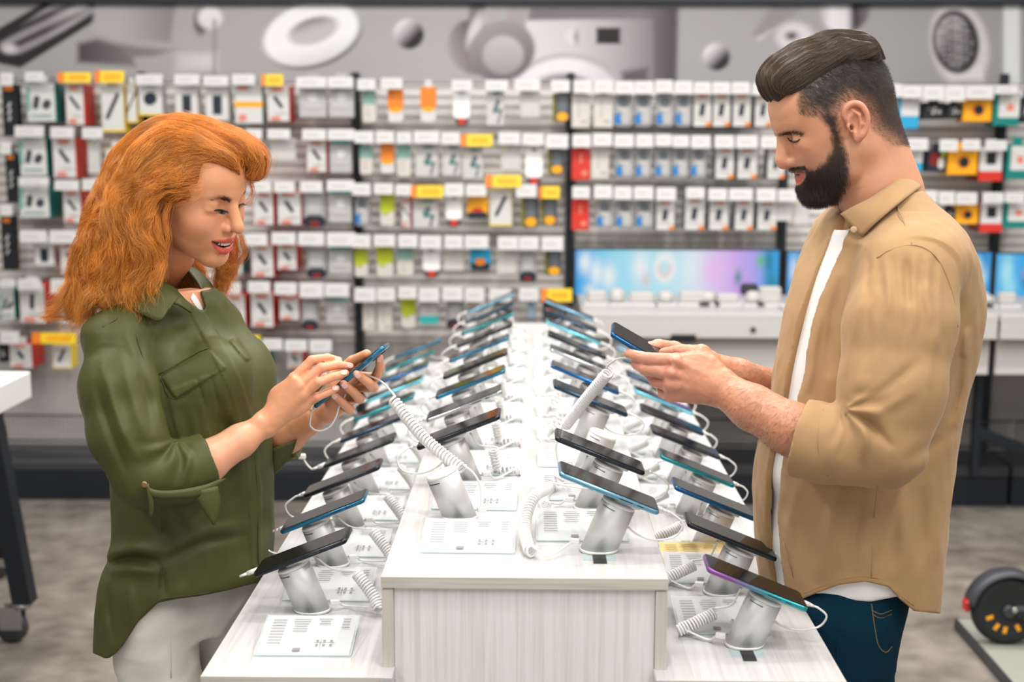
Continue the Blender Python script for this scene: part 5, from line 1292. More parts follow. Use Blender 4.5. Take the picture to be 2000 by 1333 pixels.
# ------------------------------------------------------------------ the man
YM = 2.32
def Q(px, py, dy=0.0): return ony(px, py, YM+dy)
MO, MS, MM = np.array([0.518, YM, 1.631]), 1.09, head_axes(-1, 3, 29, 1)
def mw(P): return MO+(np.asarray(P)*MS) @ MM.T
def ml(P): return ((np.asarray(P)-MO) @ MM)/MS
MAN_PARTS = []
MAN = bpy.data.objects.new('person', bpy.data.meshes.new('person')); COL.objects.link(MAN); MAN.location = (0.62, YM, 0)
tag(MAN, 'bearded man in an open tan shirt over a white tee, holding up a phone', 'person')
rng = np.random.default_rng(5)
def man_head():
    S = Sculpt((-.118, -.185, -.108), (.132, .150, .108), .0015)
    sculpt_head(S, False, .012)
    # neck running down into the collar
    S.cone((-.016, -.03, 0), (-.004, -.125, 0), .052, .055, .03); S.cone((-.004, -.12, 0), (-.006, -.20, 0), .055, .058, .02)
    S.cone((-.045, .0, 0), (-.030, -.14, 0), .045, .045, .03)
    for sg in (-1, 1):
        S.ell((.0680, .0085, sg*.0320), (.0135, .0120, .0155), .007)                                   # lowered eyelids
        S.ell((.0715, -.0015, sg*.0325), (.0085, .0060, .0150), .010)                        # lower lid
    # nose built on the traced profile
    S.cone((.087, .014, 0), (.1035, -.011, 0), .0075, .0085, .008); S.ball((.1035, -.0185, 0), .0090, .005)
    # mouth with a soft smile
    for sg in (-1, 1):
        S.chain([(.0905, -.0375, 0), (.0875, -.0385, sg*.010), (.075, -.0405, sg*.025)], [.0046, .0042, .0026], .005)
        S.chain([(.0905, -.0525, 0), (.0870, -.0520, sg*.011), (.0755, -.0440, sg*.024)], [.0060, .0052, .0026], .005)
        S.chain([(.098, -.0440, 0), (.091, -.0440, sg*.012), (.077, -.0418, sg*.025)], [.0026, .0024, .0012], .002, 'c')
        sculpt_ear(S, (-.003, -.004, sg*.0735), sg, .90, 12); S.ell((.0035, -.010, sg*.0800), (.0042, .0050, .0080), .002, 'c')
    # beard mass on the jaw
    S.chain([(.089, -.068, 0), (.086, -.080, 0), (.068, -.090, 0)], [.013, .0145, .013], .012)
    for sg in (-1, 1): S.chain([(.010, -.040, sg*.052), (.030, -.070, sg*.044), (.068, -.085, sg*.016)], [.010, .015, .015], .012)
    V, F = S.mesh()
    f, u, s = V.T; a = np.abs(s)
    col = np.tile(np.array([.64, .315, .185]), (len(V), 1))
    n = noise3(V, 60)*.5+noise3(V, 160)*.3
    col *= (1+.05*n)[:, None]
    blend(col, (.62, .25, .17), .55*np.exp(-((f-.075)/.03)**2-((u+.015)/.018)**2-((a-.038)/.02)**2))       # cheeks
    blend(col, (.60, .23, .16), .5*np.exp(-((f-.107)/.014)**2-((u+.020)/.012)**2))
    blend(col, (.16, .05, .035), .8*np.exp(-((f-.0035)/.004)**2-((u+.010)/.005)**2)*(a > .068))
    blend(col, (.62, .24, .17), .5*sstep(.072, .082, a)*(np.abs(f+.006) < .035))
    lips = np.minimum(np.abs(u+.0595)+.0, 9)
    dl = np.minimum(seg_dist(np.stack([a, u], 1), [(0, -.0530), (.011, -.0515), (.022, -.0440)]), 9)
    blend(col, (.50, .13, .11), sstep(.0065, .0040, dl)*(f > .07))
    du = seg_dist(np.stack([a, u], 1), [(0, -.0385), (.010, -.0395), (.023, -.0415)])
    blend(col, (.50, .16, .13), .8*sstep(.0042, .0028, du)*(f > .074))
    slit = seg_dist(np.stack([a, u], 1), [(0, -.0440), (.012, -.0440), (.024, -.0422)]); blend(col, (.10, .02, .018), sstep(.0024, .0012, slit)*(f > .068)*(f < .0895))
    # beard and stubble darken the skin itself; the outlines are kept as curves on the side of the head
    q = proj(mw(np.stack([f, u, a], 1)))
    bp = [(1609, 226), (1622, 259), (1626, 287), (1613, 318), (1590, 332), (1574, 331), (1556, 338), (1548, 346), (1548, 400), (1590, 412), (1634, 396), (1650, 365), (1658, 330), (1645, 277), (1634, 226)]
    beard = sstep(8, -9, in_poly(q, bp)+4*noise3(V, 300))*(f > -.03)
    blend(col, (.20, .125, .095), .38*sstep(34, 0, in_poly(q, bp))*sstep(262, 320, q[:, 1])*(f > -.045)*(1-beard))
    mus = sstep(.0052, .0025, np.abs(u+.0335+.20*a**1.2))*(a < .034)*(f > .065)
    lipz = np.maximum(sstep(.0085, .0055, dl), sstep(.0052, .0036, du))*(f > .07)
    beard = beard*(1-lipz); beard = np.maximum(beard, mus*(1-.6*lipz))
    blend(col, (.018, .012, .010), beard*.94)
    # scalp: fades from dense at the top to skin above the ear
    sp = [(1480, 190), (1499, 192), (1530, 172), (1562, 165), (1556, 200), (1560, 222), (1597, 228), (1613, 246), (1630, 240), (1645, 205), (1664, 192), (1690, 212), (1704, 255), (1745, 285), (1790, 285), (1790, 20), (1480, 20)]
    low_edge = [(1556, 200), (1560, 222), (1597, 228), (1613, 250), (1632, 240), (1645, 205), (1664, 192), (1690, 212), (1704, 255), (1745, 285)]
    dens = sstep(0, 34, seg_dist(q, low_edge)); scalp = sstep(5, -5, in_poly(q, sp))*(.42+.58*dens); scalp *= 1-(a > .0785)*(np.abs(f) < .04)
    blend(col, (.022, .018, .016), scalp*.92)
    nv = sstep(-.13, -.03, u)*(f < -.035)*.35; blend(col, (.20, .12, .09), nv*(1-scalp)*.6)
    head = (mw(V), F[:, ::-1], col)
    # eyelash lines, brows
    lash = hit(S, [(1538, 269), (1543, 275), (1550, 277.5), (1557, 276), (1562, 272)], ml)
    for sg in (1, -1):
        m = MB(); L = smooth_path([(p[0], p[1], sg*p[2]) for p in lash], 6); m.tube(mw(L), np.interp(np.linspace(0, 1, len(L)), [0, .5, 1], [.0007, .0017, .0009]), 6)
        world_child(m.build('eyelashes', mat('lash_dark', (.02, .014, .012), .5, noise=(50, .1))), MAN)
    MB().tube(mw(smooth_path([(.077, -.0415, -.017), (.0855, -.0415, -.008), (.0865, -.0415, 0), (.0855, -.0415, .008), (.077, -.0415, .017)], 5)), .0026, 8).build('teeth', mat('teeth', (.80, .77, .70), .25, noise=(80, .03)))
    world_child(bpy.data.objects['teeth'], MAN)
    N = S.grad(V)
    def grow(w, n, ln, fld, rad, k=5, curl=.0, jit=.25):
        i = pick(rng, n, w); p = V[i]+rng.normal(size=(n, 3))*.0008; nn = N[i]; d = fld(p, nn); d = d+rng.normal(size=d.shape)*jit; d /= np.linalg.norm(d, axis=1)[:, None]
        L = ln(p)*rng.uniform(.7, 1.15, n); t = np.linspace(0, 1, k)[None, :, None]; g = np.array([-.2, -1, 0])
        out = p[:, None]+d[:, None]*L[:, None, None]*t+g*(L[:, None, None]*t*t*curl)
        return mw(out)
    dark = hair_mat('dark_brown_hair', (.03, .02, .014), .4, .35, .4)
    beardm = hair_mat('beard_hair', (.018, .012, .009), .38, .35, .4, (.045, .028, .02))
    # beard
    P = grow(beard*(1-.75*(u > -.03)*(a > .05)), 13000, lambda p: np.interp(p[:, 1], [-.12, -.09, -.06, -.04, .0], [.0065, .008, .007, .005, .003]), lambda p, nn: nn*.55+np.array([.25, -.95, 0]), .0001, 5, .2)
    o = strands('beard', P, .00011*1.3, .00004, beardm, MAN)
    # brows
    br = np.exp(-(seg_dist(q, [(1521, 265), (1535, 260.5), (1550, 260), (1565, 264)])/2.6)**2)*(f > .05)
    P = grow(br, 1400, lambda p: .007+0*p[:, 0], lambda p, nn: nn*.35+np.stack([-.7+0*p[:, 0], .25+0*p[:, 0], np.sign(p[:, 2])*.8], 1), .0001, 4, 0)
    strands('eyebrows', P, .00012, .00004, dark, MAN)
    # cropped sides and nape
    cr = scalp*(u < .120)*((np.abs(N[:, 2]) > .2) | (f < -.04))
    P = grow(cr, 30000, lambda p: np.interp(p[:, 1], [-.02, .02, .05, .09], [.002, .004, .009, .013]),
             lambda p, nn: nn*.42+np.array([-.35, -.75, 0]), .0001, 4, .1, .22)
    o2 = strands('cropped_hair', P, .00015, .00006, hair_mat('cropped_dark_hair', (.016, .013, .011), .35, .4, .5, (.05, .042, .036)), MAN)
    # swept-back top: a shaped mass with strands combed over it
    T = Sculpt((-.118, .03, -.085), (.112, .168, .085), .0025)
    for s0 in (-.040, -.020, 0, .020, .040):
        k = 1-(abs(s0)/.06)**2*.30
        T.chain([(.064, .086*k+.012*(1-k)*6, s0*.80), (.055, .101*k+.006, s0*.9), (.038, .108*k+.005, s0), (.010, .110*k+.005, s0*1.06), (-.040, .101*k+.005, s0*1.06), (-.074, .080*k+.008, s0*.92), (-.087, .056, s0*.7)], [.010, .0165, .017, .0165, .016, .0145, .008], .014)
    T.ell((.0, .09, 0), (.075, .035, .052), .02)
    T.displace(lambda p: .0022*np.sin(p[:, 2]*330+p[:, 0]*60)+.0016*noise3(p, (25, 25, 150)), .02)
    HV, HF = T.mesh()
    hm = mat('hair_mass_brown', (.022, .014, .010), .5, noise=(90, .35, (.3, 1, 4)))
    mesh_obj('hair', mw(HV), HF[:, ::-1], hm, MAN)
    HN = T.grad(HV); ok = (HN[:, 1] > -.55)*(1.0+2*(HV[:, 0] > .05))
    n = 6500; i = pick(rng, n, ok); p0 = HV[i]+rng.normal(size=(n, 3))*.0006
    def fld(p):
        fr = sstep(.055, .082, p[:, 0]); sd = np.sign(p[:, 2])*.12
        return np.stack([-(1-.9*fr), .05+1.1*fr-.35*sstep(-.03, -.09, p[:, 0]), sd*(p[:, 0] < .02)+.10*np.sin(p[:, 0]*70)], 1)
    st = rng.uniform(.0055, .009, n)
    PP = flow(T, p0, fld, 10, st, lambda t: .0006+.0030*math.sin(t*PI)*1, rng, .06)
    MAN_PARTS.append(head)
    strands('swept_hair', mw(PP), .00014, .00006, hair_mat('swept_brown_hair', (.034, .021, .013), .28, .3, .4, (.12, .078, .048), .5), MAN)

M_TAN = cloth_mat('tan_twill', (.40, .245, .118), 900)
M_JEAN = cloth_mat('blue_denim', (.003, .024, .044), 500, .9, 0, .3, .08)
M_STITCH = mat('denim_stitch', (.16, .09, .03), .8, noise=(60, .1)); M_TSEAM = mat('tan_seam', (.35, .21, .10), .85, noise=(60, .1))
M_NAIL = mat('nail', (.74, .42, .34), .25, 0, .5, noise=(60, .04))
ROT_M = R(19)
ROWS_M = [(372, 1672, 1790, .085), (398, 1650, 1808, .120), (430, 1622, 1835, .165), (480, 1598, 1866, .190), (540, 1572, 1886, .192), (600, 1552, 1895, .188), (660, 1537, 1890, .184), (720, 1524, 1880, .180), (780, 1514, 1866, .178), (850, 1499, 1853, .178), (920, 1485, 1841, .180), (980, 1482, 1832, .182), (1050, 1486, 1827, .184), (1120, 1494, 1816, .186), (1215, 1505, 1800, .188)]
def man_body():
    # skin: trunk core, arms and hands
    lo = Q(1180, 1000, -.33); hi = Q(1900, 640, .3)
    S = Sculpt((.14, YM-.345, .93), (.80, YM+.30, 1.50), .0021)
    S.loft([(z, x, y, a*.80, b*.80) for z, x, y, a, b in body_rows(ROWS_M, YM, ROT_M, Q) if z > .95], .01, rot=ROT_M)
    nk = mw([(-.004, -.125, 0), (-.012, -.20, 0)]); S.cone(nk[0], nk[1], .056, .060, .02)
    sh = Q(1766, 560, -.150); el = Q(1722, 868, -.245)
    S.chain([sh, el, Q(1600, 862, -.215), Q(1545, 838, -.19), Q(1470, 797, -.145), Q(1412, 760, -.105)], [.050, .045, .047, .0425, .0375, .0300], .02, k2=.012)
    sh2 = Q(1700, 540, .19); S.chain([sh2, Q(1690, 850, .22), Q(1540, 775, .14), Q(1440, 735, .085), Q(1370, 712, .055)], [.060, .045, .042, .031, .026], .02, k2=.012)
    # near (left) hand under the phone
    w = Q(1405, 757, -.10)
    mc = [(Q(1322, 705, -.098), .0135), (Q(1312, 730, -.104), .0140), (Q(1308, 752, -.100), .0135), (Q(1310, 772, -.090), .0125)]
    fin = [([Q(1322, 705, -.098), Q(1265, 701, -.094), Q(1243, 696, -.078), Q(1228, 691, -.058)], [.0122, .0108, .0094, .0082]),
           ([Q(1312, 730, -.104), Q(1260, 721, -.090), Q(1244, 711, -.064), Q(1243, 703, -.045)], [.0126, .0112, .0098, .0085]),
           ([Q(1308, 752, -.100), Q(1281, 745, -.080), Q(1268, 730, -.055), Q(1268, 716, -.038)], [.0120, .0110, .0096, .0085]),
           ([Q(1310, 772, -.090), Q(1296, 768, -.070), Q(1288, 752, -.048), Q(1290, 738, -.034)], [.0112, .0100, .0088, .0078])]
    th = ([Q(1396, 730, -.088), Q(1371, 692, -.066), Q(1328, 687, -.036), Q(1296, 690, -.012)], [.0200, .0165, .0125, .0095])
    pal = [(Q(1356, 736, -.092), (.046, .017, .040), None), (Q(1375, 745, -.090), (.040, .019, .036), None), (Q(1352, 712, -.080), (.036, .016, .022), None)]
    rr_hand(S, (w, .0290), mc, fin, th, pal)
    for a in ((1322, 705, -.113), (1312, 730, -.119), (1308, 752, -.114)): S.ball(Q(*a), .0060, .012)
    for a, b in (((1312, 728), (1392, 752)), ((1320, 706), (1388, 738)), ((1308, 752), (1385, 762))): S.chain([Q(a[0], a[1], -.113), Q(b[0], b[1], -.113)], [.004, .003], .012)
    # far (right) hand with its thumb on the display
    w2 = Q(1375, 714, .058)
    mc2 = [(Q(1312, 694, .060), .0130), (Q(1306, 708, .064), .0130), (Q(1304, 722, .060), .0125), (Q(1306, 735, .052), .0115)]
    fin2 = [([Q(1312, 694, .060), Q(1272, 700, .056), Q(1252, 706, .036), Q(1246, 704, .020)], [.0118, .0105, .0092, .0082]),
            ([Q(1306, 708, .064), Q(1270, 716, .056), Q(1256, 720, .034), Q(1256, 714, .018)], [.0120, .0108, .0094, .0082]),
            ([Q(1304, 722, .060), Q(1278, 732, .050), Q(1270, 732, .026), Q(1274, 722, .012)], [.0116, .0104, .0092, .0080]),
            ([Q(1306, 735, .052), Q(1288, 742, .042), Q(1284, 738, .022), Q(1288, 728, .010)], [.0106, .0095, .0084, .0075])]
    th2 = ([Q(1356, 702, .050), Q(1316, 682, .046), Q(1286, 676, .030), Q(1262, 679, .006)], [.0165, .0145, .0122, .0090])
    rr_hand(S, (w2, .0250), mc2, fin2, th2, [(Q(1338, 712, .058), (.038, .016, .030), None)])
    S.displace(lambda P: .0006*noise3(P, 120)+.0005*noise3(P, 260), .01)
    V, F = S.mesh(); q = proj(V)
    col = np.tile(np.array([.57, .250, .140]), (len(V), 1)); col *= (1+.05*noise3(V, 70)+.05*noise3(V, 25))[:, None]
    for c in [f[0][1] for f in fin]+[f[0][0] for f in fin]+[th[0][1]]: blend(col, (.62, .235, .165), .5*np.exp(-((V-c)**2).sum(1)/.013**2))
    blend(col, (.64, .29, .21), .5*sstep(1400, 1290, q[:, 0]))
    fa = sstep(1400, 1470, q[:, 0])*(q[:, 0] < 1620)*sstep(1.0, 1.02, V[:, 2]); blend(col, (.36, .18, .115), fa*(.22+.25*noise3(V, (60, 60, 60)).clip(0, 1)))
    MAN_PARTS.append((V, F, col)); finish_body(MAN, MAN_PARTS)
    # hair on the forearms
    N = S.grad(V); wgt = fa*(N[:, 1] < .4); i = pick(rng, 6500, wgt+sstep(1330, 1400, q[:, 0])*(q[:, 0] < 1470)*.12*(N[:, 1] < .2)); d = N[i]*.25+np.array([-.5, 0, -.6])+rng.normal(size=(6500, 3))*.35; d -= N[i]*(d*N[i]).sum(1)[:, None]*.75
    t = np.linspace(0, 1, 5)[None, :, None]; L = rng.uniform(.006, .014, 6500)[:, None, None]
    strands('arm_hair', V[i][:, None]+d[:, None]*t*L+N[i][:, None]*(.001*t), .000085, .00003, hair_mat('arm_hair_brown', (.05, .025, .014), .5), MAN)
    nails('x', [(1229, 694, -.0655, .93, -.37, .0085)], Q, M_NAIL, MAN)
    # tee shirt
    T = Sculpt((.36, YM-.24, .74), (.74, YM+.24, 1.52), .005)
    T.loft([(z, x-.012*(z > 1.0), y, a*(.85 if z > .93 else .93), b*(.86 if z > .93 else .945)) for z, x, y, a, b in body_rows(ROWS_M, YM, ROT_M, Q)], .01, power=2.2, rot=ROT_M)
    T.cone(nk[0], nk[0]+(nk[0]-nk[1])*.6, .075, .06, .01, 'c'); cut_below(T, [(1400, 1172), (1580, 1172), (1640, 1176), (1700, 1176), (1750, 1166), (1900, 1160)])
    i = T.near(.25); Pn = np.stack([T.ax[k][i[k]] for k in range(3)], 1); qn = proj(Pn); T.D[i] = np.maximum(T.D[i], np.minimum((448-qn[:, 1])*.0009, (1672-qn[:, 0])*.0009)).astype(np.float32)
    T.displace(lambda P: .0012*noise3(P, (30, 30, 9)), .02)
    V, F = T.mesh(); mesh_obj('tee_shirt', V, F, M_TEE, MAN)
    # tan shirt
    lo_, hi_ = (.34, YM-.40, .74), (.80, YM+.36, 1.60)
    K = Sculpt(lo_, hi_, .0030)
    K.loft(body_rows(ROWS_M, YM, ROT_M, Q), .01, power=2.25, rot=ROT_M)
    FL = [([(1655, 805), (1700, 832), (1745, 878)], 9, -0.0081), ([(1640, 790), (1672, 812), (1690, 850), (1680, 905)], 10, 0.0068), ([(1632, 800), (1648, 845), (1640, 900)], 6, -0.0054), ([(1668, 795), (1720, 800), (1790, 760)], 12, 0.0054), ([(1660, 770), (1720, 765), (1800, 700)], 10, -0.0054),
          ([(1690, 530), (1668, 640), (1650, 740)], 9, 0.0047), ([(1712, 520), (1700, 640), (1690, 740)], 9, -0.0041), ([(1740, 510), (1738, 620)], 9, 0.0041), ([(1770, 505), (1775, 600)], 9, -0.0041), ([(1805, 520), (1822, 640), (1815, 760)], 12, 0.0054),
          ([(1612, 560), (1592, 660), (1580, 770)], 9, 0.0068), ([(1640, 540), (1625, 640), (1618, 740)], 10, -0.0068), ([(1575, 690), (1560, 770)], 7, -0.0041),
          ([(1868, 830), (1820, 870), (1760, 905)], 14, -0.0054), ([(1880, 690), (1866, 780), (1840, 850)], 9, -0.0081), ([(1892, 640), (1880, 700)], 7, 0.0054),
          ([(1640, 950), (1615, 1050), (1600, 1140)], 14, 0.0081), ([(1680, 960), (1660, 1130)], 14, -0.0068), ([(1560, 930), (1540, 1050), (1560, 1150)], 12, 0.0068), ([(1525, 900), (1512, 1000)], 9, -0.0054), ([(1760, 950), (1765, 1080), (1740, 1140)], 16, 0.0068), ([(1800, 950), (1800, 1100)], 12, -0.0068), ([(1700, 480), (1650, 470), (1620, 480)], 10, 0.0041)]
    folds(K, Q, FL, -.2, .0009, YM+.02)
    K.displace(lambda P: .0022*noise3(P, (22, 22, 13))+.0012*noise3(P, (60, 60, 34)), .02)
    D0 = K.D.copy()
    # open front: a slot between the two plackets, hollow inside
    ca, sa = math.cos(ROT_M), math.sin(ROT_M); X = K.ax[0][:, None, None]; Y = K.ax[1][None, :, None]; Z = K.ax[2][None, None, :]
    rows = sorted(body_rows(ROWS_M, YM, ROT_M, Q)); zz = np.array([r[0] for r in rows]); cx = cubic(zz, np.array([r[1] for r in rows]), np.clip(K.ax[2], zz[0], zz[-1]))[None, None, :]
    u_ = (X-cx)*ca+(Y-YM)*sa; v_ = -(X-cx)*sa+(Y-YM)*ca
    wv = np.interp(K.ax[2], [.75, .95, 1.1, 1.25, 1.40, 1.47], [.022, .020, .021, .022, .023, .026])[None, None, :]
    slot = np.maximum(np.abs(v_+.002)-wv, u_+.02)
    inner = D0+.0115
    K.D = np.maximum(D0, -np.maximum(inner, -1e9)*1.0).astype(np.float32) if False else K.D
    K.D = np.maximum(K.D, -np.maximum(slot, -.2)).astype(np.float32)
    hollow = np.maximum(inner, Z-1.12)                       # loose below the chest: cloth, not a solid
    K.D = np.maximum(K.D, -hollow).astype(np.float32)
    # sleeves
    B = Sculpt(lo_, hi_, .0030)
    B.chain([Q(1772, 540, -.160), Q(1755, 640, -.200), Q(1742, 760, -.235), Q(1722, 862, -.245)], [.084, .086, .080, .074], .007, k2=.02)
    B.chain([Q(1722, 862, -.245), Q(1650, 868, -.232), Q(1590, 862, -.213)], [.074, .062, .055], .012, k2=.015)
    c0, c1 = Q(1612, 868, -.218), Q(1566, 855, -.203); B.cone(c0, c1, .0655, .0640, .003)          # turned-back cuff
    ax = (c1-c0)/np.linalg.norm(c1-c0); e = c1+ax*.062
    B.cone(c1+ax*.004, e, .0, .0, 0)
    B.cone(c1-ax*.012, c1+ax*.09, .0500, .0520, .003, 'c')
    S_cut = c1+ax*.004
    pl = (X-S_cut[0])*ax[0]+(Y-S_cut[1])*ax[1]+(Z-S_cut[2])*ax[2]; dd = np.sqrt((X-c1[0])**2+(Y-c1[1])**2+(Z-c1[2])**2); B.D = np.where(dd < .13, np.maximum(B.D, pl), B.D).astype(np.float32)
    B.chain([Q(1700, 520, .17), Q(1690, 840, .225)], [.085, .072], .02); B.chain([Q(1690, 840, .225), Q(1545, 772, .145)], [.072, .056], .02)
    B.cone(Q(1535, 770, .14), Q(1500, 757, .12), .046, .046, .002, 'c')
    def crook(P):                                            # cloth bunched in the bend of the elbow
        q = proj(P); dx = q[:, 0]-1648; dy = q[:, 1]-800; r = np.hypot(dx, dy); th = np.arctan2(dy, dx)
        return .0042*np.sin(th*8.5+.6*np.sin(r*.05))*np.exp(-((r-52)/42)**2)*sstep(-.9, -.4, th)*sstep(2.2, 1.5, th)*sstep(YM-.10, YM-.16, P[:, 1])
    B.displace(crook, .02)
    def gathers(P):                                          # gathers under the shoulder seam
        q = proj(P); return .0018*np.sin((q[:, 0]-1700)*.24+noise3(P, 30))*sstep(490, 520, q[:, 1])*sstep(720, 560, q[:, 1])*sstep(1680, 1700, q[:, 0])*sstep(1850, 1830, q[:, 0])*sstep(YM-.12, YM-.18, P[:, 1])
    B.displace(gathers, .02)
    folds(B, Q, FL, -.2, .0009, YM+.02); B.displace(lambda P: .0020*noise3(P, (22, 22, 13))+.0013*noise3(P, (60, 60, 34)), .02)
    kz = np.interp(B.ax[2], [1.33, 1.42], [.006, .045]).astype(np.float32)[None, None, :]
    t = np.maximum(kz-np.abs(K.D-B.D), 0)/kz; K.D = np.minimum(K.D, B.D)-t*t*kz*.25; del B, t
    K.cone(nk[0], nk[0]+(nk[0]-nk[1])*.8, .066, .075, .012, 'c')
    hem = [(1380, 1180), (1500, 1178), (1560, 1174), (1590, 1161), (1640, 1143), (1690, 1137), (1735, 1147), (1758, 1172), (1785, 1194), (1840, 1200)]
    cut_below(K, hem)
    V, F = K.mesh(); mesh_obj('tan_shirt', V, F, M_TAN, MAN)
    seam('seam', K, [(1752, 404), (1768, 440), (1781, 478)], M_TSEAM, MAN); seam('seam', K, [(1712, 505), (1740, 488), (1781, 479), (1815, 490), (1840, 520), (1862, 580), (1870, 640)], M_TSEAM, MAN, .0014)
    seam('seam', K, [(1713, 950), (1708, 1010), (1704, 1070), (1702, 1130)], M_TSEAM, MAN, .0013)
    seam('hem_stitch', K, [(1570, 1160), (1592, 1151), (1640, 1133), (1690, 1127), (1735, 1137), (1760, 1164), (1786, 1184)], M_TSEAM, MAN, .0008)
    seam('placket_seam', K, [(1524, 900), (1520, 980), (1530, 1060), (1550, 1130)], M_TSEAM, MAN, .0010)
    seam('cuff_fold', K, [(1608, 800), (1598, 840), (1600, 890), (1616, 930)], M_TSEAM, MAN, .0012)
    # collar leaves
    patch('collar', [(1768, 333, .02), (1760, 344, -.040), (1735, 364, -.070), (1700, 388, -.082), (1668, 404, -.080), (1642, 418, -.062)], [(1801, 362, .015), (1795, 368, -.060), (1768, 388, -.105), (1738, 412, -.122), (1708, 438, -.122), (1683, 463, -.110)], M_TAN, MAN, Q, 22, 8, .006, .0035)
    patch('collar', [(1768, 333, .02), (1740, 345, .065), (1690, 372, .080), (1645, 398, .055)], [(1801, 360, .02), (1770, 372, .105), (1690, 420, .120), (1596, 458, .085)], M_TAN, MAN, Q, 18, 7, .004, .0035, (0, 1, 0))
    patch('collar_stand', [(1766, 336, .02), (1752, 350, -.045), (1705, 385, -.068), (1652, 414, -.050)], [(1795, 372, .02), (1770, 392, -.075), (1712, 432, -.092), (1650, 448, -.062)], M_TAN, MAN, Q, 16, 6, .003, .003)
    patch('collar_stand', [(1766, 338, .02), (1740, 352, .05), (1690, 380, .064), (1650, 404, .045)], [(1790, 372, .03), (1750, 400, .085), (1690, 440, .09), (1625, 455, .06)], M_TAN, MAN, Q, 16, 6, .003, .003)
    world_child(MB().lathe([(.0012, 0), (.0052, 0), (.0058, .001), (.0050, .0022), (.0015, .0016)], 16, tuple(Q(1667, 449, -.125)), Matrix.Rotation(R(90), 4, 'X')).build('button', mat('horn_button', (.50, .36, .22), .3, noise=(60, .1))), MAN)
    # jeans
    J = Sculpt((.36, YM-.26, .02), (.82, YM+.26, .96), .0055)
    hz = lambda px, py, dy=0: Q(px, py, dy)
    a = Q(1668, 1120); b = Q(1672, 1215)
    J.loft([(.70, .540, YM, .100, .180), (.80, b[0]-.018, YM, .096, .172), (.88, a[0]-.015, YM, .098, .160), (.93, a[0]-.012, YM, .098, .15)], .02, power=2.3)
    for sg in (-1, 1): J.chain([(.540, YM+sg*.092, .76), (.545, YM+sg*.10, .60), (.555, YM+sg*.105, .44), (.585, YM+sg*.11, .12), (.590, YM+sg*.11, .065)], [.092, .084, .074, .068, .072], .02, k2=.015)
    J.displace(lambda P: .0022*noise3(P, (30, 30, 18))+.003*noise3(P, (14, 14, 26))*(P[:, 2] < .70), .02)
    V, F = J.mesh(); mesh_obj('jeans', V, F, M_JEAN, MAN)
    for nm, L, r in (('pocket_seam', [(1702, 1180), (1709, 1230), (1716, 1262), (1730, 1275), (1742, 1264)], .0011), ('pocket_seam', [(1702, 1192), (1720, 1200), (1742, 1192)], .0010), ('pocket_seam', [(1703, 1200), (1720, 1208), (1742, 1200)], .0009), ('side_seam', [(1632, 1180), (1634, 1250), (1636, 1330)], .0013)):
        seam(nm, J, L, M_STITCH if nm != 'side_seam' else M_JEAN, MAN, r)
    for sg in (-1, 1):
        H = Sculpt((.30, YM+sg*.11-.07, -.005), (.70, YM+sg*.11+.07, .14), .006)
        H.chain([(.62, YM+sg*.11, .045), (.50, YM+sg*.115, .040), (.40, YM+sg*.125, .034)], [.042, .044, .036], .02); H.cone((.60, YM+sg*.11, .06), (.60, YM+sg*.11, .10), .042, .04, .02)
        Zh = H.ax[2][None, None, :]; H.D = np.maximum(H.D, .0005-Zh).astype(np.float32); V, F = H.mesh(); mesh_obj('shoe', V, F, mat('dark_leather', (.03, .02, .015), .4, noise=(30, .15)), MAN)
man_head()
man_body()
# the phone he holds and its lead
a = R(30); u = Vector((math.cos(a), 0, -math.sin(a))); n = Vector((math.sin(a)*math.cos(R(9)), -math.sin(R(9)), math.cos(a)*math.cos(R(9)))); w = n.cross(u); c = Vector(Q(1276, 690, -.020))
phone(Matrix([[u.x, w.x, n.x, c.x], [u.y, w.y, n.y, c.y], [u.z, w.z, n.z, c.z], [0, 0, 0, 1]]) @ Matrix.Rotation(R(180), 4, 'Z'), 'blue', 'blue edged smartphone held up by the bearded man')
b = POS[('RU', 2)] if 'POS' in globals() else (.106, 2.56, ZU if 'ZU' in globals() else .945)
A_ = ony(1188, 728, 2.36); B_ = ony(1105, 832, 2.50)
spiral_cable([tuple(A_), tuple((A_+B_)/2+np.array([-.004, 0, -.003])), tuple(B_)], 30, 'stretched white coiled cable rising from the raised tier to the phone of the man', None, rad=.0092, r=.0024,
    tails=([tuple(ony(1190, 712, 2.35)), tuple(ony(1205, 702, 2.33)), tuple(ony(1228, 699, 2.31))], [tuple(ony(1092, 850, 2.52)), tuple(ony(1086, 880, 2.53)), (b[0]-.05, b[1]-.02, b[2]+.006), (b[0]-.036, b[1]-.005, b[2]+.016)]))
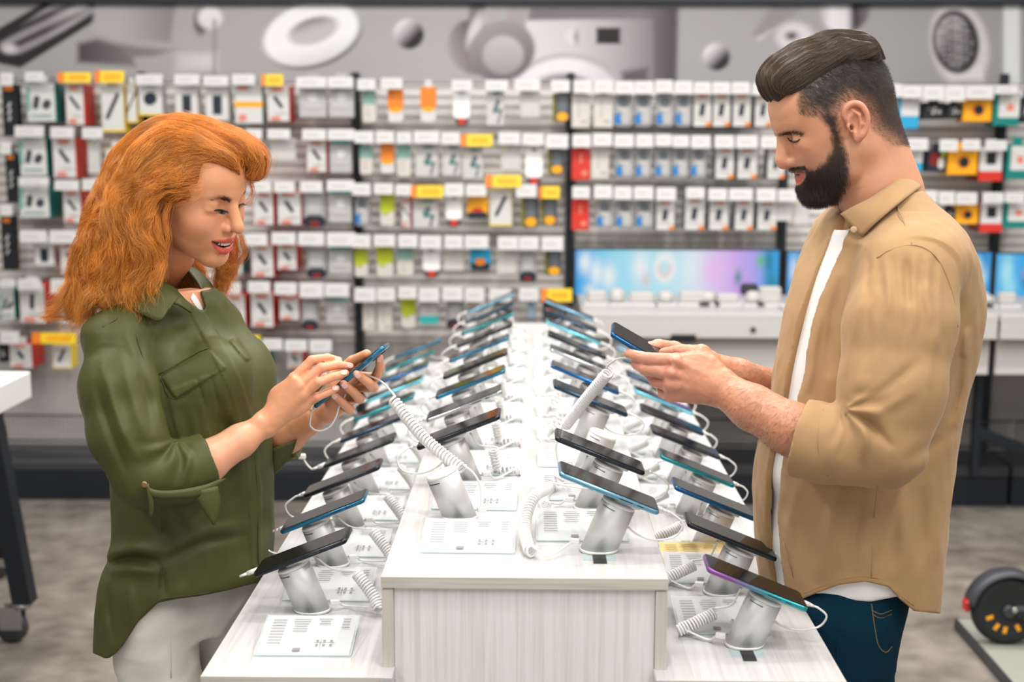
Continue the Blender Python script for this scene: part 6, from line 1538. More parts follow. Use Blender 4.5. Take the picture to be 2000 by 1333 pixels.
# ------------------------------------------------------------------ the woman
YW = 2.40
def QW(px, py, dy=0.0): return ony(px, py, YW+dy)
WO, WS, WM = np.array([-0.615, YW, 1.499]), 1.06, head_axes(1, 26, 23, -7)
def ww(P): return WO+(np.asarray(P)*WS) @ WM.T
def wl(P): return ((np.asarray(P)-WO) @ WM)/WS
WOMAN_PARTS = []
WOMAN = bpy.data.objects.new('person', bpy.data.meshes.new('person')); COL.objects.link(WOMAN); WOMAN.location = (-.62, YW, 0)
tag(WOMAN, 'woman with wavy orange hair in an olive green blouse, tapping a phone', 'person')
def woman_head():
    rng = np.random.default_rng(8)
    S = Sculpt((-.108, -.20, -.10), (.130, .130, .10), .0014)
    sculpt_head(S, True, .022)
    S.cone((-.018, -.03, 0), (-.030, -.125, .0), .044, .046, .03); S.cone((-.030, -.12, 0), (-.060, -.20, 0), .046, .056, .02)
    S.cone((.0900, .014, 0), (.1065, -.009, 0), .0062, .0076, .008); S.ball((.1098, -.0145, 0), .0084, .005)
    for sg in (-1, 1):
        S.ell((.0665, .0205, sg*.0320), (.0140, .0118, .0155), .006)                # eyeball mound with its lid
        S.ell((.0720, .0110, sg*.0325), (.0085, .0055, .0145), .008)
        S.ell((.0560, -.022, sg*.041), (.020, .018, .017), .02)                  # smiling cheek
        S.chain([(.0965, -.0420, 0), (.0935, -.0425, sg*.009), (.0760, -.0432, sg*.0305)], [.0042, .0036, .0012], .005)
        S.chain([(.0935, -.0630, 0), (.0905, -.0620, sg*.012), (.0752, -.0460, sg*.0300)], [.0054, .0048, .0016], .005)
        S.chain([(.096, -.0512, 0), (.0905, -.0510, sg*.012), (.0835, -.0486, sg*.020), (.0755, -.0446, sg*.0292)], [.0050, .0048, .0040, .0018], .0015, 'c')
        sculpt_ear(S, (-.008, -.004, sg*.0685), sg, .86, 8)
    for tgt in ((447, 435),):                       # soften the hollow beside the nose
        h = hit(S, [tgt], wl)[0]
        for sg in (-1, 1): S.ball((h[0]-.0012, h[1], sg*abs(h[2])), .0026, .007)
    V, F = S.mesh(); f, u, s = V.T; a = np.abs(s); q = proj(ww(V))
    col = np.tile(np.array([.74, .335, .175]), (len(V), 1)); col *= (1+.03*noise3(V, 70))[:, None]
    blend(col, (.70, .28, .20), .50*np.exp(-((f-.065)/.03)**2-((u+.018)/.018)**2-((a-.042)/.018)**2))
    blend(col, (.68, .29, .21), .35*np.exp(-((f-.106)/.012)**2-((u+.018)/.012)**2))
    du = seg_dist(np.stack([a, u], 1), [(0, -.0420), (.009, -.0426), (.019, -.0432), (.0305, -.0434)]); dl = seg_dist(np.stack([a, u], 1), [(0, -.0632), (.012, -.0622), (.021, -.0556), (.0300, -.0462)])
    wu = np.interp(a, [0, .010, .022, .0305], [.0050, .0044, .0026, .0010]); wl_ = np.interp(a, [0, .013, .022, .030], [.0064, .0056, .0036, .0012])
    blend(col, (.60, .10, .075), np.maximum(sstep(wu+.0008, wu-.0008, du), sstep(wl_+.0008, wl_-.0008, dl))*(f > .066))
    mo = seg_dist(np.stack([a, u], 1), [(0, -.0512), (.012, -.0510), (.020, -.0486), (.0292, -.0446)]); wm = np.interp(a, [0, .012, .02, .0292], [.0046, .0043, .0034, .0014]); blend(col, (.05, .010, .010), np.maximum(sstep(wm+.0004, wm-.0006, mo)*(f > .05), ((u < -.046) & (u > -.0590) & (a < .0195) & (dl > wl_+.0004) & (f > .05))*1.0))
    bw = np.exp(-(seg_dist(q, [(414.5, 391), (430, 387), (445, 388), (455, 394), (462, 401)])/np.interp(q[:, 0], [415, 440, 462], [1.5, 2.6, 3.2]))**2)*(f > .03)*(s < -.0105)
    sy_ = np.stack([f, u, a], 1); bs = np.exp(-(seg_dist(proj(ww(np.stack([f, u, -a], 1))), [(414.5, 391), (430, 387), (445, 388), (455, 394), (462, 401)])/np.interp(q[:, 0], [415, 440, 462], [1.5, 2.6, 3.2]))**2)*(f > .03)*sstep(.0095, .0125, a); blend(col, (.16, .065, .03), bs*.75)
    blend(col, (.50, .25, .17), .45*np.exp(-((u-.030)/.006)**2-((a-.033)/.015)**2)*(f > .06))            # darker brown tone over the upper lids
    WOMAN_PARTS.append((ww(V), F[:, ::-1], col))
    blk = mat('lash_dark', (.02, .014, .012), .5, noise=(50, .1))
    # near eye: sliver of eyeball between dark lash lines
    up = hit(S, [(419, 411.5), (425, 410), (432, 410.5), (439, 412.5), (445, 414)], wl, .0008)
    lo = hit(S, [(420, 412.5), (426, 416), (432, 418.5), (439, 418.5), (445, 415.5)], wl, .0004)
    for sg in (-1, 1):
        g = lambda P: ww([(p[0], p[1], p[2] if sg < 0 else -p[2]) for p in P])
        U_, L_ = smooth_path(g(up), 5), smooth_path(g(lo), 5); n = len(U_)
        Vv = np.concatenate([U_, (U_+L_)/2+WM[:, 0]*.0012, L_]); Ff = [(i+r*n, i+1+r*n, i+1+(r+1)*n, i+(r+1)*n) for r in range(2) for i in range(n-1)]
        cc = np.tile(np.array([.42, .39, .37]), (3*n, 1)); t = np.abs(np.tile(np.arange(n), 3)/(n-1)-.52); cc[t < .27] = (.09, .12, .12); cc[t < .11] = (.008, .008, .008)
        mesh_obj('eye', Vv, np.array(Ff), vcol_mat('eye_surface', .12, .5), WOMAN, cc)
        m = MB(); m.tube(U_, np.interp(np.linspace(0, 1, n), [0, .6, 1], [.0012, .0014, .0008]), 5)
        e = world_child(m.build('eyelashes', blk), WOMAN)
        K = 34; i = rng.integers(0, n, K); b = U_[i]; d = WM[:, 0]*.8-WM[:, 1]*.35+WM[:, 2]*(.25*sg)*rng.uniform(.4, 1.4, (K, 1)); t = np.linspace(0, 1, 5)[None, :, None]
        strands('lash_hairs', b[:, None]+d[:, None]*t*.009+WM[:, 1]*(t*t*.004), .00022, .00006, hair_mat('lash_hair', (.012, .009, .008)), WOMAN)
    m = MB(); T_ = smooth_path([(.0765, -.0438, -.0265), (.0865, -.0484, -.0165), (.0920, -.0498, -.0080), (.0936, -.0500, 0), (.0920, -.0498, .0080), (.0865, -.0484, .0165), (.0765, -.0438, .0265)], 6)
    for i in range(12):
        t0 = (i+.5)/12*(len(T_)-1); c = np.array([np.interp(t0, np.arange(len(T_)), T_[:, k]) for k in range(3)]); w = .0030 if 4 <= i <= 7 else .0026
        m2 = MB().lathe([(w*.7, -.0042), (w*1.0, -.0034), (w*1.0, .003), (w*.9, .0062)], 8)
        Vt = np.array(m2.v); Vt = c+np.stack([Vt[:, 1]*.7, Vt[:, 2]+.0008, Vt[:, 0]], 1); m.add(ww(Vt), m2.f, 0, True)
    tt = world_child(m.build('teeth', mat('teeth_white', (.86, .84, .78), .2, noise=(80, .03))), WOMAN); tt['kind'] = 'stuff'
    # brow
    N = S.grad(V); i = pick(rng, 2600, bw); p = V[i]; d = np.stack([-.75+0*p[:, 0], .35+0*p[:, 0], -.6+0*p[:, 0]], 1)+N[i]*.25+rng.normal(size=p.shape)*.12
    t = np.linspace(0, 1, 4)[None, :, None]; P = p[:, None]+d[:, None]*t*.0048; P2 = P*np.array([1, 1, -1])
    strands('eyebrows', ww(np.concatenate([P, P2])), .00018, .00005, hair_mat('brow_hair', (.075, .032, .015), .5), WOMAN)

# locks that shape her hair: picture path, depth offset and thickness along it
LOCKS = [
 # rolled front, from the hairline up, over and back to the crown
 [(474, 352, -.030, 7), (499, 342, -.030, 13), (504, 318, -.030, 18), (482, 296, -.030, 21), (445, 284, -.030, 24), (400, 268, -.025, 27), (352, 264, .0, 32)],
 [(470, 342, .010, 8), (498, 332, .010, 14), (500, 308, .010, 19), (475, 288, .010, 22), (435, 274, .010, 25), (392, 262, .010, 29), (348, 260, .02, 32)],
 [(470, 342, .050, 8), (494, 330, .050, 14), (495, 308, .050, 18), (470, 288, .050, 22), (430, 275, .050, 26), (390, 266, .055, 30), (345, 264, .06, 34)],
 [(462, 338, -.055, 7), (450, 318, -.066, 13), (425, 305, -.066, 18), (390, 292, -.062, 24), (350, 285, -.055, 30), (315, 290, -.05, 32)],
 # swept from the temple back over the ear
 [(412, 330, -.066, 7), (392, 340, -.078, 12), (362, 345, -.084, 16), (330, 345, -.088, 20), (302, 360, -.092, 22), (280, 395, -.098, 24)],
 [(388, 368, -.070, 5), (368, 378, -.080, 9), (344, 382, -.084, 11), (318, 374, -.088, 11), (300, 378, -.094, 12), (284, 410, -.10, 16)],
 # crown and back
 [(352, 262, .0, 36), (305, 276, .0, 38), (262, 322, .0, 42), (232, 395, .0, 44), (208, 475, .0, 42), (182, 550, .0, 32), (158, 618, .0, 9)],
 [(330, 275, -.05, 32), (288, 312, -.065, 32), (258, 375, -.08, 34), (236, 455, -.09, 34), (214, 525, -.10, 26), (192, 585, -.11, 6)],
 [(325, 292, -.060, 28), (292, 345, -.080, 26), (275, 415, -.092, 28), (276, 490, -.102, 27), (266, 535, -.112, 19), (252, 578, -.120, 4)],
 [(304, 350, -.085, 14), (286, 400, -.098, 16), (288, 465, -.104, 20), (300, 508, -.104, 15), (302, 540, -.110, 9), (298, 566, -.116, 3)],
 [(320, 280, .07, 36), (272, 330, .085, 40), (244, 430, .09, 42), (224, 520, .09, 36), (208, 590, .09, 12)],
 [(345, 268, .08, 34), (350, 330, .11, 34), (345, 420, .12, 34), (350, 500, .12, 32), (380, 560, .12, 24), (408, 600, .12, 8)],
 [(240, 335, -.03, 24), (198, 420, -.04, 25), (172, 495, -.05, 22), (154, 565, -.06, 14), (146, 616, -.06, 5)],
 [(215, 420, -.07, 14), (182, 470, -.075, 15), (165, 530, -.08, 13), (166, 590, -.08, 8), (158, 625, -.08, 4)],
 [(300, 300, .02, 44), (285, 380, .03, 50), (275, 460, .03, 50), (266, 520, .03, 36), (255, 565, .03, 16)],
 [(440, 420, .10, 7), (458, 470, .10, 9), (440, 520, .10, 16), (425, 570, .11, 11), (438, 605, .11, 4)],
]
def woman_hair():
    rng = np.random.default_rng(21)
    lo = QW(120, 660, -.17); hi = QW(540, 205, .20)
    S = Sculpt((lo[0]-.02, YW-.17, lo[2]-.02), (hi[0]+.02, YW+.21, hi[2]+.02), .0042)
    px = .00092; seg = []; 
    for L in LOCKS:
        P = [QW(x, y, d) for x, y, d, r in L]; rr = [r*px for x, y, d, r in L]
        Pp = smooth_path(P, 4); rp = np.interp(np.linspace(0, 1, len(Pp)), np.linspace(0, 1, len(rr)), rr)
        S.chain(Pp, list(rp), .006, k2=.003)
        for i in range(len(Pp)-1): seg.append(np.r_[Pp[i], Pp[i+1], rp[i]])
    seg = np.array(seg); mid = (seg[:, :3]+seg[:, 3:6])/2; tg = seg[:, 3:6]-seg[:, :3]; tg /= np.linalg.norm(tg, axis=1)[:, None]+1e-9
    S.ell(ww([(-.012, .040, 0)])[0], np.array([.094, .084, .079])*WS, .008, rot=WM.T)
    # keep the face and the near ear clear: cut back to the hairline
    FACE = [(490, 356), (472, 348), (455, 336), (436, 327), (411, 322), (401, 345), (392, 366), (374, 386), (350, 397), (330, 392), (319, 380), (302, 384), (300, 412), (316, 418), (324, 455), (336, 500), (352, 540), (540, 580), (540, 356)]
    i = S.near(.05); P = np.stack([S.ax[k][i[k]] for k in range(3)], 1); sd = in_poly(proj(P), FACE)*px
    ok = P[:, 1] < YW+.03; S.D[i] = np.where(ok, np.maximum(S.D[i], -sd+.0008*0), S.D[i]).astype(np.float32)
    S.ell(ww([(.055, -.03, 0)])[0], np.array([.055, .095, .066])*WS, .004, 'c', rot=WM.T)
    def wav(P, amp=1.0):
        lo_ = np.clip((1.62-P[:, 2])/.10, .15, 1)
        return amp*(.0048*noise3(P, (34, 34, 22))+.0030*noise3(P, (85, 85, 30))+.0016*noise3(P, (200, 200, 60)))*lo_
    S.displace(wav, .02)
    V, F = S.mesh()
    hm = mat('hair_mass_orange', (.34, .075, .007), .6, noise=(60, .45, (1, 1, .25)))
    mesh_obj('hair', V, F, hm, WOMAN)
    def field(P):
        T = np.zeros_like(P)
        for c in range(0, len(P), 4000):
            Q_ = P[c:c+4000]; d = ((Q_[:, None]-mid[None])**2).sum(2); w = np.exp(-d/(2*.020**2))+1e-12; T[c:c+4000] = (w[..., None]*tg[None]).sum(1)/w.sum(1)[:, None]
        w = np.stack([noise3(P, (26, 26, 30)), noise3(P+7.3, (26, 26, 30)), .6*noise3(P+3.1, (26, 26, 26))], 1)+.5*np.stack([noise3(P+1.7, 75), noise3(P+5.9, 75), noise3(P+9.2, 75)], 1)
        return T/(np.linalg.norm(T, axis=1)[:, None]+1e-9)+1.35*w*np.clip((1.62-P[:, 2:3])/.12, .12, 1)
    N = S.grad(V); wgt = np.where(N[:, 1] < .35, 1.0, .35)*np.where(N[:, 2] < -.6, .2, 1)
    n = 30000; i = pick(rng, n, wgt); p0 = V[i]+rng.normal(size=(n, 3))*.0015
    st = rng.uniform(.006, .0105, n); fz = rng.random(n) < .35; lf = np.where(fz, rng.uniform(.002, .010, n)*np.clip((1.66-p0[:, 2])/.10, .15, 1), rng.uniform(-.001, .003, n))
    PP = flow(S, p0, field, 13, st, lambda t: lf+.002*math.sin(t*PI), rng, np.where(fz, .34, .14)[:, None]*np.clip((1.66-p0[:, 2:3])/.10, .2, 1), .75)
    m1 = hair_mat('orange_hair', (.76, .150, .008), .36, .4, .30, (.98, .37, .06), .5, patch=(24, .30))
    strands('hair_strands', PP, .00014, .00005, m1, WOMAN)
    # thin curling ends that run on below the mass
    n = 4200; i = pick(rng, n, wgt*sstep(1.40, 1.36, V[:, 2])*np.where(V[:, 1] < YW+.05, 1, .5)); P = V[i]+rng.normal(size=(n, 3))*.002; out = []
    cid = rng.integers(0, 90, n); ph = rng.uniform(0, 6.28, (90, 3))[cid]; fr = rng.uniform(5, 11, 90)[cid]; L = rng.uniform(.0045, .0085, n)*rng.uniform(.7, 1.1, 90)[cid]; drift = (rng.normal(size=(90, 3))*np.array([.30, .15, .05]))[cid]
    for j in range(12):
        out.append(P.copy()); t = j/11
        T = field(P)*.7+np.array([0, 0, -.55])+drift+.75*np.stack([np.sin(fr*t+ph[:, 0]), .6*np.sin(fr*t+ph[:, 1]), .3*np.sin(fr*t+ph[:, 2])], 1)+rng.normal(size=P.shape)*.10
        T /= np.linalg.norm(T, axis=1)[:, None]; P = P+T*L[:, None]; P[:, 1] = np.minimum(P[:, 1], np.where(P[:, 2] < 1.34, YW+.09, 9))
    strands('hair_ends', np.stack(out, 1), .00014, .00004, m1, WOMAN)
    # loose fly-away hairs round the outline
    n = 4200; i = pick(rng, n, wgt*(V[:, 2] < 1.66)*(1+2*(V[:, 0] < -.74))); p0 = V[i]
    st = rng.uniform(.006, .012, n); lf = rng.uniform(.003, .022, n)*np.clip((1.68-p0[:, 2])/.12, .15, 1)
    PP = flow(S, p0, lambda P: field(P)+N[0]*0, 12, st, lambda t: .001+lf*t**1.3, rng, .28, .5)
    strands('flyaway_hair', PP, .00016, .00005, hair_mat('orange_flyaway', (.86, .34, .06), .38, .4, .3, None, .5), WOMAN)
    # wisps by the far cheek and the temple
    W = []
    for k in range(120):
        b = rng.choice(3); j = rng.normal(size=2)*3
        path = [[(486, 350), (494, 372), (488, 392), (478, 400), (474, 392)], [(470, 460), (480, 492), (468, 512), (452, 540), (436, 575)], [(330, 400), (322, 430), (327, 470), (318, 510), (322, 545)]][b]
        pts = smooth_path([QW(x+j[0]+rng.normal()*3*(q+1)/3, y+j[1]+rng.normal()*3, (.03, .10, -.09)[b]) for q, (x, y) in enumerate(path)], 4); W.append(pts[np.linspace(0, len(pts)-1, 14).astype(int)])
    strands('wisps', np.array(W), .00018, .00006, MATS.get('x') or hair_mat('orange_wisp', (.72, .26, .05), .4), WOMAN)

M_OLIVE = cloth_mat('olive_blouse', (.064, .070, .018), 700, .52, 0, .05, .25)
M_OSEAM = mat('olive_seam', (.050, .055, .014), .6, noise=(60, .1))
M_CREAM = cloth_mat('cream_trousers', (.66, .63, .57), 600, .8, .1, .15)
ROT_W = R(-40)
ROWS_W = [(566, 318, 415, .062), (590, 275, 432, .100), (618, 240, 446, .132), (650, 222, 460, .150), (690, 215, 484, .155), (740, 215, 503, .155), (800, 222, 515, .150), (880, 228, 522, .150), (960, 232, 524, .152), (1040, 234, 525, .156), (1085, 224, 523, .158), (1112, 212, 521, .162), (1160, 206, 511, .164), (1225, 206, 497, .165), (1310, 210, 484, .166)]
def woman_body():
    rng = np.random.default_rng(31)
    S = Sculpt((-.90, YW-.29, .86), (-.255, YW+.25, 1.46), .0021)
    S.loft([(z, x, y, a*.78, b*.80) for z, x, y, a, b in body_rows(ROWS_W, YW, ROT_W, QW) if z > .90], .01, rot=ROT_W)
    nk = ww([(-.030, -.12, 0), (-.060, -.20, 0)]); S.cone(nk[0], nk[1], .046, .054, .02)
    S.chain([QW(240, 690, -.115), QW(292, 935, -.195), QW(400, 905, -.155), QW(468, 862, -.112), QW(516, 831, -.082)], [.045, .040, .0365, .0285, .0205], .02, k2=.012)
    S.ball(QW(506, 822, -.098), .010, .014)
    S.chain([QW(390, 650, .15), QW(460, 875, .17), QW(560, 852, .10), QW(640, 800, .058)], [.045, .038, .033, .0205], .02, k2=.012)
    # right hand tapping
    mc = [(QW(574, 740, -.072), .0112), (QW(585, 753, -.080), .0118), (QW(592, 770, -.078), .0112), (QW(596, 790, -.068), .0105)]
    fin = [([QW(574, 740, -.072), QW(609, 704, -.062), QW(640, 699, -.046), QW(662, 704, -.034)], [.0100, .0088, .0076, .0064]),
           ([QW(585, 753, -.080), QW(627, 719, -.068), QW(658, 713, -.046), QW(684, 716, -.030)], [.0104, .0090, .0078, .0065]),
           ([QW(592, 770, -.078), QW(622, 747, -.082), QW(652, 736, -.068), QW(675, 729, -.056)], [.0100, .0088, .0077, .0064]),
           ([QW(596, 790, -.068), QW(619, 776, -.076), QW(639, 767, -.068), QW(657, 759, -.060)], [.0092, .0082, .0072, .0061])]
    th = ([QW(540, 812, -.052), QW(580, 785, -.024), QW(612, 758, -.016), QW(636, 738, -.020)], [.0150, .0125, .0105, .0078])
    rr_hand(S, (QW(520, 828, -.080), .0200), mc, fin, th, [(QW(566, 780, -.070), (.040, .0145, .031), None)])
    for a, b in (((574, 742), (530, 806)), ((585, 756), (532, 812)), ((592, 772), (534, 820))): S.chain([QW(a[0], a[1], -.087), QW(b[0], b[1], -.086)], [.0038, .0026], .012)
    # left hand cupping the phone from below, tips curled over its near edge
    mc2 = [(QW(694, 736, .058), .0112), (QW(688, 756, .062), .0115), (QW(680, 774, .058), .0112), (QW(668, 790, .050), .0105)]
    fin2 = [([QW(694, 736, .058), QW(733, 738, .036), QW(742, 718, .006), QW(741, 699, -.010)], [.0102, .0094, .0084, .0070]),
            ([QW(688, 756, .062), QW(729, 757, .022), QW(717, 746, -.018), QW(697, 731, -.044)], [.0106, .0098, .0086, .0070]),
            ([QW(680, 774, .058), QW(702, 779, .016), QW(690, 766, -.020), QW(671, 750, -.048)], [.0104, .0097, .0084, .0070]),
            ([QW(668, 790, .050), QW(683, 800, .012), QW(670, 788, -.018), QW(652, 772, -.046)], [.0096, .0090, .0078, .0066])]
    th2 = ([QW(650, 778, .046), QW(655, 735, .056), QW(690, 706, .046), QW(716, 692, .026)], [.0155, .0135, .0112, .0088])
    rr_hand(S, (QW(642, 800, .056), .0195), mc2, fin2, th2, [(QW(664, 772, .056), (.030, .0145, .028), None)])
    S.displace(lambda P: .0004*noise3(P, 130), .01)
    V, F = S.mesh(); q = proj(V)
    col = np.tile(np.array([.74, .340, .185]), (len(V), 1)); col *= (1+.03*noise3(V, 70))[:, None]
    for fs in (fin, fin2):
        for f in fs:
            for c, am in ((f[0][1], .4), (f[0][3], .5)): blend(col, (.72, .26, .185), am*np.exp(-((V-c)**2).sum(1)/.011**2))
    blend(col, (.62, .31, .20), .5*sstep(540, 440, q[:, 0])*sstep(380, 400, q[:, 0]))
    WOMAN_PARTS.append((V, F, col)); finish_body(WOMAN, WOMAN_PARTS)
    mn = mat('nail_pink', (.80, .50, .42), .2, 0, .5, noise=(60, .03))
    for (px, py, w, ang) in ((660, 703, .0088, -6), (683, 714.5, .0085, -4), (671, 728, .0088, 10), (654, 759, .0080, 14), (741, 703, .0080, 80), (699, 734, .0092, 130), (673, 753.5, .0092, 128), (653, 775, .0082, 128)):
        h = hit(S, [(px, py)], lambda w_: w_, .0002)[0]; N = S.grad(h[None])[0]; t = np.array([math.cos(R(ang)), 0, math.sin(R(ang))]); t -= N*(t@N); t /= np.linalg.norm(t)+1e-9; b = np.cross(N, t)
        M4 = Matrix([[t[0], b[0], N[0], h[0]], [t[1], b[1], N[1], h[1]], [t[2], b[2], N[2], h[2]], [0, 0, 0, 1]])
        o = MB().prism(rrect(w*1.35, w, w*.42, 4), .0011, M4, z0=-.0005, bev=.0003, smooth=True); world_child(o.build('fingernail', mn), WOMAN)
    # blouse
    lo_, hi_ = (-.93, YW-.30, .62), (-.32, YW+.28, 1.46)
    K = Sculpt(lo_, hi_, .0030)
    K.loft(body_rows(ROWS_W, YW, ROT_W, QW), .01, power=2.15, rot=ROT_W)
    K.ell(QW(430, 735, -.07), (.060, .060, .060), .05); K.ell(QW(478, 735, .06), (.050, .055, .055), .05)
    FL = [([(207, 1103), (255, 1090), (317, 1099)], 9, -0.0120), ([(204, 1090), (260, 1074), (330, 1080)], 12, 0.0090), ([(317, 1099), (400, 1060), (485, 1046)], 10, -0.0075), ([(320, 1082), (400, 1040), (490, 1025)], 12, 0.0060), ([(210, 1120), (250, 1115), (318, 1120)], 10, 0.0060),
          ([(355, 790), (372, 864), (378, 960)], 10, -0.0060), ([(392, 780), (412, 870), (420, 980)], 9, 0.0060), ([(440, 760), (470, 860), (478, 1000)], 10, 0.0060), ([(425, 770), (448, 870), (455, 1000)], 8, -0.0045), ([(300, 1000), (330, 1060)], 12, -0.0060), ([(350, 980), (380, 1040)], 12, 0.0060), ([(470, 960), (480, 1100)], 10, -0.0045),
          ([(210, 1140), (222, 1260)], 8, -0.0060), ([(250, 1130), (258, 1230)], 12, 0.0060), ([(318, 1110), (320, 1170)], 6, -0.0045), ([(430, 590), (470, 680)], 10, 0.0030), ([(300, 640), (330, 720)], 16, 0.0045), ([(340, 640), (385, 690)], 16, -0.0030)]
    folds(K, QW, FL, -.12, .0009, YW+.03)
    def panels(P):                                           # flaps, pocket and placket stand a little proud
        q = proj(P); r = np.zeros(len(P)); nr = P[:, 1] < YW+.02
        for pts, h, e in (([(313, 737), (408, 683), (441, 719), (343, 780)], .0036, 1.5), ([(447, 666), (462, 660), (490, 700), (482, 706)], .0034, 1.5), ([(325, 765), (435, 722), (448, 800), (440, 862), (360, 884), (343, 840)], .0020, 1.5),
                          ([(352, 576), (372, 572), (425, 650), (470, 740), (498, 830), (511, 960), (512, 1110), (490, 1110), (486, 970), (474, 850), (446, 760), (402, 668)], .0024, 1.5)):
            r += h*sstep(e, -e, in_poly(q, pts))
        r -= .0022*np.exp(-(seg_dist(q, [(386, 742), (402, 800), (405, 866)])/2.5)**2)+.0022*np.exp(-(seg_dist(q, [(410, 732), (427, 792), (432, 858)])/2.5)**2)
        return r*nr
    K.displace(panels, .02)
    K.displace(lambda P: .0020*noise3(P, (20, 20, 13))+.0010*noise3(P, (55, 55, 30)), .02)
    D0 = K.D.copy(); Z = K.ax[2][None, None, :]
    K.D = np.maximum(K.D, -np.maximum(D0+.011, Z-1.0)).astype(np.float32)
    hem = [(150, 1262), (205, 1287), (214, 1286), (226, 1277), (240, 1262), (270, 1215), (309, 1178), (350, 1170), (391, 1165), (440, 1155), (486, 1143), (560, 1125)]
    cut_below(K, hem)
    B = Sculpt(lo_, hi_, .0030)
    B.chain([QW(234, 676, -.118), QW(232, 760, -.168), QW(248, 845, -.192), QW(288, 930, -.200)], [.056, .064, .062, .056], .02)
    B.chain([QW(288, 930, -.200), QW(345, 925, -.178), QW(392, 908, -.158)], [.056, .052, .0455], .015)
    c0, c1 = QW(372, 915, -.167), QW(404, 903, -.153); B.cone(c0, c1, .0535, .0520, .006); ax = (c1-c0)/np.linalg.norm(c1-c0)
    B.cone(c1-ax*.010, c1+ax*.10, .0440, .0450, .003, 'c')
    X = B.ax[0][:, None, None]; Y = B.ax[1][None, :, None]; pl = (X-c1[0])*ax[0]+(Y-c1[1])*ax[1]+(Z-c1[2])*ax[2]-.004; dd = np.sqrt((X-c1[0])**2+(Y-c1[1])**2+(Z-c1[2])**2); B.D = np.where(dd < .10, np.maximum(B.D, pl), B.D).astype(np.float32)
    B.chain([QW(392, 650, .15), QW(462, 876, .17)], [.060, .054], .02); B.chain([QW(462, 876, .17), QW(545, 860, .112)], [.054, .043], .02); B.cone(QW(548, 860, .110), QW(566, 852, .098), .046, .044, .006)
    B.cone(QW(560, 853, .10), QW(600, 835, .075), .038, .038, .002, 'c'); B.cone(QW(585, 842, .085), QW(640, 815, .06), .06, .06, .002, 'c')
    FS = [([(199, 712), (235, 831), (272, 905)], 9, 0.0080), ([(185, 740), (214, 840), (250, 930)], 8, -0.0064), ([(262, 690), (288, 780), (300, 850)], 9, -0.0064), ([(236, 690), (262, 790), (290, 870)], 10, 0.0064), ([(240, 640), (262, 690), (272, 740)], 8, 0.0048)]
    folds(B, QW, FS, -.18, .0009, YW+.02)
    def crook(P):
        q = proj(P); dx = q[:, 0]-345; dy = q[:, 1]-858; r = np.hypot(dx, dy); th = np.arctan2(dy, dx)
        return (.0042*np.sin(th*7.5+.5*np.sin(r*.06))*np.exp(-((r-48)/38)**2)*sstep(.1, .5, th)*sstep(3.3, 2.6, th)+.0030*np.sin(dx*.20+dy*.07)*np.exp(-((dx-30)/34)**2-((dy-62)/42)**2))*sstep(YW-.08, YW-.13, P[:, 1])*sstep(392, 362, q[:, 0])
    B.displace(crook, .02); B.displace(lambda P: .0018*noise3(P, (22, 22, 14))+.0012*noise3(P, (60, 60, 36)), .02)
    kz = np.interp(B.ax[2], [1.19, 1.27], [.006, .075]).astype(np.float32)[None, None, :]
    t = np.maximum(kz-np.abs(K.D-B.D), 0)/kz; K.D = np.minimum(K.D, B.D)-t*t*kz*.25; del B, t
    K.cone(nk[0]+(nk[0]-nk[1])*1.2, nk[1], .052, .058, .008, 'c'); i = K.near(.2); Pn = np.stack([K.ax[k][i[k]] for k in range(3)], 1); vn = in_poly(proj(Pn), [(345, 545), (368, 528), (388, 560), (402, 602), (393, 607), (372, 592), (350, 576)])*.0009; K.D[i] = np.where(Pn[:, 1] < YW+.10, np.maximum(K.D[i], -vn), K.D[i]).astype(np.float32)
    V, F = K.mesh(); mesh_obj('olive_blouse', V, F, M_OLIVE, WOMAN)
    for L in ([(313, 737), (343, 780), (441, 719)], [(310, 732), (408, 680), (441, 717)], [(490, 830), (503, 960), (505, 1105)], [(312, 985), (316, 1040), (317, 1098), (306, 1175)], [(200, 640), (232, 620), (268, 588)], [(262, 640), (280, 700), (286, 745)]):
        seam('seam', K, L, M_OSEAM, WOMAN, .0010)
    seam('hem_edge', K, [(216, 1281), (240, 1258), (270, 1211), (309, 1174), (350, 1166), (391, 1161), (440, 1151)], M_OSEAM, WOMAN, .0012)
    # collar, sleeve tabs, inner top
    patch('collar', [(262, 572, -.06), (275, 556, -.070), (300, 546, -.080), (330, 560, -.088), (352, 578, -.085)], [(246, 592, -.10), (262, 606, -.128), (285, 618, -.140), (312, 627, -.146), (330, 604, -.128)], M_OLIVE, WOMAN, QW, 18, 7, .005, .0030)
    patch('collar', [(352, 520, .075), (366, 531, .060), (384, 552, .030), (398, 574, -.005)], [(380, 524, .10), (404, 545, .090), (420, 575, .060), (413, 615, .010)], M_OLIVE, WOMAN, QW, 16, 6, .004, .0030, (.3, 0, .6))
    patch('collar_stand', [(300, 548, -.074), (335, 560, -.078), (356, 580, -.074), (372, 598, -.055)], [(300, 575, -.10), (330, 590, -.108), (352, 598, -.100), (374, 612, -.074)], M_OLIVE, WOMAN, QW, 14, 5, .003, .003)
    hp = hit(S, [(377, 572), (384, 580), (391, 592), (397, 606), (372, 582), (378, 592), (386, 603), (396, 612)], lambda w_: w_, .0015)
    mesh_obj('white_top', hp, np.array([(0, 1, 5, 4), (1, 2, 6, 5), (2, 3, 7, 6)]), M_TEE, WOMAN)
    patch('sleeve_tab', [(281, 940, -.262), (300, 957, -.262), (345, 958, -.245), (398, 948, -.215), (425, 938, -.192)], [(279, 950, -.262), (300, 972, -.262), (348, 974, -.245), (402, 966, -.215), (440, 935, -.180)], M_OLIVE, WOMAN, QW, 18, 4, .003, .003)
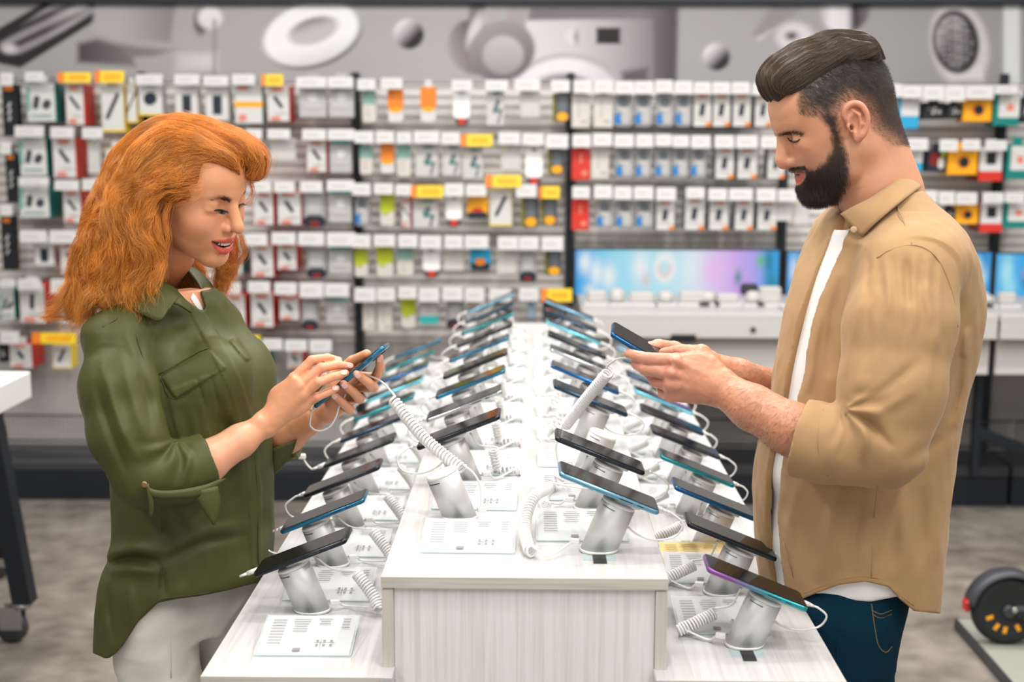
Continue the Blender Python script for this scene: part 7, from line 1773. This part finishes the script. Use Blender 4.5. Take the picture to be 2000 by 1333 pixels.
    patch('sleeve_tab', [(280, 945, -.264), (288, 965, -.266), (294, 1012, -.262)], [(290, 945, -.264), (300, 985, -.264), (296, 1013, -.262)], M_OLIVE, WOMAN, QW, 8, 4, .002, .0028)
    patch('sleeve_tab', [(372, 960, -.225), (392, 990, -.222), (417, 1022, -.216)], [(425, 950, -.205), (430, 985, -.208), (419, 1026, -.214)], M_OLIVE, WOMAN, QW, 10, 6, .005, .003)
    patch('sleeve_tab', [(528, 878, .05), (530, 905, .05), (534, 925, .052)], [(580, 858, .06), (568, 890, .056), (537, 926, .052)], M_OLIVE, WOMAN, QW, 10, 5, .004, .003)
    world_child(MB().lathe([(.003, 0), (.0055, 0), (.0055, .0015), (.003, .0015)], 14, tuple(QW(282, 947, -.268)), Matrix.Rotation(R(90), 4, 'X')).build('tab_button', mat('brass_button', (.35, .25, .10), .3, .8, noise=(40, .1))), WOMAN)
    world_child(MB().lathe([(.001, 0), (.0045, 0), (.0045, .0015), (.001, .0015)], 14, tuple(QW(404, 576, .055)), Matrix.Rotation(R(90), 4, 'X')).build('collar_button', mat('dark_olive_button', (.05, .05, .02), .3, noise=(40, .1))), WOMAN)
    # trousers
    J = Sculpt((-.90, YW-.26, .02), (-.36, YW+.26, .96), .0055)
    a = QW(364, 1120); b = QW(362, 1215)
    J.loft([(.68, b[0]+.010, YW, .080, .148), (.77, b[0]+.014, YW, .080, .140), (.84, a[0]+.012, YW, .074, .122), (.93, a[0]+.01, YW, .070, .105)], .02, power=2.2, rot=ROT_W)
    sx, sy = math.sin(R(40)), math.cos(R(40))
    for sg in (-1, 1):
        h = np.array([b[0]+.010, YW])+sg*.082*np.array([sx, sy]); J.chain([(h[0], h[1], .74), (h[0]+.012, h[1], .58), (h[0]+.008, h[1], .42), (h[0]+.002, h[1], .12), (h[0], h[1], .07)], [.080, .075, .066, .058, .060], .02, k2=.015)
    J.displace(lambda P: .0024*noise3(P, (26, 26, 26))+.0030*noise3(P, (13, 13, 30))*(P[:, 2] < .72), .02)
    V, F = J.mesh(); mesh_obj('cream_trousers', V, F, M_CREAM, WOMAN); seam('side_seam', J, [(332, 1178), (331, 1250), (334, 1325)], M_CREAM, WOMAN, .0014)
    for sg in (-1, 1):
        h = np.array([b[0]-.006, YW])+sg*.09*np.array([sx, sy]); H = Sculpt((h[0]-.10, h[1]-.22, -.005), (h[0]+.26, h[1]+.10, .13), .006)
        d = np.array([math.cos(R(40)), -math.sin(R(40))]); t = lambda s, z: (h[0]+d[0]*s, h[1]+d[1]*s, z)
        H.chain([t(-.04, .040), t(.08, .036), t(.17, .030)], [.036, .040, .032], .02); H.cone(t(-.01, .06), t(-.01, .10), .040, .038, .02); Zh = H.ax[2][None, None, :]; H.D = np.maximum(H.D, .0005-Zh).astype(np.float32); V, F = H.mesh(); mesh_obj('shoe', V, F, mat('white_leather', (.70, .69, .67), .4, noise=(30, .04)), WOMAN)
woman_head()
woman_hair()
woman_body()
# the phone she taps and its leads
a = R(41); u = Vector((math.cos(a), 0, math.sin(a))); n = Vector((-math.sin(a)*math.cos(R(4)), math.sin(R(4)), math.cos(a)*math.cos(R(4)))); w = n.cross(u); c = Vector(QW(688, 733, -.004))
MPH = Matrix([[u.x, w.x, n.x, c.x], [u.y, w.y, n.y, c.y], [u.z, w.z, n.z, c.z], [0, 0, 0, 1]])
phone(MPH, 'sky blue', 'blue edged smartphone in the hands of the orange haired woman')
t = empty('charging_cable', tuple(c), 'white cable looping from the low end of the phone the woman holds', 'cable')
e = c-u*(PL/2)
lp = [Vector(e-u*.018), Vector(QW(607, 815, -.01)), Vector(QW(606, 832, -.01)), Vector(QW(620, 842, -.01)), Vector(QW(642, 836, -.01)), Vector(QW(656, 815, -.012)), Vector(QW(662, 795, -.012)), Vector(QW(675, 770, -.012))]
MB().tube(smooth_path([tuple(p-c) for p in lp], 7), .0019, 6).build('lead', M_WCAB, t)
MB().tube([tuple(e-u*.0004-c), tuple(e-u*.011-c)], .0036, 8).tube([tuple(e-u*.011-c), tuple(e-u*.019-c)], [.0032, .0022], 8).build('plug', M_WPL, t)
MB().prism(rrect(.046, .034, .012, 5), .0085, Matrix.Translation((-.012, 0, 0)), z0=-PT/2-.009, bev=.002, smooth=True).build('phone_puck', M_WPL, bpy.data.objects['smartphone'] if False else t).matrix_world = MPH
b = POS[('LU', 0)] if 'POS' in globals() else (-.126, 2.245, .945)
A_ = ony(768, 782, 2.36); B_ = ony(903, 918, 2.26)
spiral_cable([tuple(A_), tuple((A_+B_)/2+np.array([-.006, 0, -.006])), tuple(B_)], 27, 'stretched white coiled cable running from the raised tier to the phone of the woman', None, rad=.0092, r=.0024,
    tails=([tuple(ony(752, 752, 2.38)), tuple(ony(735, 740, 2.40)), tuple(ony(714, 733, 2.405))], [tuple(ony(925, 925, 2.25)), tuple(ony(938, 950, 2.25)), tuple(ony(940, 985, 2.25)), (b[0]+.040, b[1], b[2]+.018)]))
